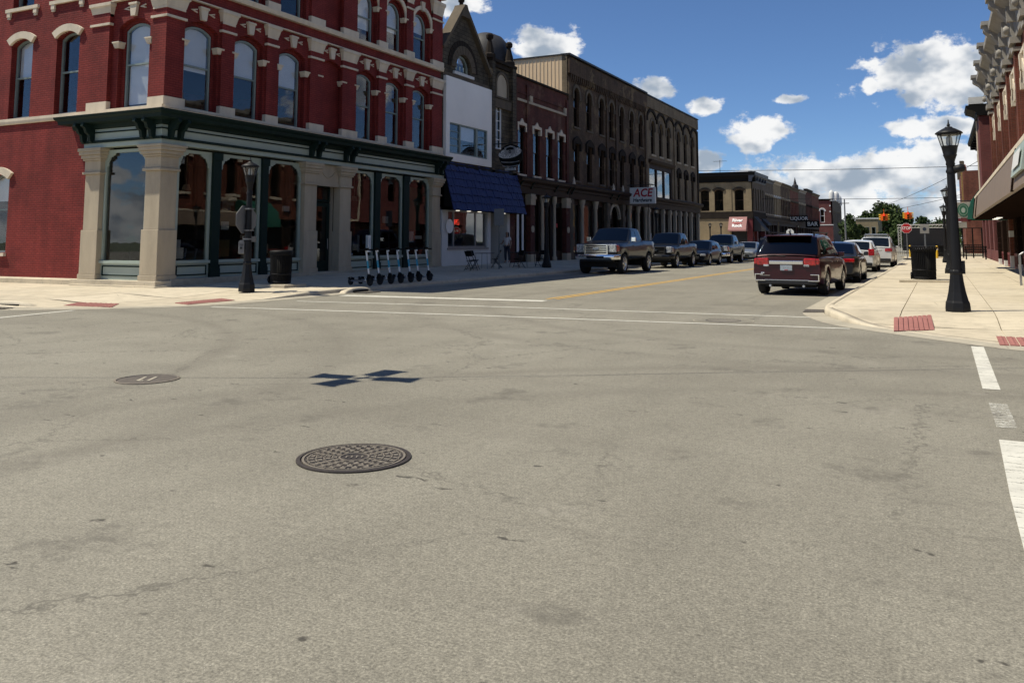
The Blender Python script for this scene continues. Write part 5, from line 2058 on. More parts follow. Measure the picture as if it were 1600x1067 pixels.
# maroon brick corner building with white trim, then the grey turreted one
mr = thing('maroon_corner_building', 'maroon brick far corner building with one tall white trimmed window', 'building', (-21.2, 203.5, 0))
wallpart(mr, I4, rect(-4.6, .0, 5.0, 10.6), [loop(.95, 3.0, .45, -2.2, 5.7)], 0, .3, 'maroon_brick')
window(mr, I4, -2.2, 5.7, .93, 2.98, .45, .12, 'blind_white', 'upper_glass', .1, .5)
ring_stones(I4, -2.2, 8.22, .52, .80, 5, -.06, .1, mr, 'white_paint')
boxpart(mr, I4, (-4.6, .1, -.10, .1, 5.05, 5.25), 'white_paint', 'sill_band')
boxpart(mr, I4, (-4.6, .0, -.02, .3, .1, 4.98), 'maroon_brick', 'wall')
for (x, z) in ((-.5, 8.0), (-.5, 9.3)):
    sharebox(mr, I4, (x, -.04, z), (.28, .1, .28), 'white_paint', 'block')
cornice(mr, I4, -4.7, .2, [(.3, 10.6), (-.1, 10.6), (-.25, 10.85), (-.25, 11.0), (.3, 11.0)], 'sign_black')
wallpart(mr, F, rect(0, 20, .1, 10.9), [loop(1.0, 2.8, .3, x, 5.6) for x in (2, 4.5, 7, 10, 13, 16)], 0.005, .3, 'grey_brick', 'wall')
for x in (2, 4.5, 7, 10, 13, 16):
    window(mr, F, x, 5.6, .98, 2.78, .3, .15, 'dark_brown_paint', 'dim_glass', .06, .5)
for (x, z, r_) in ((.4, 11.0, .62), (9.5, 11.2, .7), (13.5, 11.0, .42), (17.5, 10.6, .5)):
    mb = MB(F)
    mb.lathe([(r_, z - .5), (r_, z + .5), (r_ * .95, z + 1.3), (r_ * .6, z + 1.8), (0, z + 1.95)], 12, (x, .1, 0))
    mb.build('turret', 'white_paint', mr)
mb = MB()
mb.box(-4.6, -4.3, .31, 18, 0, 10.5)
mb.box(-4.3, -.31, .31, 18, 10.0, 10.3)
mb.box(-4.3, -.31, 17.7, 18, 0, 10.0)
mb.build('side_wall', 'maroon_brick', mr)
boxpart(mr, I4, (-4.5, -3.4, 2, 4, 10.6, 12.2), 'orange_red_brick', 'chimney')


def lettered_sign(loc, w, h, txt, size, label, group=None):
    t = thing('hanging_letter_sign', label, 'sign', loc)
    mb = MB()
    mb.box(0, w, -.12, .12, 0, h)
    mb.build('board', 'sign_black', t)
    text_obj('letters', txt, size, 'white_sign', t, T((w / 2, -.13, h / 2)) @ UPRIGHT, .006, .02)
    mb = MB()
    mb.tube([(-.2, 0, h + .2), (w, 0, h + .2)], .04)
    for x in (.3, w - .3):
        mb.tube([(x, 0, h), (x, 0, h + .2)], .03)
    mb.build('bracket', 'metal_dark', t)


lettered_sign((-21.0, 141.0, 4.6), 2.6, .9, 'LIQUOR', .72, 'long dark hanging sign reading LIQUOR on the far shops')
lettered_sign((-20.6, 155.0, 3.85), 2.3, 1.15, 'BAR', .95, 'dark hanging sign reading BAR on the far shops')

# ================================================================== RIGHT SIDE: ornate red brick block with canopy
FR = FRONT_R
# local x runs towards the camera (-Y): x = YA - Y
YA = 57.6
ra = thing('ornate_brick_block', 'red brick block on the right with grey stone bracketed cornice and long tan canopy', 'building', (3.1, YA, 0))
LA = 39.0
nb = 8
bay = 4.6
wx = []
for i in range(nb):
    c = .75 + bay * i + bay / 2
    wx += [c - .95, c + .95]
wx = [x for x in wx if x < LA - .6]
wallpart(ra, FR, rect(0, LA, 3.2, 9.6), [loop(1.05, 3.1, .4, x, 4.9) for x in wx], .12, .4, 'orange_red_brick')
for i, x in enumerate(wx):
    window(ra, FR, x, 4.9, 1.03, 3.08, .4, .25, 'dark_brown_paint', 'upper_glass', .07, .5, blind=.4 if i % 3 == 0 else None)

    def hh():
        mb = MB()
        mb.plate(loop(1.62, .95, .62, 0, 0, 14)[2:] + loop(1.08, .55, .42, 0, 0, 14)[2:][::-1], [], -.12, .12)
        mb.plate([(-.14, .50), (.14, .50), (.22, 1.12), (-.22, 1.12)], [], -.18, .10)
        mb.box(-.84, -.54, -.14, .12, -.14, .32)
        mb.box(.54, .84, -.14, .12, -.14, .32)
        return mb.mesh('window_hood')
    put('window_hood', cached('righthood', hh), 'cream_stone', ra, FR @ T((x, .1, 7.45)))
    sharebox(ra, FR, (x, -.06, 4.72), (1.35, .25, .17), 'cream_stone', 'sill')
for i in range(nb + 1):
    x0 = .75 + bay * i
    if x0 > LA - .3:
        continue
    mb = MB(FR)
    mb.box(x0 - .36, x0 + .36, -.06, .119, 3.9, 9.2)
    mb.box(x0 - .22, x0 + .22, -.14, -.061, 3.9, 9.0)
    mb.build('pilaster', 'orange_red_brick', ra)
    mb = MB(FR)
    mb.box(x0 - .42, x0 + .42, -.20, .11, 8.9, 9.05)
    mb.box(x0 - .48, x0 + .48, -.28, .11, 9.201, 9.45)
    mb.build('pilaster_cap', 'grey_stone', ra)

    def bigb():
        mb = MB()
        pts = [(.1, 0), (-.16, 0), (-.24, .25), (-.22, .55), (-.40, .85), (-.62, 1.15), (-.86, 1.32), (-.92, 1.40), (-.92, 1.62), (.1, 1.62)]
        n = len(pts)
        for (xa, xb, k) in ((-.30, .30, 0),):
            vs = [(xa, p[0], p[1]) for p in pts] + [(xb, p[0], p[1]) for p in pts]
            mb.add(vs, [tuple(range(n)), tuple(range(2 * n - 1, n - 1, -1))] + [(j, (j + 1) % n, (j + 1) % n + n, j + n) for j in range(n)])
        mb.box(-.40, .40, -1.0, .1, 1.621, 1.80)
        mb.lathe([(.16, 0), (.2, .12), (.1, .2)], 8, T=T((0, -.26, .38)) @ RX(90))
        return mb.mesh('cornice_bracket')
    put('cornice_bracket', cached('bigbracket', bigb), 'grey_stone', ra, FR @ T((x0, 0, 9.452)))
for x in wx:
    sharebox(ra, FR, (x, -.42, 9.85), (.20, .42, .60), 'grey_stone', 'dentil')
cornice(ra, FR, .02, LA, [(.4, 9.46), (-.05, 9.46), (-.10, 9.8), (-.16, 10.45), (-.55, 10.75), (-.72, 10.85), (-.74, 11.05), (-.66, 11.10), (.4, 11.12)], 'grey_stone')
boxpart(ra, FR, (.02, LA, -.02, .119, 8.55, 8.70), 'cream_stone', 'string_course')
# blocks of the parapet seen against the sky
for i in range(nb):
    sharebox(ra, FR, (.75 + bay * i + bay / 2, -.45, 11.13), (1.1, .5, .45), 'grey_stone', 'parapet_block')
shell(ra, LA, 16, 9.6, 'orange_red_brick', FR, floors=(3.9,))
# ground floor: red bulkheads, dark windows, brick piers with white quoins
g0 = []
for i in range(nb + 1):
    x0 = .75 + bay * i
    if x0 > LA - .5:
        continue
    for k in range(8):
        mb = MB(FR)
        mb.box(x0 - .30, x0 + .30, -.08, .25, .2 + k * .3, .2 + k * .3 + .294)
        mb.build('pier_block', ('white_paint' if k in (0, 1, 5) else 'orange_red_brick') if i in (2, 5) else ('white_paint' if k == 0 else 'canopy_dark'), ra)
    if i < nb and x0 + bay < LA:
        a, b = x0 + .32, x0 + bay - .32
        wallpart(ra, FR, rect(a, b, .15, 2.7), [rect(a + .1, (a + b) / 2 - .08, .95, 2.6), rect((a + b) / 2 + .08, b - .1, .95, 2.6)], .1, .22, 'dark_brown_paint', 'shopfront')
        for (p, q_) in ((a + .1, (a + b) / 2 - .08), ((a + b) / 2 + .08, b - .1)):
            mb = MB(FR)
            mb.plate(rect(p, q_, .95, 2.6), [], .15, .156)
            mb.build('pane', 'shop_glass', ra)
        nn_ = 6
        for k in range(nn_):
            x1_, x2_ = a + (b - a) * k / nn_, a + (b - a) * (k + 1) / nn_
            mb = MB(FR)
            mb.plate(rect(x1_ + .01, x2_ - .01, .2, .92), [rect(x1_ + .10, x2_ - .10, .32, .80)], .06, .099)
            mb.build('bulkhead_panel', 'maroon_paint', ra)
# the long canopy: sloping fascia, dark soffit with lights, sign panels
can = MB(FR)
CX0, CX1 = 11.4, LA
prof = [(.0, 2.56), (-1.55, 2.56), (-1.62, 2.60), (-1.50, 3.50), (-1.42, 3.56), (.0, 3.60)]
nP = len(prof)
can.add([(CX0, p[0], p[1]) for p in prof] + [(CX1, p[0], p[1]) for p in prof], [(i, i + nP, i + nP + 1, i + 1) for i in range(nP - 1)] + [tuple(range(nP)), tuple(range(2 * nP - 1, nP - 1, -1))])
can.build('canopy', 'canopy_tan', ra, fix=True)
mb = MB(FR)
mb.box(CX0 + .05, CX1, -1.56, -.02, 2.52, 2.556)
mb.build('canopy_soffit', 'canopy_dark', ra)
mb = MB(FR)
mb.box(CX0, CX1, -1.52, -1.44, 3.50, 3.60)
mb.build('canopy_trim', 'cream_stone', ra)
for x in (CX0 + .1, 14.4, 35.9):
    mb = MB(FR)
    mb.add([(x, -1.655, 2.58), (x + .28, -1.655, 2.58), (x + .28, -1.525, 3.52), (x, -1.525, 3.52), (x, -1.60, 2.58), (x + .28, -1.60, 2.58), (x + .28, -1.48, 3.52), (x, -1.48, 3.52)], [(0, 1, 2, 3), (0, 4, 5, 1), (3, 2, 6, 7), (0, 3, 7, 4), (1, 5, 6, 2)])
    mb.build('canopy_strap', 'canopy_dark', ra)
for (xa, xb) in ((36.3, 38.9),):
    mb = MB(FR)
    mb.add([(xa, -1.66, 2.86), (xb, -1.66, 2.86), (xb, -1.56, 3.44), (xa, -1.56, 3.44), (xa, -1.6, 2.86), (xb, -1.6, 2.86), (xb, -1.5, 3.44), (xa, -1.5, 3.44)], [(0, 1, 2, 3), (0, 4, 5, 1), (3, 2, 6, 7), (0, 3, 7, 4), (1, 5, 6, 2)])
    mb.build('sign_panel', 'green_grey_paint', ra)
    mb = MB(FR)
    mb.add([(xa + .5, -1.672, 2.98), (xb - .4, -1.672, 2.98), (xb - .4, -1.615, 3.32), (xa + .5, -1.615, 3.32)], [(0, 1, 2, 3)])
    mb.build('sign_plate', 'white_paint', ra)
for x in (12.4, 13.9, 15.4):
    mb = MB(FR)
    mb.lathe([(.12, 0), (.12, .03)], 12, (x, -.75, 2.49))
    mb.build('downlight', 'soffit_light', ra)
for x in (12.0, 18.9):       # stone scroll block on top of the canopy
    mb = MB(FR)
    mb.box(x - .35, x + .35, -.75, .1, 4.35, 4.62)
    mb.box(x - .27, x + .27, -.6, .1, 4.05, 4.349)
    mb.box(x - .2, x + .2, -.4, .1, 3.62, 4.05)
    mb.build('balcony_bracket', 'cream_stone', ra, bevel=.03)
# green awning further along and small plaque
mb = MB(FR)
rows = []
for k in range(7):
    t = math.pi / 2 * k / 6
    rows.append([(8.2, -1.85 * math.sin(t), 2.55 + 1.95 * math.cos(t)), (11.0, -1.85 * math.sin(t), 2.55 + 1.95 * math.cos(t))])
mb.grid(rows)
for e in (8.2, 11.0):
    mb.add([(e, 0, 2.55)] + [(e, -1.85 * math.sin(math.pi / 2 * k / 6), 2.55 + 1.95 * math.cos(math.pi / 2 * k / 6)) for k in range(7)], [tuple(range(8))])
mb.build('green_awning', 'awning_green', ra)
# --- round green hanging sign, and a low board under it
gs = thing('hanging_round_logo_sign', 'square hanging sign with dark green round emblem over the right pavement', 'sign', (3.0, 46.8, 2.62))
SX = -1.90
mb = MB()
mb.box(SX - .32, SX + .32, -.06, .06, .0, .76)
mb.build('board', 'grey_stone', gs, bevel=.012)
mb = MB()
mb.plate(ell(.25, .32, SX, .38), [], -.068, -.061)
mb.build('emblem', 'sign_green', gs)
mb = MB()
mb.plate(ell(.19, .25, SX, .38), [ell(.175, .235, SX, .38)], -.074, -.069)
mb.plate(ell(.09, .13, SX, .37, 10), [], -.074, -.069)
mb.build('emblem_mark', 'green_grey_paint', gs)
mb = MB()
mb.box(SX - .32, SX + .30, -.05, .05, -.17, -.01)
mb.build('lower_board', 'maroon_paint', gs)
mb = MB()
mb.box(SX - .30, SX + .12, -.04, .04, -.47, -.19)
mb.build('notice_board', 'grey_stone', gs)
mb = MB()
mb.tube([(.1, 0, .82), (SX - .3, 0, .82)], .025)
mb.build('bracket', 'metal_dark', gs)

# ================================================================== RIGHT SIDE: second block with dark cornice and stone corner column
Yb = 80.8
r3 = thing('brownstone_block', 'reddish stone block with overhanging black cornice beyond the canopy', 'building', (3.15, Yb, 0))
LB = 23.0
wallpart(r3, FR, rect(0, LB - .8, .15, 9.3), [loop(1.1, 2.8, .4, 1.6 + 2.5 * i, 5.2) for i in range(8)] + [rect(1.0 + 5 * i, 4.6 + 5 * i, .9, 3.2) for i in range(4)], .1, .4, 'maroon_brick')
for i in range(8):
    window(r3, FR, 1.6 + 2.5 * i, 5.2, 1.08, 2.78, .4, .22, 'dark_brown_paint', 'dim_glass', .07, .5)
    put('window_hood', CACHE['righthood'], 'cream_stone', r3, FR @ T((1.6 + 2.5 * i, .1, 7.45)))
for i in range(4):
    mb = MB(FR)
    mb.plate(rect(1.0 + 5 * i, 4.6 + 5 * i, .9, 3.2), [], .2, .206)
    mb.build('pane', 'shop_glass', r3)
mb = MB(FR)
mb.box(LB - 2.6, LB, -.72, .4, 3.4, 9.0)
mb.build('corner_oriel', 'maroon_brick', r3, bevel=.03)
boxpart(r3, FR, (LB - .79, LB - .02, .1, .6, .15, 3.39), 'dark_brown_paint', 'corner_pier')
mb = MB(FR)
mb.box(LB - 2.85, LB - 2.61, -.78, .09, 3.4, 8.99)
mb.build('column_trim', 'cream_stone', r3)
mb = MB(FR)
mb.box(LB - 2.7, LB + .06, -.82, .42, 3.2, 3.39)
mb.build('column_trim', 'cream_stone', r3)
cornice(r3, FR, LB - 3.0, LB + .15, [(.4, 9.002), (-.80, 9.002), (-.86, 9.2), (-1.0, 9.3), (-1.32, 9.42), (-1.38, 9.622), (.4, 9.72)], 'sign_black')
cornice(r3, FR, 0, LB - 3.0, [(.4, 9.0), (-.10, 9.0), (-.16, 9.2), (-.30, 9.3), (-.62, 9.42), (-.68, 9.62), (.4, 9.7)], 'sign_black')
for i in range(10):
    sharebox(r3, FR, (.5 + i * 2.0, -.5, 9.05), (.18, .45, .3), 'sign_black', 'cornice_bracket')
mb = MB(FR)
mb.box(LB - .9, LB - .1, -1.2, -.4, 9.73, 10.15)
mb.build('parapet_box', 'white_paint', r3)
shell(r3, LB - .8, 16, 9.2, 'maroon_brick', FR, floors=(4.5,))
r4 = thing('far_brick_gable', 'small reddish far building with stepped gable behind the lamp post', 'building', (2.7, 128, 0))
wallpart(r4, FR, [(0, .1), (20, .1), (20, 9.6), (16, 10.4), (13, 9.6), (0, 9.6)], [loop(1.0, 2.6, .3, 2 + 3 * i, 5.2) for i in range(6)], .0, .4, 'orange_red_brick')
for i in range(6):
    window(r4, FR, 2 + 3 * i, 5.2, .98, 2.58, .3, .2, 'dark_brown_paint', 'dim_glass', .07, .5)
for i in range(7):
    sharebox(r4, FR, (.5 + 3.1 * i, -.2, 9.61), (.5, .4, .9 + .3 * (i % 2)), 'brown_stone', 'merlon')
boxpart(r4, FR, (17.2, 17.9, -.15, -.005, 3.5, 9.4), 'gold_paint', 'vertical_sign')
shell(r4, 20, 12, 9.4, 'orange_red_brick', FR)

# ================================================================== far end of the street
fb = thing('beige_flat_building', 'plain beige flat roofed building among the far trees', 'building', (-20.5, 255, 0))
mb = MB()
mb.box(0, 5.6, 0, 18, 0, 7.6)
mb.build('wall', 'beige_brick', fb)
mb = MB()
mb.box(-.2, 5.8, -.2, 18.2, 7.601, 7.9)
mb.build('roof', 'white_paint', fb)
for i in range(3):
    mb = MB()
    mb.plate(rect(.7 + 1.6 * i, 1.7 + 1.6 * i, 3.4, 5.4), [rect(.78 + 1.6 * i, 1.62 + 1.6 * i, 3.48, 5.32)], -.05, -.002)
    o = mb.build('window', 'window_grey', fb)
    mb = MB()
    mb.plate(rect(.78 + 1.6 * i, 1.62 + 1.6 * i, 3.48, 5.32), [], -.03, -.024)
    mb.build('pane', 'dim_glass', o)

# ================================================================== trees
q = NT('foliage').set(.75, 0, .25)
oi = q.n('ShaderNodeObjectInfo')
col = q.ramp(q.noise(.5, 4, .6), [(.3, (.020, .036, .010)), (.5, (.038, .064, .018)), (.72, (.075, .105, .030))])
q.color(q.mix(1.0, col, q.ramp(oi.outputs['Random'], [(0, (.8, .85, .8)), (1, (1.25, 1.15, 1.0))]), 'MULTIPLY'))
q.b.inputs['Subsurface Weight'].default_value = 0


def tree(loc, h, rx, label, seed, n=3800, leaf=.42, trunk=.35, base=.22):
    rg = random.Random(seed)
    t = thing('broadleaf_tree', label, 'tree', loc, 0, 'trees beyond the end of the street')
    mb = MB()
    mb.tube([(0, 0, -.1), (.05, .02, h * .2), (-.05, .05, h * .45), (.1, 0, h * .7)], [trunk, trunk * .8, trunk * .55, trunk * .2], 8)
    cl = []
    for i in range(26):
        a = rg.uniform(0, 6.283)
        z = rg.uniform(base, 1.0)
        prof_ = math.sin(math.pi * min(1, max(.06, (z - base) / (1.02 - base))) ** .75)
        r_ = rx * prof_ * rg.uniform(.45, 1.0)
        c = Vector((r_ * math.cos(a), r_ * math.sin(a), h * z))
        s_ = rx * rg.uniform(.22, .42)
        cl.append((c, s_))
        if i % 3 == 0:
            mb.tube([(0, 0, h * (.25 + .3 * rg.random())), tuple(c * .6 + Vector((0, 0, h * .12))), tuple(c)], [trunk * .35, trunk * .2, .03], 5)
    mb.build('trunk', 'bark', t)
    cr = MB()
    for k in range(n):
        c, s_ = rg.choice(cl)
        d = Vector((rg.gauss(0, 1), rg.gauss(0, 1), rg.gauss(0, .8)))
        d = d.normalized() * s_ * rg.random() ** .35
        p = c + d
        u = Vector((rg.gauss(0, 1), rg.gauss(0, 1), rg.gauss(0, .6))).normalized()
        v = u.cross(Vector((rg.gauss(0, 1), rg.gauss(0, 1), rg.gauss(0, 1)))).normalized()
        L = leaf * rg.uniform(.6, 1.3)
        cr.add([tuple(p - u * L - v * L * .3), tuple(p + v * L * .62), tuple(p + u * L), tuple(p - v * L * .62)], [(0, 1, 2, 3)])
    cr.build('crown', 'foliage', t)
    return t


tree((-16.0, 300, 0), 12.3, 7.6, 'big round green tree above the far traffic signals', 1, 6500, .5)
tree((-22.0, 315, 0), 9.4, 5.6, 'green tree at the left of the big far tree', 2, 3200, .5)
tree((-9.6, 292, 0), 9.0, 4.6, 'green tree at the right shoulder of the big far tree', 3, 3200, .45)
tree((-4.6, 310, 0), 8.8, 3.9, 'separate small round tree above the white truss', 4, 2600, .45)
tree((1.5, 330, 0), 7.5, 4.5, 'low distant tree at the far right behind the truss', 5, 2000, .45)
tree((-17.2, 196, 0), 6.8, 2.2, 'dark street tree in front of the grey turreted building', 6, 2400, .26, .16)
tree((-17.6, 232, 0), 5.4, 1.9, 'dark street tree left of the beige far building', 7, 2400, .28, .16)
tree((-12.0, 215, 0), 3.2, 1.7, 'low bushy tree in front of the beige far building', 8, 2000, .26, .14)
tree((-8.4, 205, 0), 3.4, 2.2, 'low bushy tree under the left far signal', 9, 2000, .26, .14)
tree((-4.0, 170, 0), 3.2, 2.6, 'low dark bush behind the stop sign', 10, 2000, .22, .12, .1)
tree((.2, 160, 0), 4.6, 2.8, 'dark bushy tree behind the white truss', 11, 2200, .25, .14, .1)
rg = random.Random(77)
mb = MB()
for k in range(9000):
    x = rg.uniform(-160, 160)
    p = Vector((x, rg.uniform(395, 420), rg.uniform(0, 1) ** .8 * (7.5 + 2.2 * math.sin(x * .11) + 1.4 * math.sin(x * .31 + 1))))
    u = Vector((rg.gauss(0, 1), rg.gauss(0, 1), rg.gauss(0, .6))).normalized()
    v = u.cross(Vector((rg.gauss(0, 1), rg.gauss(0, 1), rg.gauss(0, 1)))).normalized()
    L = rg.uniform(.7, 1.5)
    mb.add([tuple(p - u * L), tuple(p + v * L * .7), tuple(p + u * L), tuple(p - v * L * .7)], [(0, 1, 2, 3)])
tag(mb.build('distant_woodland', 'foliage'), 'dark green band of distant trees at the horizon', 'woodland', kind='stuff')

# ================================================================== street lamps
def lamp_proto():
    t = thing('street_lamp', 'x', 'street lamp')
    mb = MB()
    mb.lathe([(.235, 0), (.235, .10), (.225, .20), (.205, .24), (.165, .40), (.135, .58), (.118, .74), (.125, .76), (.125, .80), (.105, .83)], 8, smooth=False, a0=math.pi / 8)
    mb.build('base', 'black_paint', t, bevel=.008)
    mb = MB()
    mb.lathe([(.103, .80), (.095, 1.4), (.080, 2.2), (.072, 2.72)], 14)
    mb.build('pole', 'black_paint', t)
    mb = MB()
    mb.lathe([(.085, 2.70), (.090, 2.74), (.072, 2.78), (.072, 2.84), (.085, 2.87), (.078, 2.92), (.11, 3.02), (.125, 3.05), (.118, 3.07), (.148, 3.215), (.155, 3.23), (.14, 3.235)], 12)
    mb.build('lantern_holder', 'black_paint', t)
    mb = MB()
    n = 8
    for i in range(n):
        a = 2 * math.pi * i / n
        mb.tube([(.145 * math.cos(a), .145 * math.sin(a), 3.225), (.212 * math.cos(a), .212 * math.sin(a), 3.47)], .010, 4)
    mb.lathe([(.216, 3.445), (.222, 3.475), (.205, 3.48)], 8, smooth=False)
    fr_ = mb.build('lantern_frame', 'black_paint', t)
    mb = MB()
    for i in range(n):
        a0_, a1_ = 2 * math.pi * i / n, 2 * math.pi * (i + 1) / n
        mb.add([(.142 * math.cos(a0_), .142 * math.sin(a0_), 3.23), (.142 * math.cos(a1_), .142 * math.sin(a1_), 3.23), (.207 * math.cos(a1_), .207 * math.sin(a1_), 3.465), (.207 * math.cos(a0_), .207 * math.sin(a0_), 3.465)], [(0, 1, 2, 3)])
    mb.build('glass', 'lamp_glass', fr_)
    mb = MB()
    mb.lathe([(.05, 3.235), (.06, 3.30), (.055, 3.40), (.02, 3.43)], 10)
    mb.build('bulb', 'blind_white', fr_)
    mb = MB()
    mb.lathe([(.245, 3.47), (.25, 3.485), (.225, 3.51), (.13, 3.565), (.075, 3.59), (.06, 3.61)], 16)
    cap = mb.build('cap', 'black_paint', t)
    mb = MB()
    mb.lathe([(.028, 3.60), (.022, 3.625), (.038, 3.64), (.022, 3.66), (.012, 3.70), (.010, 3.74), (.0, 3.76)], 8)
    mb.build('finial', 'black_paint', cap)
    return t


lp = lamp_proto()
LG = 'black street lamps along both pavements'
spots = [((.26, 18.69, .125), 'tall black lamp post nearest on the right pavement', 1), ((.36, 40.4, .14), 'second black lamp post along the right pavement, half behind the near one', 0),
         ((.32, 60.3, .15), 'third black lamp post along the right pavement', 0), ((-17.29, 18.10, .115), 'black lamp post before the red corner building with an octagonal sign back', 2),
         ((-17.55, 39.0, .19), 'black lamp post before the dark red brick shop', 0), ((-17.4, 57.1, .2), 'black lamp post under the hardware sign behind the dark pickup', 0),
         ((-26.0, 108.3, .15), 'left of two far black lamp posts before the beige corner building', 0), ((-24.2, 106.5, .15), 'right of two far black lamp posts before the beige corner building', 0),
         ((-17.2, 122.0, .15), 'far black lamp post below the dark awnings', 0)]
for i, (p, lab, ex) in enumerate(spots):
    o = lp if i == 0 else copy_tree(lp)
    o.location = p
    tag(o, lab, 'street lamp', LG)
    o['extra'] = ex
    if ex == 1:
        LAMP1 = o
    if ex == 2:
        LAMP2 = o
    del o['extra']
mb = MB()
mb.lathe([(.04, -.10), (.075, -.09), (.08, .06), (.05, .11)], 10, T=T((.14, -.02, 2.78)) @ RY(80))
mb.build('photocell_box', 'black_paint', LAMP1)
mb = MB()
mb.box(.09, .16, -.04, .05, .75, 1.0)
mb.build('socket_box', 'black_paint', LAMP1)
sgn = thing('traffic_sign_back', 'grey back of an octagonal sign strapped to the left lamp post', 'sign', (-17.29, 18.10, 2.1))
oc = [(.42 * math.cos(math.pi / 8 + math.pi / 4 * i), .42 * math.sin(math.pi / 8 + math.pi / 4 * i)) for i in range(8)]
mb = MB(RZ(90))
mb.plate(oc, [], .09, .10)
mb.build('panel', 'galv', sgn)
mb = MB(RZ(90))
mb.box(-.10, .10, -.11, .09, -.32, -.28)
mb.box(-.10, .10, -.11, .09, .28, .32)
mb.box(-.10, .10, -.11, .09, -.56, -.52)
mb.build('strap', 'galv', sgn)
mb = MB(RZ(90))
mb.box(-.10, .42, .10, .11, -.62, -.46)
mb.build('plate', 'galv', sgn)
mt = thing('signal_button_box', 'small grey rounded box on the left lamp post', 'box', (-17.29, 18.10, 1.15))
mb = MB(RZ(30))
mb.box(-.24, -.075, -.10, .06, 0, .30)
mb.lathe([(.0825, -.16), (.0825, 0)], 14, T=T((-.1575, -.10, .30)) @ RX(90))
mb.build('housing', 'galv', mt, bevel=.02)
mb = MB(RZ(30))
mb.lathe([(.035, -.02), (.035, 0)], 10, T=T((-.1575, -.12, .16)) @ RX(90))
mb.build('button', 'metal_dark', mt)


# ================================================================== litter bins
def bin_(loc, r, h, label, crown, padw):
    pad = MB()
    pad.box(-padw / 2, padw / 2, -padw * .42, padw * .42, -.12, .085)
    p = pad.build('bin_plinth', 'concrete_c', None, loc=loc, bevel=.012)
    tag(p, 'flat concrete plinth under ' + label, 'plinth', 'concrete plinths under the litter bins')
    t = thing('litter_bin', label, 'litter bin', (loc[0], loc[1], loc[2] + .087), 0, 'black slatted litter bins')
    mb = MB()
    mb.lathe([(r * .82, .05), (r * .90, h * .9), (r * .86, h * .9), (r * .78, .06)], 24)
    mb.build('liner', 'rubber', t)
    n = 40
    mb = MB()
    for i in range(n):
        a = 2 * math.pi * i / n
        P = [(r * .86, .02), (r * .90, .15), (r * .95, h * .80)]
        P += [(r * 1.0, h * .90), (r * 1.12, h * (1.0 if i % 2 else .975))] if crown else [(r * .97, h * .93)]
        mb.tube([(q_[0] * math.cos(a), q_[0] * math.sin(a), q_[1]) for q_ in P], r * .052, 4, smooth=False)
    tag(mb.build('slats', 'bin_black', t), kind='stuff')
    for z in (.03, h * .26, h * .86):
        mb = MB()
        rr_ = r * (.88 + .09 * z / h)
        mb.lathe([(rr_ * 1.03, z), (rr_ * 1.07, z + .01), (rr_ * 1.07, z + .05), (rr_ * 1.03, z + .06)], 24)
        mb.build('hoop', 'bin_black', t)
    mb = MB()
    if crown:
        mb.lathe([(r * .90, h * .88), (r * .98, h * .90), (r * .70, h * .95), (r * .55, h * .95), (r * .55, h * .86)], 24)
    else:
        mb.lathe([(r * 1.06, h * .92), (r * 1.08, h * .97), (r * 1.0, h), (r * .5, h * 1.01), (r * .48, h * .93)], 24)
    mb.build('lid', 'bin_black', t)
    mb = MB()
    mb.lathe([(.10, -.03), (.13, 0), (.10, .03)], 12, T=T((-r * .98, -.1, .13)) @ RY(90))
    mb.build('lock', 'bin_black', t)
    return t


bin_((-.51, 31.9, .14), .39, 1.10, 'black slatted bin with spiked rim on the right pavement', True, 1.5)
bin_((.25, 77.5, .15), .42, 1.0, 'far black bin by the right lamp posts', True, 1.0)
bin_((-17.85, 20.1, .135), .325, 1.0, 'black slatted bin with flat lid left of the doorway', False, 1.15)


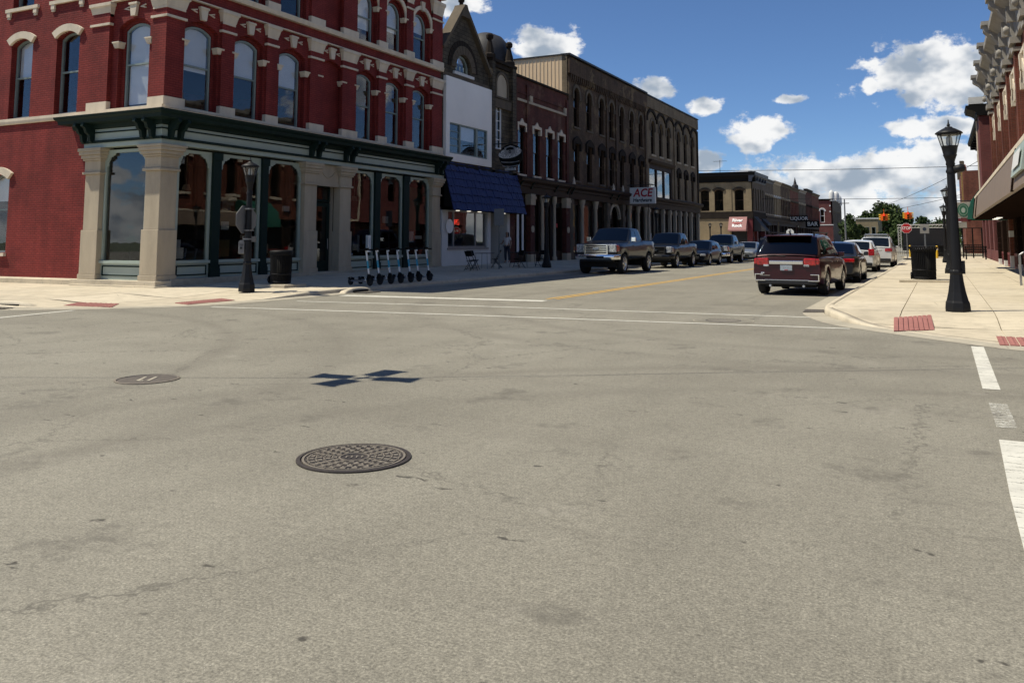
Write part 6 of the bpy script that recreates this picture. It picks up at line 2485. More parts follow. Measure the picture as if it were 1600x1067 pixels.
# ================================================================== electric scooters
def scooter():
    t = thing('electric_scooter', 'x', 'scooter')

    def wheel(x, r_):
        mb = MB(T((x, 0, r_)) @ RX(90))
        mb.lathe([(r_ * .72, -.028), (r_ * .95, -.024), (r_, 0), (r_ * .95, .024), (r_ * .72, .028)], 20)
        w_ = mb.build('wheel', 'rubber', t)
        mb = MB(T((x, 0, r_)) @ RX(90))
        mb.lathe([(.001, -.024), (r_ * .71, -.022), (r_ * .71, .022), (.001, .024)], 16)
        mb.build('hub', 'metal_dark', w_)
    wheel(0, .128)
    wheel(-.93, .115)
    mb = MB()
    mb.box(-.82, -.20, -.085, .085, .115, .165)
    mb.box(-.98, -.80, -.03, .03, .12, .15)
    mb.build('deck', 'metal_grey', t, bevel=.015)
    mb = MB()
    mb.box(-.78, -.24, -.07, .07, .166, .172)
    mb.build('grip_pad', 'rubber', t)
    mb = MB()
    mb.tube([(-.22, 0, .15), (-.10, 0, .28), (-.055, 0, .38)], [.035, .032, .034], 8)
    mb.tube([(-.055, 0, .38), (-.085, 0, .53)], .031, 10)
    mb.build('lower_stem', 'scooter_white', t)
    mb = MB()
    mb.tube([(-.132, 0, .765), (-.20, 0, 1.09)], .029, 10)
    mb.build('stem', 'scooter_white', t)
    mb = MB()
    mb.tube([(-.085, 0, .531), (-.132, 0, .764)], .0335, 10)
    mb.build('decal_sleeve', 'teal_decal', t)
    mb = MB()
    for s_ in (-1, 1):
        mb.tube([(-.06, s_ * .03, .34), (-.03, s_ * .042, .25), (0, s_ * .045, .128)], .014, 5)
    pts = [(.155 * math.cos(a), .128 + .155 * math.sin(a)) for a in [math.radians(15 + i * 16) for i in range(9)]]
    rows = [[(x, -.035, z) for x, z in pts], [(x * 1.03, 0, z + .004) for x, z in pts], [(x, .035, z) for x, z in pts]]
    mb.grid(rows)
    mb.plate([(-.14, .20), (-.02, .14), (.02, .3), (-.06, .38)], [], -.04, .04)
    mb.build('fork', 'sign_black', t)
    mb = MB()
    pts = [(-.93 + .14 * math.cos(a), .115 + .14 * math.sin(a)) for a in [math.radians(25 + i * 15) for i in range(9)]]
    mb.grid([[(x, -.035, z) for x, z in pts], [(x, .035, z) for x, z in pts]])
    mb.box(-.84, -.80, -.04, .04, .16, .24)
    mb.build('rear_fender', 'sign_black', t)
    mb = MB()
    mb.tube([(-.20, -.26, 1.10), (-.19, 0, 1.105), (-.20, .26, 1.10)], .018, 6)
    for s_ in (-1, 1):
        mb.tube([(-.195, s_ * .15, 1.10), (-.20, s_ * .27, 1.10)], .026, 6)
        mb.tube([(-.17, s_ * .13, 1.09), (-.14, s_ * .22, 1.07)], .009, 4)
    mb.box(-.23, -.14, -.06, .06, 1.08, 1.16)
    mb.build('handlebar', 'sign_black', t)
    mb = MB()
    mb.lathe([(.025, 0), (.025, .03)], 8, T=T((-.145, 0, 1.06)) @ RY(90))
    mb.build('headlight', 'blind_white', t)
    return t


scp = scooter()
ords = ['first scooter from the left in the row before the shopfront', 'second scooter from the left in the row before the shopfront', 'third scooter from the left in the row before the shopfront', 'middle scooter of the row of seven before the shopfront',
        'third scooter from the right in the row before the shopfront', 'second scooter from the right in the row before the shopfront', 'rightmost scooter of the row, beside the stone end column']
rg = random.Random(8)
for i in range(7):
    o = scp if i == 0 else copy_tree(scp)
    y = 21.75 + (25.2 - 21.75) * i / 6 + rg.uniform(-.03, .03)
    x = -15.78 + rg.uniform(-.03, .03)
    o.location = (x, y, ztop_left(x - .4, y) + .004)
    o.rotation_euler = (0, 0, R(-12 + rg.uniform(-3, 3)))
    tag(o, ords[i], 'scooter', 'electric scooters parked in a row')


# ================================================================== cafe chairs, tables, sign post, person
def chair():
    t = thing('folding_chair', 'x', 'chair')
    for s_ in (-1, 1):
        mb = MB()
        y = s_ * .20
        mb.tube([(.24, y, 0), (.0, y, .42), (-.20, y, .84)], .014, 6)
        mb.tube([(-.24, y * .9, 0), (.16, y * .9, .44)], .014, 6)
        mb.build('leg_frame', 'metal_dark', t)
    mb = MB()
    mb.grid([[(-.10, -.19, .43), (-.10, .19, .43)], [(.05, -.19, .425), (.05, .19, .425)], [(.22, -.19, .45), (.22, .19, .45)]])
    mb.box(-.10, .22, -.19, .19, .405, .42)
    mb.build('seat', 'sign_black', t)
    mb = MB()
    mb.box(-.012, .012, -.19, .19, 0, .24, T=T((-.11, 0, .62)) @ RY(-25))
    mb.build('backrest', 'sign_black', t)
    mb = MB()
    mb.tube([(-.17, -.19, .07), (-.17, .19, .07)], .010, 5)
    mb.tube([(.18, -.19, .10), (.18, .19, .10)], .010, 5)
    mb.build('stretcher', 'metal_dark', t)
    return t


chp = chair()
for i, (x, y, rz, lab) in enumerate([(-18.35, 32.7, 75, 'black folding chair furthest left before the white shop wall'), (-18.75, 33.6, -15, 'black folding chair left of the cafe table facing the street'),
                                     (-18.9, 36.2, 200, 'black folding chair behind the sign post'), (-18.2, 37.2, 250, 'black folding chair in front of the shop door'), (-18.0, 39.3, 260, 'black folding chair right of the slatted table')]):
    o = chp if i == 0 else copy_tree(chp)
    o.location = (x, y, ztop_left(x, y) + .005)
    o.rotation_euler = (0, 0, R(rz))
    tag(o, lab, 'chair', 'black folding cafe chairs')
for i, (x, y, lab) in enumerate([(-18.75, 34.7, 'small square cafe table between the folding chairs'), (-18.5, 38.2, 'dark slatted cafe table right of the shop door')]):
    t = thing('cafe_table', lab, 'table', (x, y, ztop_left(x, y) + .005), 0, 'cafe tables before the shop')
    w = .34 if i == 0 else .5
    if i == 0:
        mb = MB()
        mb.box(-w, w, -w, w, .70, .725)
        mb.build('tabletop', 'metal_dark', t)
    else:
        for k in range(7):
            mb = MB()
            mb.box(-w + k * .145, -w + k * .145 + .12, -w, w, .70, .73)
            mb.build('slat', 'metal_dark', t)
    for sx_ in (-1, 1):
        for sy_ in (-1, 1):
            mb = MB()
            mb.tube([(sx_ * w * .95, sy_ * w * .95, 0), (sx_ * w * .85, sy_ * w * .85, .70)], .014, 6)
            mb.build('leg', 'metal_grey' if i == 0 else 'metal_dark', t)
sp_ = thing('parking_sign_post', 'grey sign post with the blank back of a sign by the cafe chairs', 'sign', (-18.3, 35.3, .22), 0)
mb = MB()
mb.box(-.03, .03, -.02, .02, 0, 2.8)
mb.build('post', 'galv', sp_)
mb = MB(RZ(12))
mb.box(-.24, .24, -.035, -.022, 2.0, 2.78)
mb.build('panel', 'galv', sp_, bevel=.01)

pe = thing('person', 'person with long dark hair in white top reaching to the shop door', 'person', (-20.95, 41.35, .33), 0)
pmat('skin', (.32, .20, .14), .6, .1, 9)
pmat('hair_dark', (.012, .009, .008), .5, .2, 20)
pmat('cloth_white', (.62, .60, .60), .85, .1, 12)
pmat('cloth_navy', (.025, .03, .05), .85, .2, 12)


def skinned(name, verts, edges, rad, mat, parent, sub=1):
    me = bpy.data.meshes.new(name)
    me.from_pydata(verts, edges, [])
    o = bpy.data.objects.new(name, me)
    COL.objects.link(o)
    o.modifiers.new('skin', 'SKIN').use_smooth_shade = True
    for i, r_ in enumerate(rad):
        me.skin_vertices[0].data[i].radius = (r_, r_) if not isinstance(r_, tuple) else r_
        me.skin_vertices[0].data[i].use_root = (i == 0)
    s_ = o.modifiers.new('sub', 'SUBSURF')
    s_.levels = s_.render_levels = sub
    me.materials.append(M[mat])
    o.parent = parent
    return o


V = [(0, 0, .90), (0, 0, 1.10), (0, 0, 1.32), (0, 0, 1.42), (-.01, -.01, 1.50), (-.01, -.02, 1.60), (-.01, -.01, 1.68),
     (-.17, 0, 1.34), (-.26, -.02, 1.10), (-.42, .12, 1.02), (-.50, .16, 1.04), (.17, 0, 1.34), (.22, .03, 1.08), (.22, -.06, .86), (.22, -.08, .77),
     (-.09, 0, .86), (-.10, -.02, .47), (-.10, .02, .09), (-.11, -.12, .04), (.09, 0, .86), (.10, .02, .47), (.10, .05, .09), (.11, -.10, .04)]
E_ = [(0, 1), (1, 2), (2, 3), (3, 4), (4, 5), (5, 6), (2, 7), (7, 8), (8, 9), (9, 10), (2, 11), (11, 12), (12, 13), (13, 14), (0, 15), (15, 16), (16, 17), (17, 18), (0, 19), (19, 20), (20, 21), (21, 22)]
Rd = [.13, .11, .13, .055, .05, .09, .075, .055, .042, .034, .03, .055, .042, .034, .03, .085, .06, .042, .038, .085, .06, .042, .038]
skinned('body', V, E_, Rd, 'skin', pe)
tv = [(0, 0, .88), (0, 0, 1.10), (0, 0, 1.32), (-.17, 0, 1.345), (-.225, -.012, 1.20), (.17, 0, 1.345), (.20, .02, 1.20)]
skinned('top', tv, [(0, 1), (1, 2), (2, 3), (3, 4), (2, 5), (5, 6)], [.155, .13, .15, .07, .058, .07, .058], 'cloth_white', pe)
tv = [(0, 0, .92), (-.09, 0, .84), (-.10, -.02, .47), (-.10, .02, .12), (.09, 0, .84), (.10, .02, .47), (.10, .05, .12)]
skinned('trousers', tv, [(0, 1), (1, 2), (2, 3), (0, 4), (4, 5), (5, 6)], [.145, .10, .075, .06, .10, .075, .06], 'cloth_navy', pe)
tv = [(-.01, .02, 1.66), (-.01, .05, 1.58), (-.01, .08, 1.44), (-.01, .09, 1.30)]
skinned('hair', tv, [(0, 1), (1, 2), (2, 3)], [.10, .115, .10, .07], 'hair_dark', pe)
for (nm, xx, yy, zz, r_) in (('eye', -.04, -.10, 1.595, .011), ('eye', .02, -.10, 1.595, .011), ('mouth', -.01, -.10, 1.535, .014)):
    mb = MB()
    mb.lathe([(.0, -r_), (r_, 0), (.0, r_)], 6, (xx, yy, zz))
    mb.build(nm, 'hair_dark' if nm == 'eye' else 'sign_red', pe)

# ================================================================== right pavement: handrail with steps, bench, iron fence
st_ = thing('entrance_steps', 'pale stone steps at the right edge below the handrail', 'steps', (2.35, 29.0, .18))
for k in range(3):
    mb = MB()
    mb.box(k * .25, .76, -.9, .9, -.1 + k * .16, .06 + k * .16)
    mb.build('step', 'cream_stone', st_, bevel=.015)
mb = MB()
mb.box(-.1, .75, .92, 1.12, -.1, .55)
mb.build('cheek_wall', 'concrete_b', st_, bevel=.02)
hr = thing('handrail', 'grey metal handrail with sloping top at the right edge', 'handrail', (2.12, 29.7, .19))
mb = MB()
mb.box(-.03, .03, -.03, .03, 0, .92)
mb.build('post', 'metal_grey', hr)
mb = MB()
mb.tube([(0, 0, .90), (.45, 0, 1.22), (.95, 0, 1.24)], .032, 8)
mb.build('rail', 'metal_grey', hr)
mb = MB()
mb.box(.40, .46, -.03, .03, .25, 1.2)
mb.build('post', 'metal_grey', hr)

bn = thing('park_bench', 'black slatted bench facing down the right pavement', 'bench', (2.30, 70.0, .19), 0)
for s_ in (-.62, .62):
    mb = MB()
    mb.box(s_ - .04, s_ + .04, -.28, -.22, 0, .62)
    mb.box(s_ - .04, s_ + .04, .20, .26, 0, .95)
    mb.box(s_ - .04, s_ + .04, -.22, .20, .36, .42)
    mb.box(s_ - .05, s_ + .05, -.30, .22, .62, .66)
    mb.build('leg', 'sign_black', bn)
for k in range(4):
    mb = MB()
    mb.box(-.72, .72, -.26 + k * .12, -.17 + k * .12, .425, .455)
    mb.build('seat_slat', 'sign_black', bn)
for k in range(4):
    mb = MB()
    mb.box(-.72, .72, .18, .21, .52 + k * .12, .60 + k * .12)
    mb.build('back_slat', 'sign_black', bn)
pf = thing('iron_patio_fence', 'black iron patio frame with posts and bars behind the bench', 'fence', (.9, 76.5, .19), 0)
for x in (0, .75, 1.45, 2.1):
    mb = MB()
    mb.box(x - .05, x + .05, -.05, .05, 0, 2.35)
    mb.build('post', 'sign_black', pf)
for z in (.15, 1.0, 2.3):
    mb = MB()
    mb.box(-.05, 2.15, -.03, .03, z, z + .06)
    mb.build('rail', 'sign_black', pf)
for k in range(17):
    mb = MB()
    mb.box(.06 + k * .125, .085 + k * .125, -.012, .012, .21, 1.0)
    mb.build('bar', 'sign_black', pf)

# ================================================================== stop sign, bollards, square sign, truss stage, barrier
ss = thing('stop_sign', 'red octagonal STOP sign on a post at the right kerb', 'sign', (-2.15, 69.5, .15), 0)
mb = MB()
mb.box(-.03, .03, .0, .05, 0, 2.75)
mb.build('post', 'galv', ss)
oc = [(.39 * math.cos(math.pi / 8 + math.pi / 4 * i), 2.30 + .39 * math.sin(math.pi / 8 + math.pi / 4 * i)) for i in range(8)]
oc2 = [(.365 * math.cos(math.pi / 8 + math.pi / 4 * i), 2.30 + .365 * math.sin(math.pi / 8 + math.pi / 4 * i)) for i in range(8)]
mb = MB()
mb.plate(oc, [], -.012, -.002)
mb.build('border', 'sign_white', ss)
mb = MB()
mb.plate(oc2, [], -.018, -.0125)
mb.build('panel', 'sign_red', ss)
text_obj('letters', 'STOP', .30, 'sign_white', ss, T((0, -.021, 2.30)) @ UPRIGHT, .002, .006, 0, sx=.85)
mb = MB()
mb.lathe([(.32, 0), (.30, .06), (.06, .12)], 12)
mb.build('foot', 'rubber', ss)
for i, (x, y, lab) in enumerate([(-2.35, 83.0, 'yellow bollard right of the stop sign post'), (-.22, 76.0, 'yellow bollard behind the right bin')]):
    t = thing('bollard', lab, 'bollard', (x, y, .12), 0, 'yellow bollards at the closed street')
    mb = MB()
    mb.lathe([(.085, 0), (.085, .95), (.07, 1.0), (.03, 1.03), (0, 1.04)], 12)
    mb.build('post', 'yellow_paint_solid', t)
    mb = MB()
    mb.lathe([(.089, .70), (.089, .80)], 12)
    mb.build('band', 'white_sign', t)
sq = thing('square_sign', 'grey post with a square green and white sign before the truss', 'sign', (-1.25, 92.0, 0), 0)
mb = MB()
mb.box(-.07, .07, 0, .1, 0, 2.9)
mb.build('post', 'galv', sq)
mb = MB()
mb.box(-.40, .40, -.03, -.002, 2.25, 3.1)
mb.build('panel', 'grey_stone', sq)
mb = MB()
mb.plate(ell(.17, .17, 0, 2.67, 18), [], -.04, -.031)
mb.build('emblem', 'navy_paint', sq)


def lattice(mb, a, b, w, n, axis):
    a, b = Vector(a), Vector(b)
    d = (b - a) / n
    if axis == 'z':
        offs_ = [Vector((sx_ * w / 2, sy_ * w / 2, 0)) for sx_ in (-1, 1) for sy_ in (-1, 1)]
    else:
        offs_ = [Vector((0, sx_ * w / 2, sy_ * w / 2)) for sx_ in (-1, 1) for sy_ in (-1, 1)]
    for o_ in offs_:
        mb.tube([a + o_, b + o_], .032, 5)
    pairs = ((0, 1), (1, 3), (3, 2), (2, 0))
    for i in range(n):
        for (p, q_) in pairs:
            mb.tube([a + d * i + offs_[p], a + d * (i + 1) + offs_[q_]], .02, 4)


ts = thing('stage_truss', 'white lattice truss frame with dark backdrop across the closed street', 'stage', (-4.7, 121, 0))
for x in (.15, 5.4):
    mb = MB()
    lattice(mb, (x, 0, 0), (x, 0, 3.1), .34, 9, 'z')
    mb.build('tower', 'white_paint', ts)
mb = MB()
lattice(mb, (-.1, 0, 3.38), (5.7, 0, 3.38), .36, 15, 'x')
mb.box(-.1, 5.7, -.2, .2, 3.58, 3.64)
mb.build('beam', 'white_paint', ts)
mb = MB()
mb.box(.4, 5.2, 3.0, 3.1, .3, 3.2)
mb.box(.4, 5.2, .5, 3.0, .3, .9)
mb.build('backdrop', 'metal_dark', ts)
br = thing('street_barrier', 'low dark metal barrier across the street behind the stop sign', 'barrier', (-4.4, 98.0, 0))
for z in (.35, 1.0):
    mb = MB()
    mb.tube([(0, 0, z), (7.0, 0, z)], .03, 6)
    mb.build('rail', 'metal_dark', br)
for k in range(36):
    mb = MB()
    mb.tube([(.1 + k * .195, 0, .1), (.1 + k * .195, 0, 1.0)], .016, 4)
    mb.build('bar', 'metal_dark', br)


# ================================================================== traffic signals and wires
def signal(loc, label, rz=0, s=1.0):
    t = thing('four_way_signal', label, 'traffic signal', loc, rz, 'orange four way signals hung over crossings')
    mb = MB()
    mb.tube([(0, 0, .55 * s), (0, 0, 1.3 * s)], .03, 6)
    mb.lathe([(.12 * s, .5 * s), (.16 * s, .56 * s), (.05 * s, .66 * s)], 8)
    mb.build('hanger', 'orange_signal', t)
    for k in range(4):
        A = RZ(90 * k)
        mb = MB(A)
        mb.box(-.19 * s, .19 * s, -.50 * s, -.20 * s, -.48 * s, .50 * s)
        mb.box(-.03 * s, .03 * s, -.2 * s, 0, .40 * s, .46 * s)
        mb.box(-.03 * s, .03 * s, -.2 * s, 0, -.44 * s, -.38 * s)
        hd = mb.build('signal_head', 'orange_signal', t)
        for j, z in enumerate((.33, .01, -.31)):
            mb = MB(A)
            mb.lathe([(.13 * s, 0), (.13 * s, .02 * s)], 12, T=T((0, -.51 * s, z * s)) @ RX(90))
            mb.build('lens', 'lit_red' if (j == 0 and k % 2 == 0) else 'interior_dark', hd)
            mb = MB(A)
            rows = []
            for yy in (-.50, -.74):
                rows.append([(.15 * s * math.cos(t_), yy * s, z * s + .15 * s * math.sin(t_)) for t_ in [math.radians(-20 + i * 22) for i in range(11)]])
            mb.grid(rows)
            mb.build('visor', 'yellow_paint_solid', hd)
    return t


signal((-6.15, 118, 4.5), 'left of the two orange four way signals over the far crossing', s=.82)
signal((-3.38, 118, 4.68), 'right of the two orange four way signals over the far crossing', s=.82)
# the flasher hung over the crossing in front: seen only by its shadow on the asphalt
kz = 5.4
sh = Vector((-5.76, 7.85)) - Vector((SUN_TRAVEL.x, SUN_TRAVEL.y)) * (kz / math.tan(SUN_EL))
t = thing('crossing_flasher', 'four panel flasher hung over the near crossing whose shadow lies on the asphalt', 'traffic signal', (sh.x, sh.y, kz), 0)
t.scale = (.88, .88, .88)
for k, a in enumerate((11, 88, 189, 260)):
    A = RZ(a)
    mb = MB(A)
    mb.box(.20, .58, -.14, .14, -.07, .07, T=I4)
    mb.add([(.58, -.14, -.07), (.58, .14, -.07), (.58, .14, .07), (.58, -.14, .07), (.68, -.19, .0), (.68, .19, .0), (.68, .19, .08), (.68, -.19, .08)], [(4, 5, 6, 7), (3, 2, 6, 7), (0, 3, 7, 4), (1, 5, 6, 2), (0, 4, 5, 1)])
    mb.build('panel', 'sign_black', t)
    mb = MB(A)
    mb.box(0, .23, -.02, .02, -.02, .02)
    mb.build('arm', 'metal_dark', t)
mb = MB()
mb.tube([(0, 0, -.02), (0, 0, .6)], .02, 6)
mb.build('hanger', 'metal_dark', t)


def wire(pts, label, r_=.028):
    mb = MB()
    out = []
    for i in range(len(pts) - 1):
        a, b = Vector(pts[i]), Vector(pts[i + 1])
        for k in range(12):
            u = k / 12
            p = a.lerp(b, u)
            p.z -= 4 * u * (1 - u) * (b - a).length * .006
            out.append(p)
    out.append(Vector(pts[-1]))
    mb.tube(out, r_, 5)
    tag(mb.build('overhead_wire', 'rubber'), label, 'wire', 'overhead wires across the street')


wire([(-23, 88, 8.85), (12, 88, 8.35)], 'upper overhead wire crossing the street before the clouds', .026)
wire([(-25, 118, 7.3), (9, 118, 6.9)], 'lower overhead wire carrying the far signals', .03)
wire([(-9, 150, 7.0), (4, 60, 7.4)], 'slanting overhead wire at the right of the far trees', .02)
wire([(-12, 170, 6.6), (5, 110, 7.5)], 'second slanting wire below the first at the right', .03)
wire([(-26, -2, 6.6), (sh.x, sh.y, 6.05), (8, 17, 6.8)], 'span wire over the near crossing carrying the flasher', .008)
up = thing('utility_pole', 'tall bare grey utility pole on the far left pavement', 'utility pole', (-17.2, 188, 0))
mb = MB()
mb.tube([(0, 0, 0), (0, 0, 10.2)], [.2, .13], 8)
mb.build('pole', 'galv', up)
mb = MB()
mb.box(-.9, .9, -.06, .06, 9.2, 9.35)
mb.build('crossarm', 'bark', up)
os_ = thing('octagon_sign_back', 'white back of an octagonal sign above the maroon car roof', 'sign', (-15.6, 104, .1))
mb = MB()
mb.box(-.03, .03, -.03, .02, 0, 2.85)
mb.build('post', 'galv', os_)
mb = MB()
mb.plate([(.46 * math.cos(math.pi / 8 + math.pi / 4 * i), 2.4 + .46 * math.sin(math.pi / 8 + math.pi / 4 * i)) for i in range(8)], [], .021, .03)
mb.build('panel', 'white_sign', os_)

# ================================================================== vehicles (local x forward, y left, origin on the ground)
def paint(name, c, metal=.3, rough=.35, coat=.55):
    q = NT(name).set(rough, metal, .5, coat)
    d = q.noise(3, 4, .6)
    q.color(q.mix(.2, c, q.ramp(d, [(.3, sc(c, .7)), (.7, sc(c, 1.2))])))
    return M[name]


paint('paint_maroon', (.040, .003, .007), .35, .32, .5)
paint('paint_charcoal', (.018, .018, .019), .2)
paint('paint_black', (.003, .003, .004), .1, .3, .35)
paint('paint_navy', (.003, .004, .008), .1, .3, .35)
paint('paint_green_black', (.004, .007, .006), .1, .3, .35)
paint('paint_silver', (.30, .32, .34), .6)
paint('paint_white', (.62, .62, .62), .0)
q = NT('chrome').set(.08, 1.0)
q.color((.95, .95, .96))
q = NT('chrome_dull').set(.22, .9)
q.color((.55, .56, .58))
q = NT('tail_red').set(.15, 0, .6, 1.0)
q.color(q.ramp(q.noise(12, 2), [(.3, (.20, .003, .004)), (.7, (.50, .012, .012))]))
q = NT('headlight_clear').set(.08, .3, .8, 1.0)
q.color(q.ramp(q.noise(14, 2), [(.35, (.25, .26, .28)), (.65, (.70, .72, .75))]))
pmat('plastic_black', (.016, .016, .017), .6, .3, 9)
pmat('plate_white', (.34, .38, .42), .5, .4, 40)


def interp(P, x):
    if x <= P[0][0]:
        return P[0][1]
    for (a, b), (c, d) in zip(P, P[1:]):
        if x <= c:
            t = (x - a) / (c - a)
            return b + (d - b) * t
    return P[-1][1]


def smooth_i(P, x, w=.07):
    return sum(interp(P, x + w * k) for k in (-1, -.5, 0, .5, 1)) / 5


class Car:
    def __init__(s, name, label, cat, loc, rz, L, Wd, sh, gh, belt, roof, paint_, xw, rw, sill=.26, low_trim='plastic_black', endw=.80, tumble=.14, bottom_front=.32, bottom_rear=.34, fl=None, group=None, rim='chrome_dull', tyre_w=.23):
        s.t = thing(name, label, cat, loc, rz, group)
        s.L, s.W, s.sh, s.gh, s.roof, s.paint = L, Wd, sh, gh, roof, paint_
        s.belt = belt
        s.tumble = tumble
        h2 = L / 2
        s.h2 = h2
        ra = rw + .075

        def hw(x):
            u = abs(x) / h2
            return Wd / 2 * (1 - (1 - endw) * max(0, (u - .70) / .30) ** 2.2)
        s.hw = hw
        xs = set(-h2 + L * i / 44 for i in range(45))
        for w_ in xw:
            for k in range(-8, 9):
                xs.add(w_ + ra * k / 8 * .999)
        xs = sorted(x for x in xs if -h2 <= x <= h2)
        rings, low = [], []
        for x in xs:
            zb = sill + max(0, (abs(x) / h2 - .8) / .2) * ((bottom_front if x > 0 else bottom_rear) - sill)
            za = zb
            for w_ in xw:
                d = abs(x - w_)
                if d < ra:
                    za = max(za, rw + math.sqrt(ra * ra - d * d))
            zs = smooth_i(sh, x)
            w = hw(x)
            k = zs - zb
            z1 = max(za, zb + .02)
            z3 = max(za + .01, zb + .38 * k)
            z4 = max(za + .02, zb + .74 * k)
            half = [(0, za - .0), (w * .80, za), (w * .965, z1), (w, z3), (w * .985, z4), (w * .955, max(zs - .045, z4 + .01)), (w * .90, zs), (w * .5, zs + .028), (0, zs + .036)]
            ring = [(x, y, z) for y, z in half] + [(x, -y, z) for y, z in half[-2:0:-1]]
            rings.append(ring)
        s.rings, s.xs = rings, xs
        mb = MB()
        mb.grid(rings, smooth=True, closed=True)
        n = len(rings[0])
        mb.add(rings[0], [tuple(range(n))])
        mb.add(rings[-1], [tuple(range(n - 1, -1, -1))])
        b = mb.build('body', paint_, s.t, fix=True)
        s.body = b
        # dark underbody and wheel houses
        mb = MB()
        mb.box(-h2 + .35, h2 - .35, -Wd * .36, Wd * .36, sill - .06, sill + .25)
        for w_ in xw:
            mb.box(w_ - ra, w_ + ra, -Wd / 2 + .26, Wd / 2 - .26, .3, rw + ra)
        mb.build('underbody', 'rubber', s.t)
        s.greenhouse()
        for w_ in xw:
            for sd in (-1, 1):
                s.wheel(w_, sd * (Wd / 2 - tyre_w / 2 - .02), rw, sd, tyre_w, rim)

    def wheel(s, x, y, r, sd, w, rim):
        A = T((x, y, r)) @ RX(-90 * sd)

        def tyre():
            mb = MB()
            mb.lathe([(r * .66, -w / 2), (r * .93, -w / 2), (r, -w * .36), (r, w * .36), (r * .93, w / 2), (r * .66, w / 2), (r * .62, w * .3), (r * .62, -w / 2)], 28)
            return mb.mesh('wheel')

        def rimm():
            mb = MB()
            mb.lathe([(r * .62, w * .25), (r * .66, w * .47), (r * .63, w * .49), (r * .57, w * .40), (r * .55, w * .12)], 24)
            mb.lathe([(.06, w * .40), (.05, w * .46), (.0, w * .47)], 10)
            for k in range(5):
                a = 72 * k
                mb.add([(.03, -.035, w * .42), (r * .62, -.045, w * .38), (r * .62, .045, w * .38), (.03, .035, w * .42), (.03, -.035, w * .25), (r * .62, -.045, w * .2), (r * .62, .045, w * .2), (.03, .035, w * .25)],
                       [(0, 1, 2, 3), (0, 4, 5, 1), (1, 5, 6, 2), (2, 6, 7, 3)], T=RZ(a))
            return mb.mesh('rim')

        def disc():
            mb = MB()
            mb.lathe([(r * .60, w * .05), (.0, w * .06)], 20)
            return mb.mesh('brake_disc')
        k = (round(r, 3), round(w, 3))
        o = put('wheel', cached(('tyre',) + k, tyre), 'rubber', s.t, A)
        put('rim', cached(('rim',) + k + (rim,), rimm), rim, o)
        put('brake_disc', cached(('disc',) + k, disc), 'metal_dark', o)

    def side(s, x, t):
        """point on the greenhouse side: t=0 belt, 1 roof edge"""
        zr = smooth_i(s.gh, x, .05)
        zb = smooth_i(s.sh, x) - .02
        wb = s.hw(x) * .925
        k = (zr - zb) / max(.05, s.roof - s.belt)
        wt = wb - s.tumble * k
        return (wb + (wt - wb) * t, zb + (zr - .05 * min(1, k * 1.4) - zb) * t)

    def greenhouse(s):
        x0, x1 = s.gh[0][0], s.gh[-1][0]
        xs = sorted(set([x0 + (x1 - x0) * i / 30 for i in range(31)] + [p[0] for p in s.gh]))
        rows = []
        for x in xs:
            y0, z0 = s.side(x, 0)
            y1, z1 = s.side(x, .98)
            zr = smooth_i(s.gh, x, .05)
            half = [(y0, z0 - .02), (y0 + (y1 - y0) * .5 + .012, z0 + (z1 - z0) * .5), (y1, z1), (y1 - .05, zr - .012), (y1 - .16, zr + .006), (y1 * .4, zr + .026), (0, zr + .032)]
            rows.append([(x, y, z) for y, z in half] + [(x, -y, z) for y, z in half[-2::-1]])
        mb = MB()
        mb.grid(rows)
        s.cabin = mb.build('roof', s.paint, s.t)

    def glass_side(s, spans, t0=.12, t1=.86):
        for sd in (-1, 1):
            for (a0, a1, b0, b1) in spans:       # bottom x range, top x range
                rows = []
                n = 6
                for j in range(4):
                    t = t0 + (t1 - t0) * j / 3
                    row = []
                    for i in range(n + 1):
                        xa = a0 + (b0 - a0) * j / 3
                        xb = a1 + (b1 - a1) * j / 3
                        x = xa + (xb - xa) * i / n
                        y, z = s.side(x, t)
                        row.append((x, sd * (y + .012 + .010 * math.sin(math.pi * t)), z))
                    rows.append(row)
                mb = MB()
                mb.grid(rows)
                mb.build('side_window', 'car_glass', s.t)

    def glass_end(s, xb, xt, inset=.10, name='windscreen', lift=.012):
        """sloping glass between the belt (xb) and the roof edge (xt)"""
        rows = []
        sg_ = 1 if xb > xt else -1
        for j in range(5):
            t = j / 4
            x = xb + (xt - xb) * (.06 + .88 * t)
            zr = smooth_i(s.gh, x, .05)
            y1, z1 = s.side(x, .98)
            w = max(.2, y1 - inset)
            rows.append([(x + sg_ * lift, -w, zr + lift), (x + sg_ * lift, -w * .5, zr + .022 + lift), (x + sg_ * lift, 0, zr + .032 + lift), (x + sg_ * lift, w * .5, zr + .022 + lift), (x + sg_ * lift, w, zr + lift)])
        mb = MB()
        mb.grid(rows)
        return mb.build(name, 'car_glass', s.t)

    def box(s, b, mat, name, bevel=.012, parent=None):
        mb = MB()
        mb.box(*b)
        return mb.build(name, mat, parent or s.t, bevel=bevel)

    def mirrors(s, x, z, mat=None, w=.16, h=.13):
        for sd in (-1, 1):
            y = s.hw(x) * .94
            mb = MB()
            y0, y1 = (y + .02, y + .02 + w) if sd > 0 else (-y - .02 - w, -y - .02)
            mb.box(x - .06, x + .06, y0, y1, z, z + h)
            ya, yb = (y - .06, y + .02) if sd > 0 else (-y - .02, -y + .06)
            mb.box(x - .02, x + .02, ya, yb, z + .02, z + .06)
            mb.build('mirror', mat or s.paint, s.t, bevel=.02)

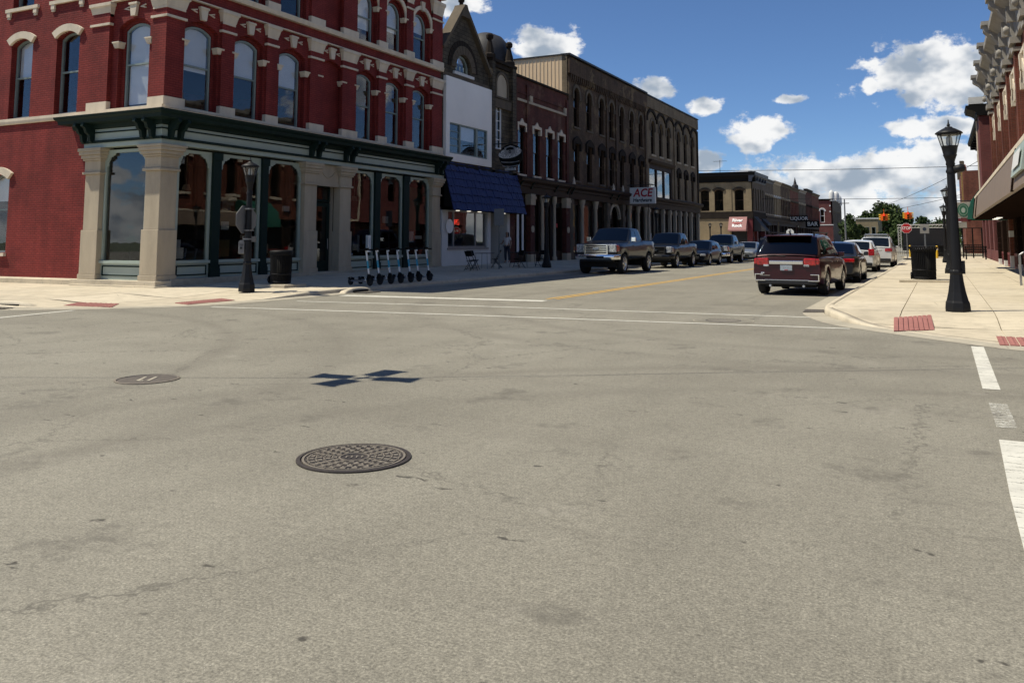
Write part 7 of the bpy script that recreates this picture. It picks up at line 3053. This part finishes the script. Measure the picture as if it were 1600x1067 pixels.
    def seams(s, xs, z0, z1):
        """shut lines and handles of the doors as shallow dark strips lying on the flank"""
        for sd in (-1, 1):
            for x in xs:
                w = s.hw(x)
                mb = MB()
                rows = []
                for j in range(6):
                    z = z0 + (z1 - z0) * j / 5
                    zb, zs = .28, smooth_i(s.sh, x)
                    f = (z - zb) / (zs - zb)
                    y = w * (1.0 - .015 * max(0, (f - .38) / .36) - .03 * max(0, (f - .74) / .26)) + .002
                    rows.append([(x - .006, sd * y, z), (x + .006, sd * y, z)])
                mb.grid(rows)
                mb.build('door_seam', 'rubber', s.t)

    def handles(s, xs, z):
        for sd in (-1, 1):
            for x in xs:
                y = s.hw(x) * .985
                mb = MB()
                a, b = (y, y + .035) if sd > 0 else (-y - .035, -y)
                mb.box(x - .09, x + .09, a, b, z, z + .03)
                mb.build('door_handle', s.paint, s.t, bevel=.01)


G_R = 'cars parked along the right kerb'
G_L = 'vehicles parked along the left kerb'

# ---- maroon sport utility car (seen from behind)
c = Car('parked_suv', 'maroon sport utility car with red tail lamps and chrome strip, nearest on the right', 'car', (-3.72, 27.05, 0), 87, 4.62, 1.92,
        [(-2.31, 1.02), (-2.2, 1.06), (-1.2, 1.08), (.9, 1.04), (1.0, 1.03), (1.8, .96), (2.2, .84), (2.31, .72)],
        [(-2.27, 1.07), (-2.16, 1.22), (-1.92, 1.58), (-1.80, 1.645), (-.5, 1.70), (.25, 1.66), (1.12, 1.05)], 1.05, 1.68, 'paint_maroon', (-1.40, 1.43), .36, sill=.28, endw=.94, bottom_rear=.40, bottom_front=.38, group=G_R)
c.glass_side([(-1.95, -1.35, -1.72, -1.30), (-1.28, -.32, -1.23, -.30), (-.25, .82, -.24, .20)])
c.glass_end(-2.27, -1.86, -.01, 'rear_window', .02)
c.glass_end(1.10, .25)
c.mirrors(.72, 1.05)
c.seams((-1.0, -.28, .88), .42, 1.02)
c.handles((-.85, .1), .90)
for sd in (-1, 1):
    c.box((-2.345, -1.99, *sorted((sd * .47, sd * .80)), .83, 1.03), 'tail_red', 'tail_lamp', .03)
    c.box((-2.33, -1.85, *sorted((sd * .78, sd * .885)), .85, 1.02), 'tail_red', 'tail_lamp', .03)
    c.box((-2.352, -2.3, *sorted((sd * .47, sd * .62)), .80, .855), 'headlight_clear', 'reversing_lamp', .01)
    c.box((-2.345, -2.28, *sorted((sd * .58, sd * .865)), .40, .43), 'chrome', 'bumper_trim', .006)
    c.box((-2.345, -2.28, *sorted((sd * .84, sd * .868)), .40, .58), 'chrome', 'bumper_trim', .006)
    c.box((-2.345, -2.28, *sorted((sd * .64, sd * .866)), .57, .597), 'chrome', 'bumper_trim', .006)
    c.box((-1.55, .75, *sorted((sd * .60, sd * .64)), 1.735, 1.765), 'metal_dark', 'roof_rail', .01)
    c.box((-1.5, -1.42, *sorted((sd * .60, sd * .64)), 1.65, 1.735), 'metal_dark', 'roof_rail', 0)
    c.box((.5, .58, *sorted((sd * .60, sd * .64)), 1.65, 1.735), 'metal_dark', 'roof_rail', 0)
c.box((-2.35, -2.29, -.46, .46, .86, .965), 'chrome', 'chrome_strip', .015)
c.box((-2.345, -2.31, -.16, .16, .69, .84), 'plate_white', 'number_plate', .004)
c.box((-2.348, -2.34, -.05, .05, .70, .715), 'sign_red', 'number_plate_line', 0)
c.box((-2.33, -2.15, -.80, .80, .30, .435), 'plastic_black', 'rear_bumper', .03)
c.box((-2.335, -2.28, -.60, .60, .415, .44), 'chrome_dull', 'bumper_trim', .005)
c.box((-2.33, -2.30, .60, .70, .60, .64), 'chrome', 'badge', .01)
c.box((-2.33, -2.30, .45, .72, .545, .555), 'chrome', 'badge', 0)
c.box((-2.12, -1.72, -.62, .62, 1.635, 1.675), 'paint_maroon', 'roof_spoiler', .02)
mb = MB()
mb.tube([(-2.30, .02, 1.075), (-2.285, .30, 1.11), (-2.28, .52, 1.10)], .014, 5)
mb.build('rear_wiper', 'rubber', c.t)
mb = MB()
mb.tube([(-1.6, 0, 1.69), (-1.78, 0, 1.78)], .02, 5)
mb.build('aerial', 'plastic_black', c.t)
for sd in (-1, 1):
    mb = MB()
    mb.tube([(-2.33, sd * .45, .27), (-1.9, sd * .45, .27)], .035, 8)
    mb.build('exhaust', 'chrome_dull', c.t)

# ---- dark sedan behind it
c = Car('parked_sedan', 'dark charcoal sedan parked just ahead of the maroon car', 'car', (-3.55, 35.3, 0), 90, 4.75, 1.84,
        [(-2.375, .88), (-2.25, .98), (-1.5, 1.0), (.9, .94), (1.7, .86), (2.2, .74), (2.375, .64)],
        [(-1.85, 1.0), (-1.05, 1.40), (-.4, 1.46), (.25, 1.43), (1.15, .93)], .98, 1.46, 'paint_charcoal', (-1.35, 1.42), .335, sill=.22, endw=.80, group=G_R)
c.glass_side([(-1.45, -.72, -1.0, -.70), (-.66, .82, -.64, .22)])
c.glass_end(-1.83, -1.05, .10, 'rear_window')
c.glass_end(1.13, .25)
c.mirrors(.75, .95)
c.handles((-.75, .2), .82)
for sd in (-1, 1):
    c.box((-2.40, -2.05, *sorted((sd * .42, sd * .80)), .74, .88), 'tail_red', 'tail_lamp', .03)
c.box((-2.405, -2.36, -.30, .30, .80, .83), 'chrome', 'trim', .006)
c.box((-2.40, -2.36, -.16, .16, .58, .70), 'plate_white', 'number_plate', .004)
mb = MB()
mb.tube([(-1.0, 0, 1.42), (-1.03, 0, 1.58)], .012, 5)
mb.build('aerial', 'plastic_black', c.t)

# ---- white hatchback
c = Car('parked_hatchback', 'white hatchback with tall red tail lamps between the sedan and the white utility car', 'car', (-3.70, 47.3, 0), 90, 4.2, 1.78,
        [(-2.1, .92), (-2.0, 1.0), (-1.0, 1.0), (.9, .96), (1.6, .88), (2.0, .76), (2.1, .66)],
        [(-2.08, .99), (-1.90, 1.2), (-1.65, 1.48), (-.4, 1.54), (.3, 1.5), (1.15, .95)], .98, 1.52, 'paint_white', (-1.22, 1.3), .33, sill=.24, endw=.84, group=G_R)
c.glass_side([(-1.6, -.75, -1.45, -.72), (-.68, .85, -.66, .28)])
c.glass_end(-2.06, -1.65, .10, 'rear_window')
c.glass_end(1.13, .3)
c.mirrors(.75, .97)
for sd in (-1, 1):
    c.box((-2.13, -1.80, *sorted((sd * .56, sd * .84)), .80, 1.12), 'tail_red', 'tail_lamp', .03)
c.box((-2.13, -2.0, -.72, .72, .30, .46), 'plastic_black', 'rear_bumper', .03)
c.box((-2.14, -2.06, -.16, .16, .62, .75), 'plate_white', 'number_plate', .004)

# ---- white sport utility car with roof rack
c = Car('parked_suv', 'white sport utility car with a roof rack, furthest of the right hand row', 'car', (-3.35, 56.3, 0), 90, 4.75, 1.94,
        [(-2.375, 1.04), (-2.25, 1.10), (-1.2, 1.12), (.9, 1.08), (1.8, 1.0), (2.25, .88), (2.375, .76)],
        [(-2.33, 1.11), (-2.2, 1.28), (-1.95, 1.66), (-1.8, 1.70), (-.5, 1.77), (.25, 1.73), (1.12, 1.08)], 1.1, 1.75, 'paint_white', (-1.42, 1.45), .38, sill=.30, endw=.86, group=G_R)
c.glass_side([(-1.95, -1.35, -1.72, -1.30), (-1.28, -.32, -1.23, -.30), (-.25, .82, -.24, .20)])
c.glass_end(-2.31, -1.88, .07, 'rear_window')
c.glass_end(1.10, .25)
c.mirrors(.72, 1.08)
for sd in (-1, 1):
    c.box((-2.40, -2.05, *sorted((sd * .50, sd * .88)), .90, 1.08), 'tail_red', 'tail_lamp', .03)
    c.box((-1.5, .6, *sorted((sd * .62, sd * .66)), 1.78, 1.83), 'metal_grey', 'roof_rail', .01)
for x in (-1.2, -.2):
    c.box((x - .04, x + .04, -.66, .66, 1.84, 1.89), 'metal_grey', 'roof_bar', .01)
c.box((-1.3, -.05, -.62, .62, 1.895, 1.93), 'chrome_dull', 'roof_rack', .01)
c.box((-2.39, -2.25, -.80, .80, .34, .52), 'plastic_black', 'rear_bumper', .03)
c.box((-2.41, -2.35, -.17, .17, .68, .82), 'plate_white', 'number_plate', .004)


# ---- pickup trucks facing the camera
def pickup(label, loc, paint_, L, Wd, H, hood, rw, lift, grille, front_chrome, name='pickup_truck'):
    h2 = L / 2
    b = hood
    c = Car(name, label, 'pickup truck', loc, -90, L, Wd,
            [(-h2, b + .02), (-h2 + .1, b + .04), (-.75, b + .05), (-.70, b + .02), (.9, b - .02), (1.2, b - .01), (h2 - .35, b - .08), (h2 - .08, b - .16), (h2, b - .26)],
            [(-.78, b), (-.70, H - .18), (-.55, H - .03), (.1, H), (.55, H - .04), (1.35, b - .02)], b, H, paint_, (-h2 + 1.25, h2 - .95), rw, sill=.40 + lift, endw=.90, tumble=.16, bottom_front=.44 + lift, bottom_rear=.5 + lift, group=G_L, tyre_w=.29)
    c.glass_side([(-.58, .05, -.52, .05), (.12, 1.08, .12, .55)], .14, .86)
    c.glass_end(1.32, .52, .09)
    c.glass_end(-.77, -.62, .12, 'rear_window')
    c.mirrors(.95, b + .02, 'chrome' if front_chrome else paint_, .22, .22)
    c.seams((-.05, 1.12), .5 + lift, b - .05)
    c.handles((-.35, .75), b - .18)
    # recessed bed
    c.box((-h2 + .12, -.9, -Wd * .40, Wd * .40, b + .05, b + .085), 'plastic_black', 'bed_cover', .01)
    zg0, zg1 = .62 + lift, b - .10
    met = 'chrome' if front_chrome else 'plastic_black'
    # grille: frame, bars, mesh
    mb = MB()
    fx = h2 + .02
    g = .58
    fr_ = MB(T((fx, 0, 0)) @ RZ(90))
    fr_.plate(rect(-g, g, zg0, zg1), [rect(-g + .07, g - .07, zg0 + .07, zg1 - .06)], -.06, .12)
    gr = fr_.build('grille', met, c.t, bevel=.01)
    for k in range(grille):
        z = zg0 + .09 + (zg1 - zg0 - .17) * (k + .5) / grille
        mb = MB(T((fx, 0, 0)) @ RZ(90))
        mb.box(-g + .071, g - .071, -.035, .05, z - .035, z + .035)
        mb.build('grille_bar', met, gr, bevel=.012)
    mb = MB(T((fx, 0, 0)) @ RZ(90))
    mb.box(-g + .07, g - .07, .02, .05, zg0 + .07, zg1 - .06)
    mb.build('grille_mesh', 'plastic_black', gr)
    mb = MB(T((fx, 0, 0)) @ RZ(90))
    zc_ = (zg0 + zg1) / 2 + .03
    mb.plate(ell(.15, .06, 0, zc_, 18), [], -.085, -.04)
    mb.build('badge', 'chrome_dull' if front_chrome else 'chrome', gr)
    for sd in (-1, 1):
        c.box((h2 - .18, h2 + .03, *sorted((sd * (g + .02), sd * Wd * .455)), zg0 + .10, zg1 + .0), 'headlight_clear', 'headlight', .03)
        c.box((h2 - .30, h2 - .02, *sorted((sd * Wd * .44, sd * Wd * .478)), zg0 + .14, zg1 - .04), 'headlight_clear' if not front_chrome else 'tail_red', 'corner_lamp', .02)
    # bumper in one piece with wrapped ends, air dam below
    mb = MB()
    zb0, zb1 = .40 + lift, .62 + lift
    pts = [(h2 - .35, Wd * .49), (h2 + .02, Wd * .475), (h2 + .12, Wd * .36), (h2 + .15, 0), (h2 + .12, -Wd * .36), (h2 + .02, -Wd * .475), (h2 - .35, -Wd * .49)]
    mb.grid([[(x, y, zb0) for x, y in pts], [(x + .03, y * 1.005, zb0 + .06) for x, y in pts], [(x + .03, y * 1.005, zb1 - .05) for x, y in pts], [(x, y, zb1) for x, y in pts], [(x - .18, y * .9, zb1 + .005) for x, y in pts]], smooth=True)
    bm = mb.build('front_bumper', 'chrome' if front_chrome else paint_, c.t)
    c.box((h2 + .11, h2 + .19, -.42, .42, zb0 + .05, zb0 + .15), 'plastic_black', 'bumper_intake', .01)
    for sd in (-1, 1):
        mb = MB()
        mb.lathe([(.10, 0), (.10, .02), (.07, .03)], 14, T=T((h2 + .07, sd * .78, zb0 + .11)) @ RY(90))
        mb.build('fog_lamp', 'plastic_black', c.t)
    c.box((h2 - .3, h2 + .06, -.80, .80, .30 + lift, zb0 + .02), 'plastic_black', 'air_dam', .02)
    return c


pickup('dark blue lifted pickup with big chrome grille and bumper, nearest on the left', (-14.15, 39.95, 0), 'paint_navy', 5.9, 2.14, 2.14, 1.46, .47, .27, 3, True)
pickup('black pickup with dark grille right behind the chrome fronted pickup', (-14.20, 49.2, 0), 'paint_black', 5.7, 2.0, 1.98, 1.30, .42, .14, 2, False)
c = Car('parked_sedan', 'small dark blue car between the two black pickups', 'car', (-13.75, 54.9, 0), -90, 4.5, 1.8,
        [(-2.25, .9), (-2.1, 1.0), (-1.0, 1.02), (.9, .96), (1.7, .88), (2.1, .76), (2.25, .66)],
        [(-2.1, 1.0), (-1.6, 1.44), (-.4, 1.55), (.3, 1.5), (1.15, .95)], .99, 1.54, 'paint_navy', (-1.3, 1.38), .335, sill=.23, endw=.8, group=G_L)
c.glass_side([(-1.6, -.72, -1.4, -.70), (-.66, .82, -.64, .28)])
c.glass_end(1.13, .3)
c.glass_end(-2.08, -1.6, .1, 'rear_window')
c.mirrors(.75, .97)
for sd in (-1, 1):
    c.box((2.0, 2.28, *sorted((sd * .45, sd * .78)), .58, .72), 'headlight_clear', 'headlight', .03)
c.box((2.2, 2.28, -.40, .40, .38, .55), 'plastic_black', 'grille', .02)
pickup('dark green black pickup with pale bumper, last of the three pickups', (-13.75, 61.2, 0), 'paint_green_black', 5.7, 2.0, 1.95, 1.28, .41, .10, 2, True)
c = Car('parked_sedan', 'silver sedan at the far end of the left hand row', 'car', (-13.3, 67.8, 0), -90, 4.7, 1.82,
        [(-2.35, .88), (-2.2, .96), (-1.5, .98), (.9, .92), (1.7, .84), (2.2, .72), (2.35, .62)],
        [(-1.85, .97), (-1.05, 1.38), (-.4, 1.44), (.25, 1.41), (1.15, .91)], .96, 1.44, 'paint_silver', (-1.35, 1.42), .33, sill=.22, endw=.80, group=G_L)
c.glass_side([(-1.45, -.72, -1.0, -.70), (-.66, .82, -.64, .22)])
c.glass_end(1.13, .25)
c.glass_end(-1.83, -1.05, .10, 'rear_window')
c.mirrors(.75, .93)
for sd in (-1, 1):
    c.box((2.08, 2.38, *sorted((sd * .45, sd * .78)), .56, .70), 'headlight_clear', 'headlight', .03)
c.box((2.3, 2.38, -.45, .45, .36, .52), 'plastic_black', 'grille', .02)
c.box((2.35, 2.385, -.16, .16, .40, .50), 'plate_white', 'number_plate', .004)
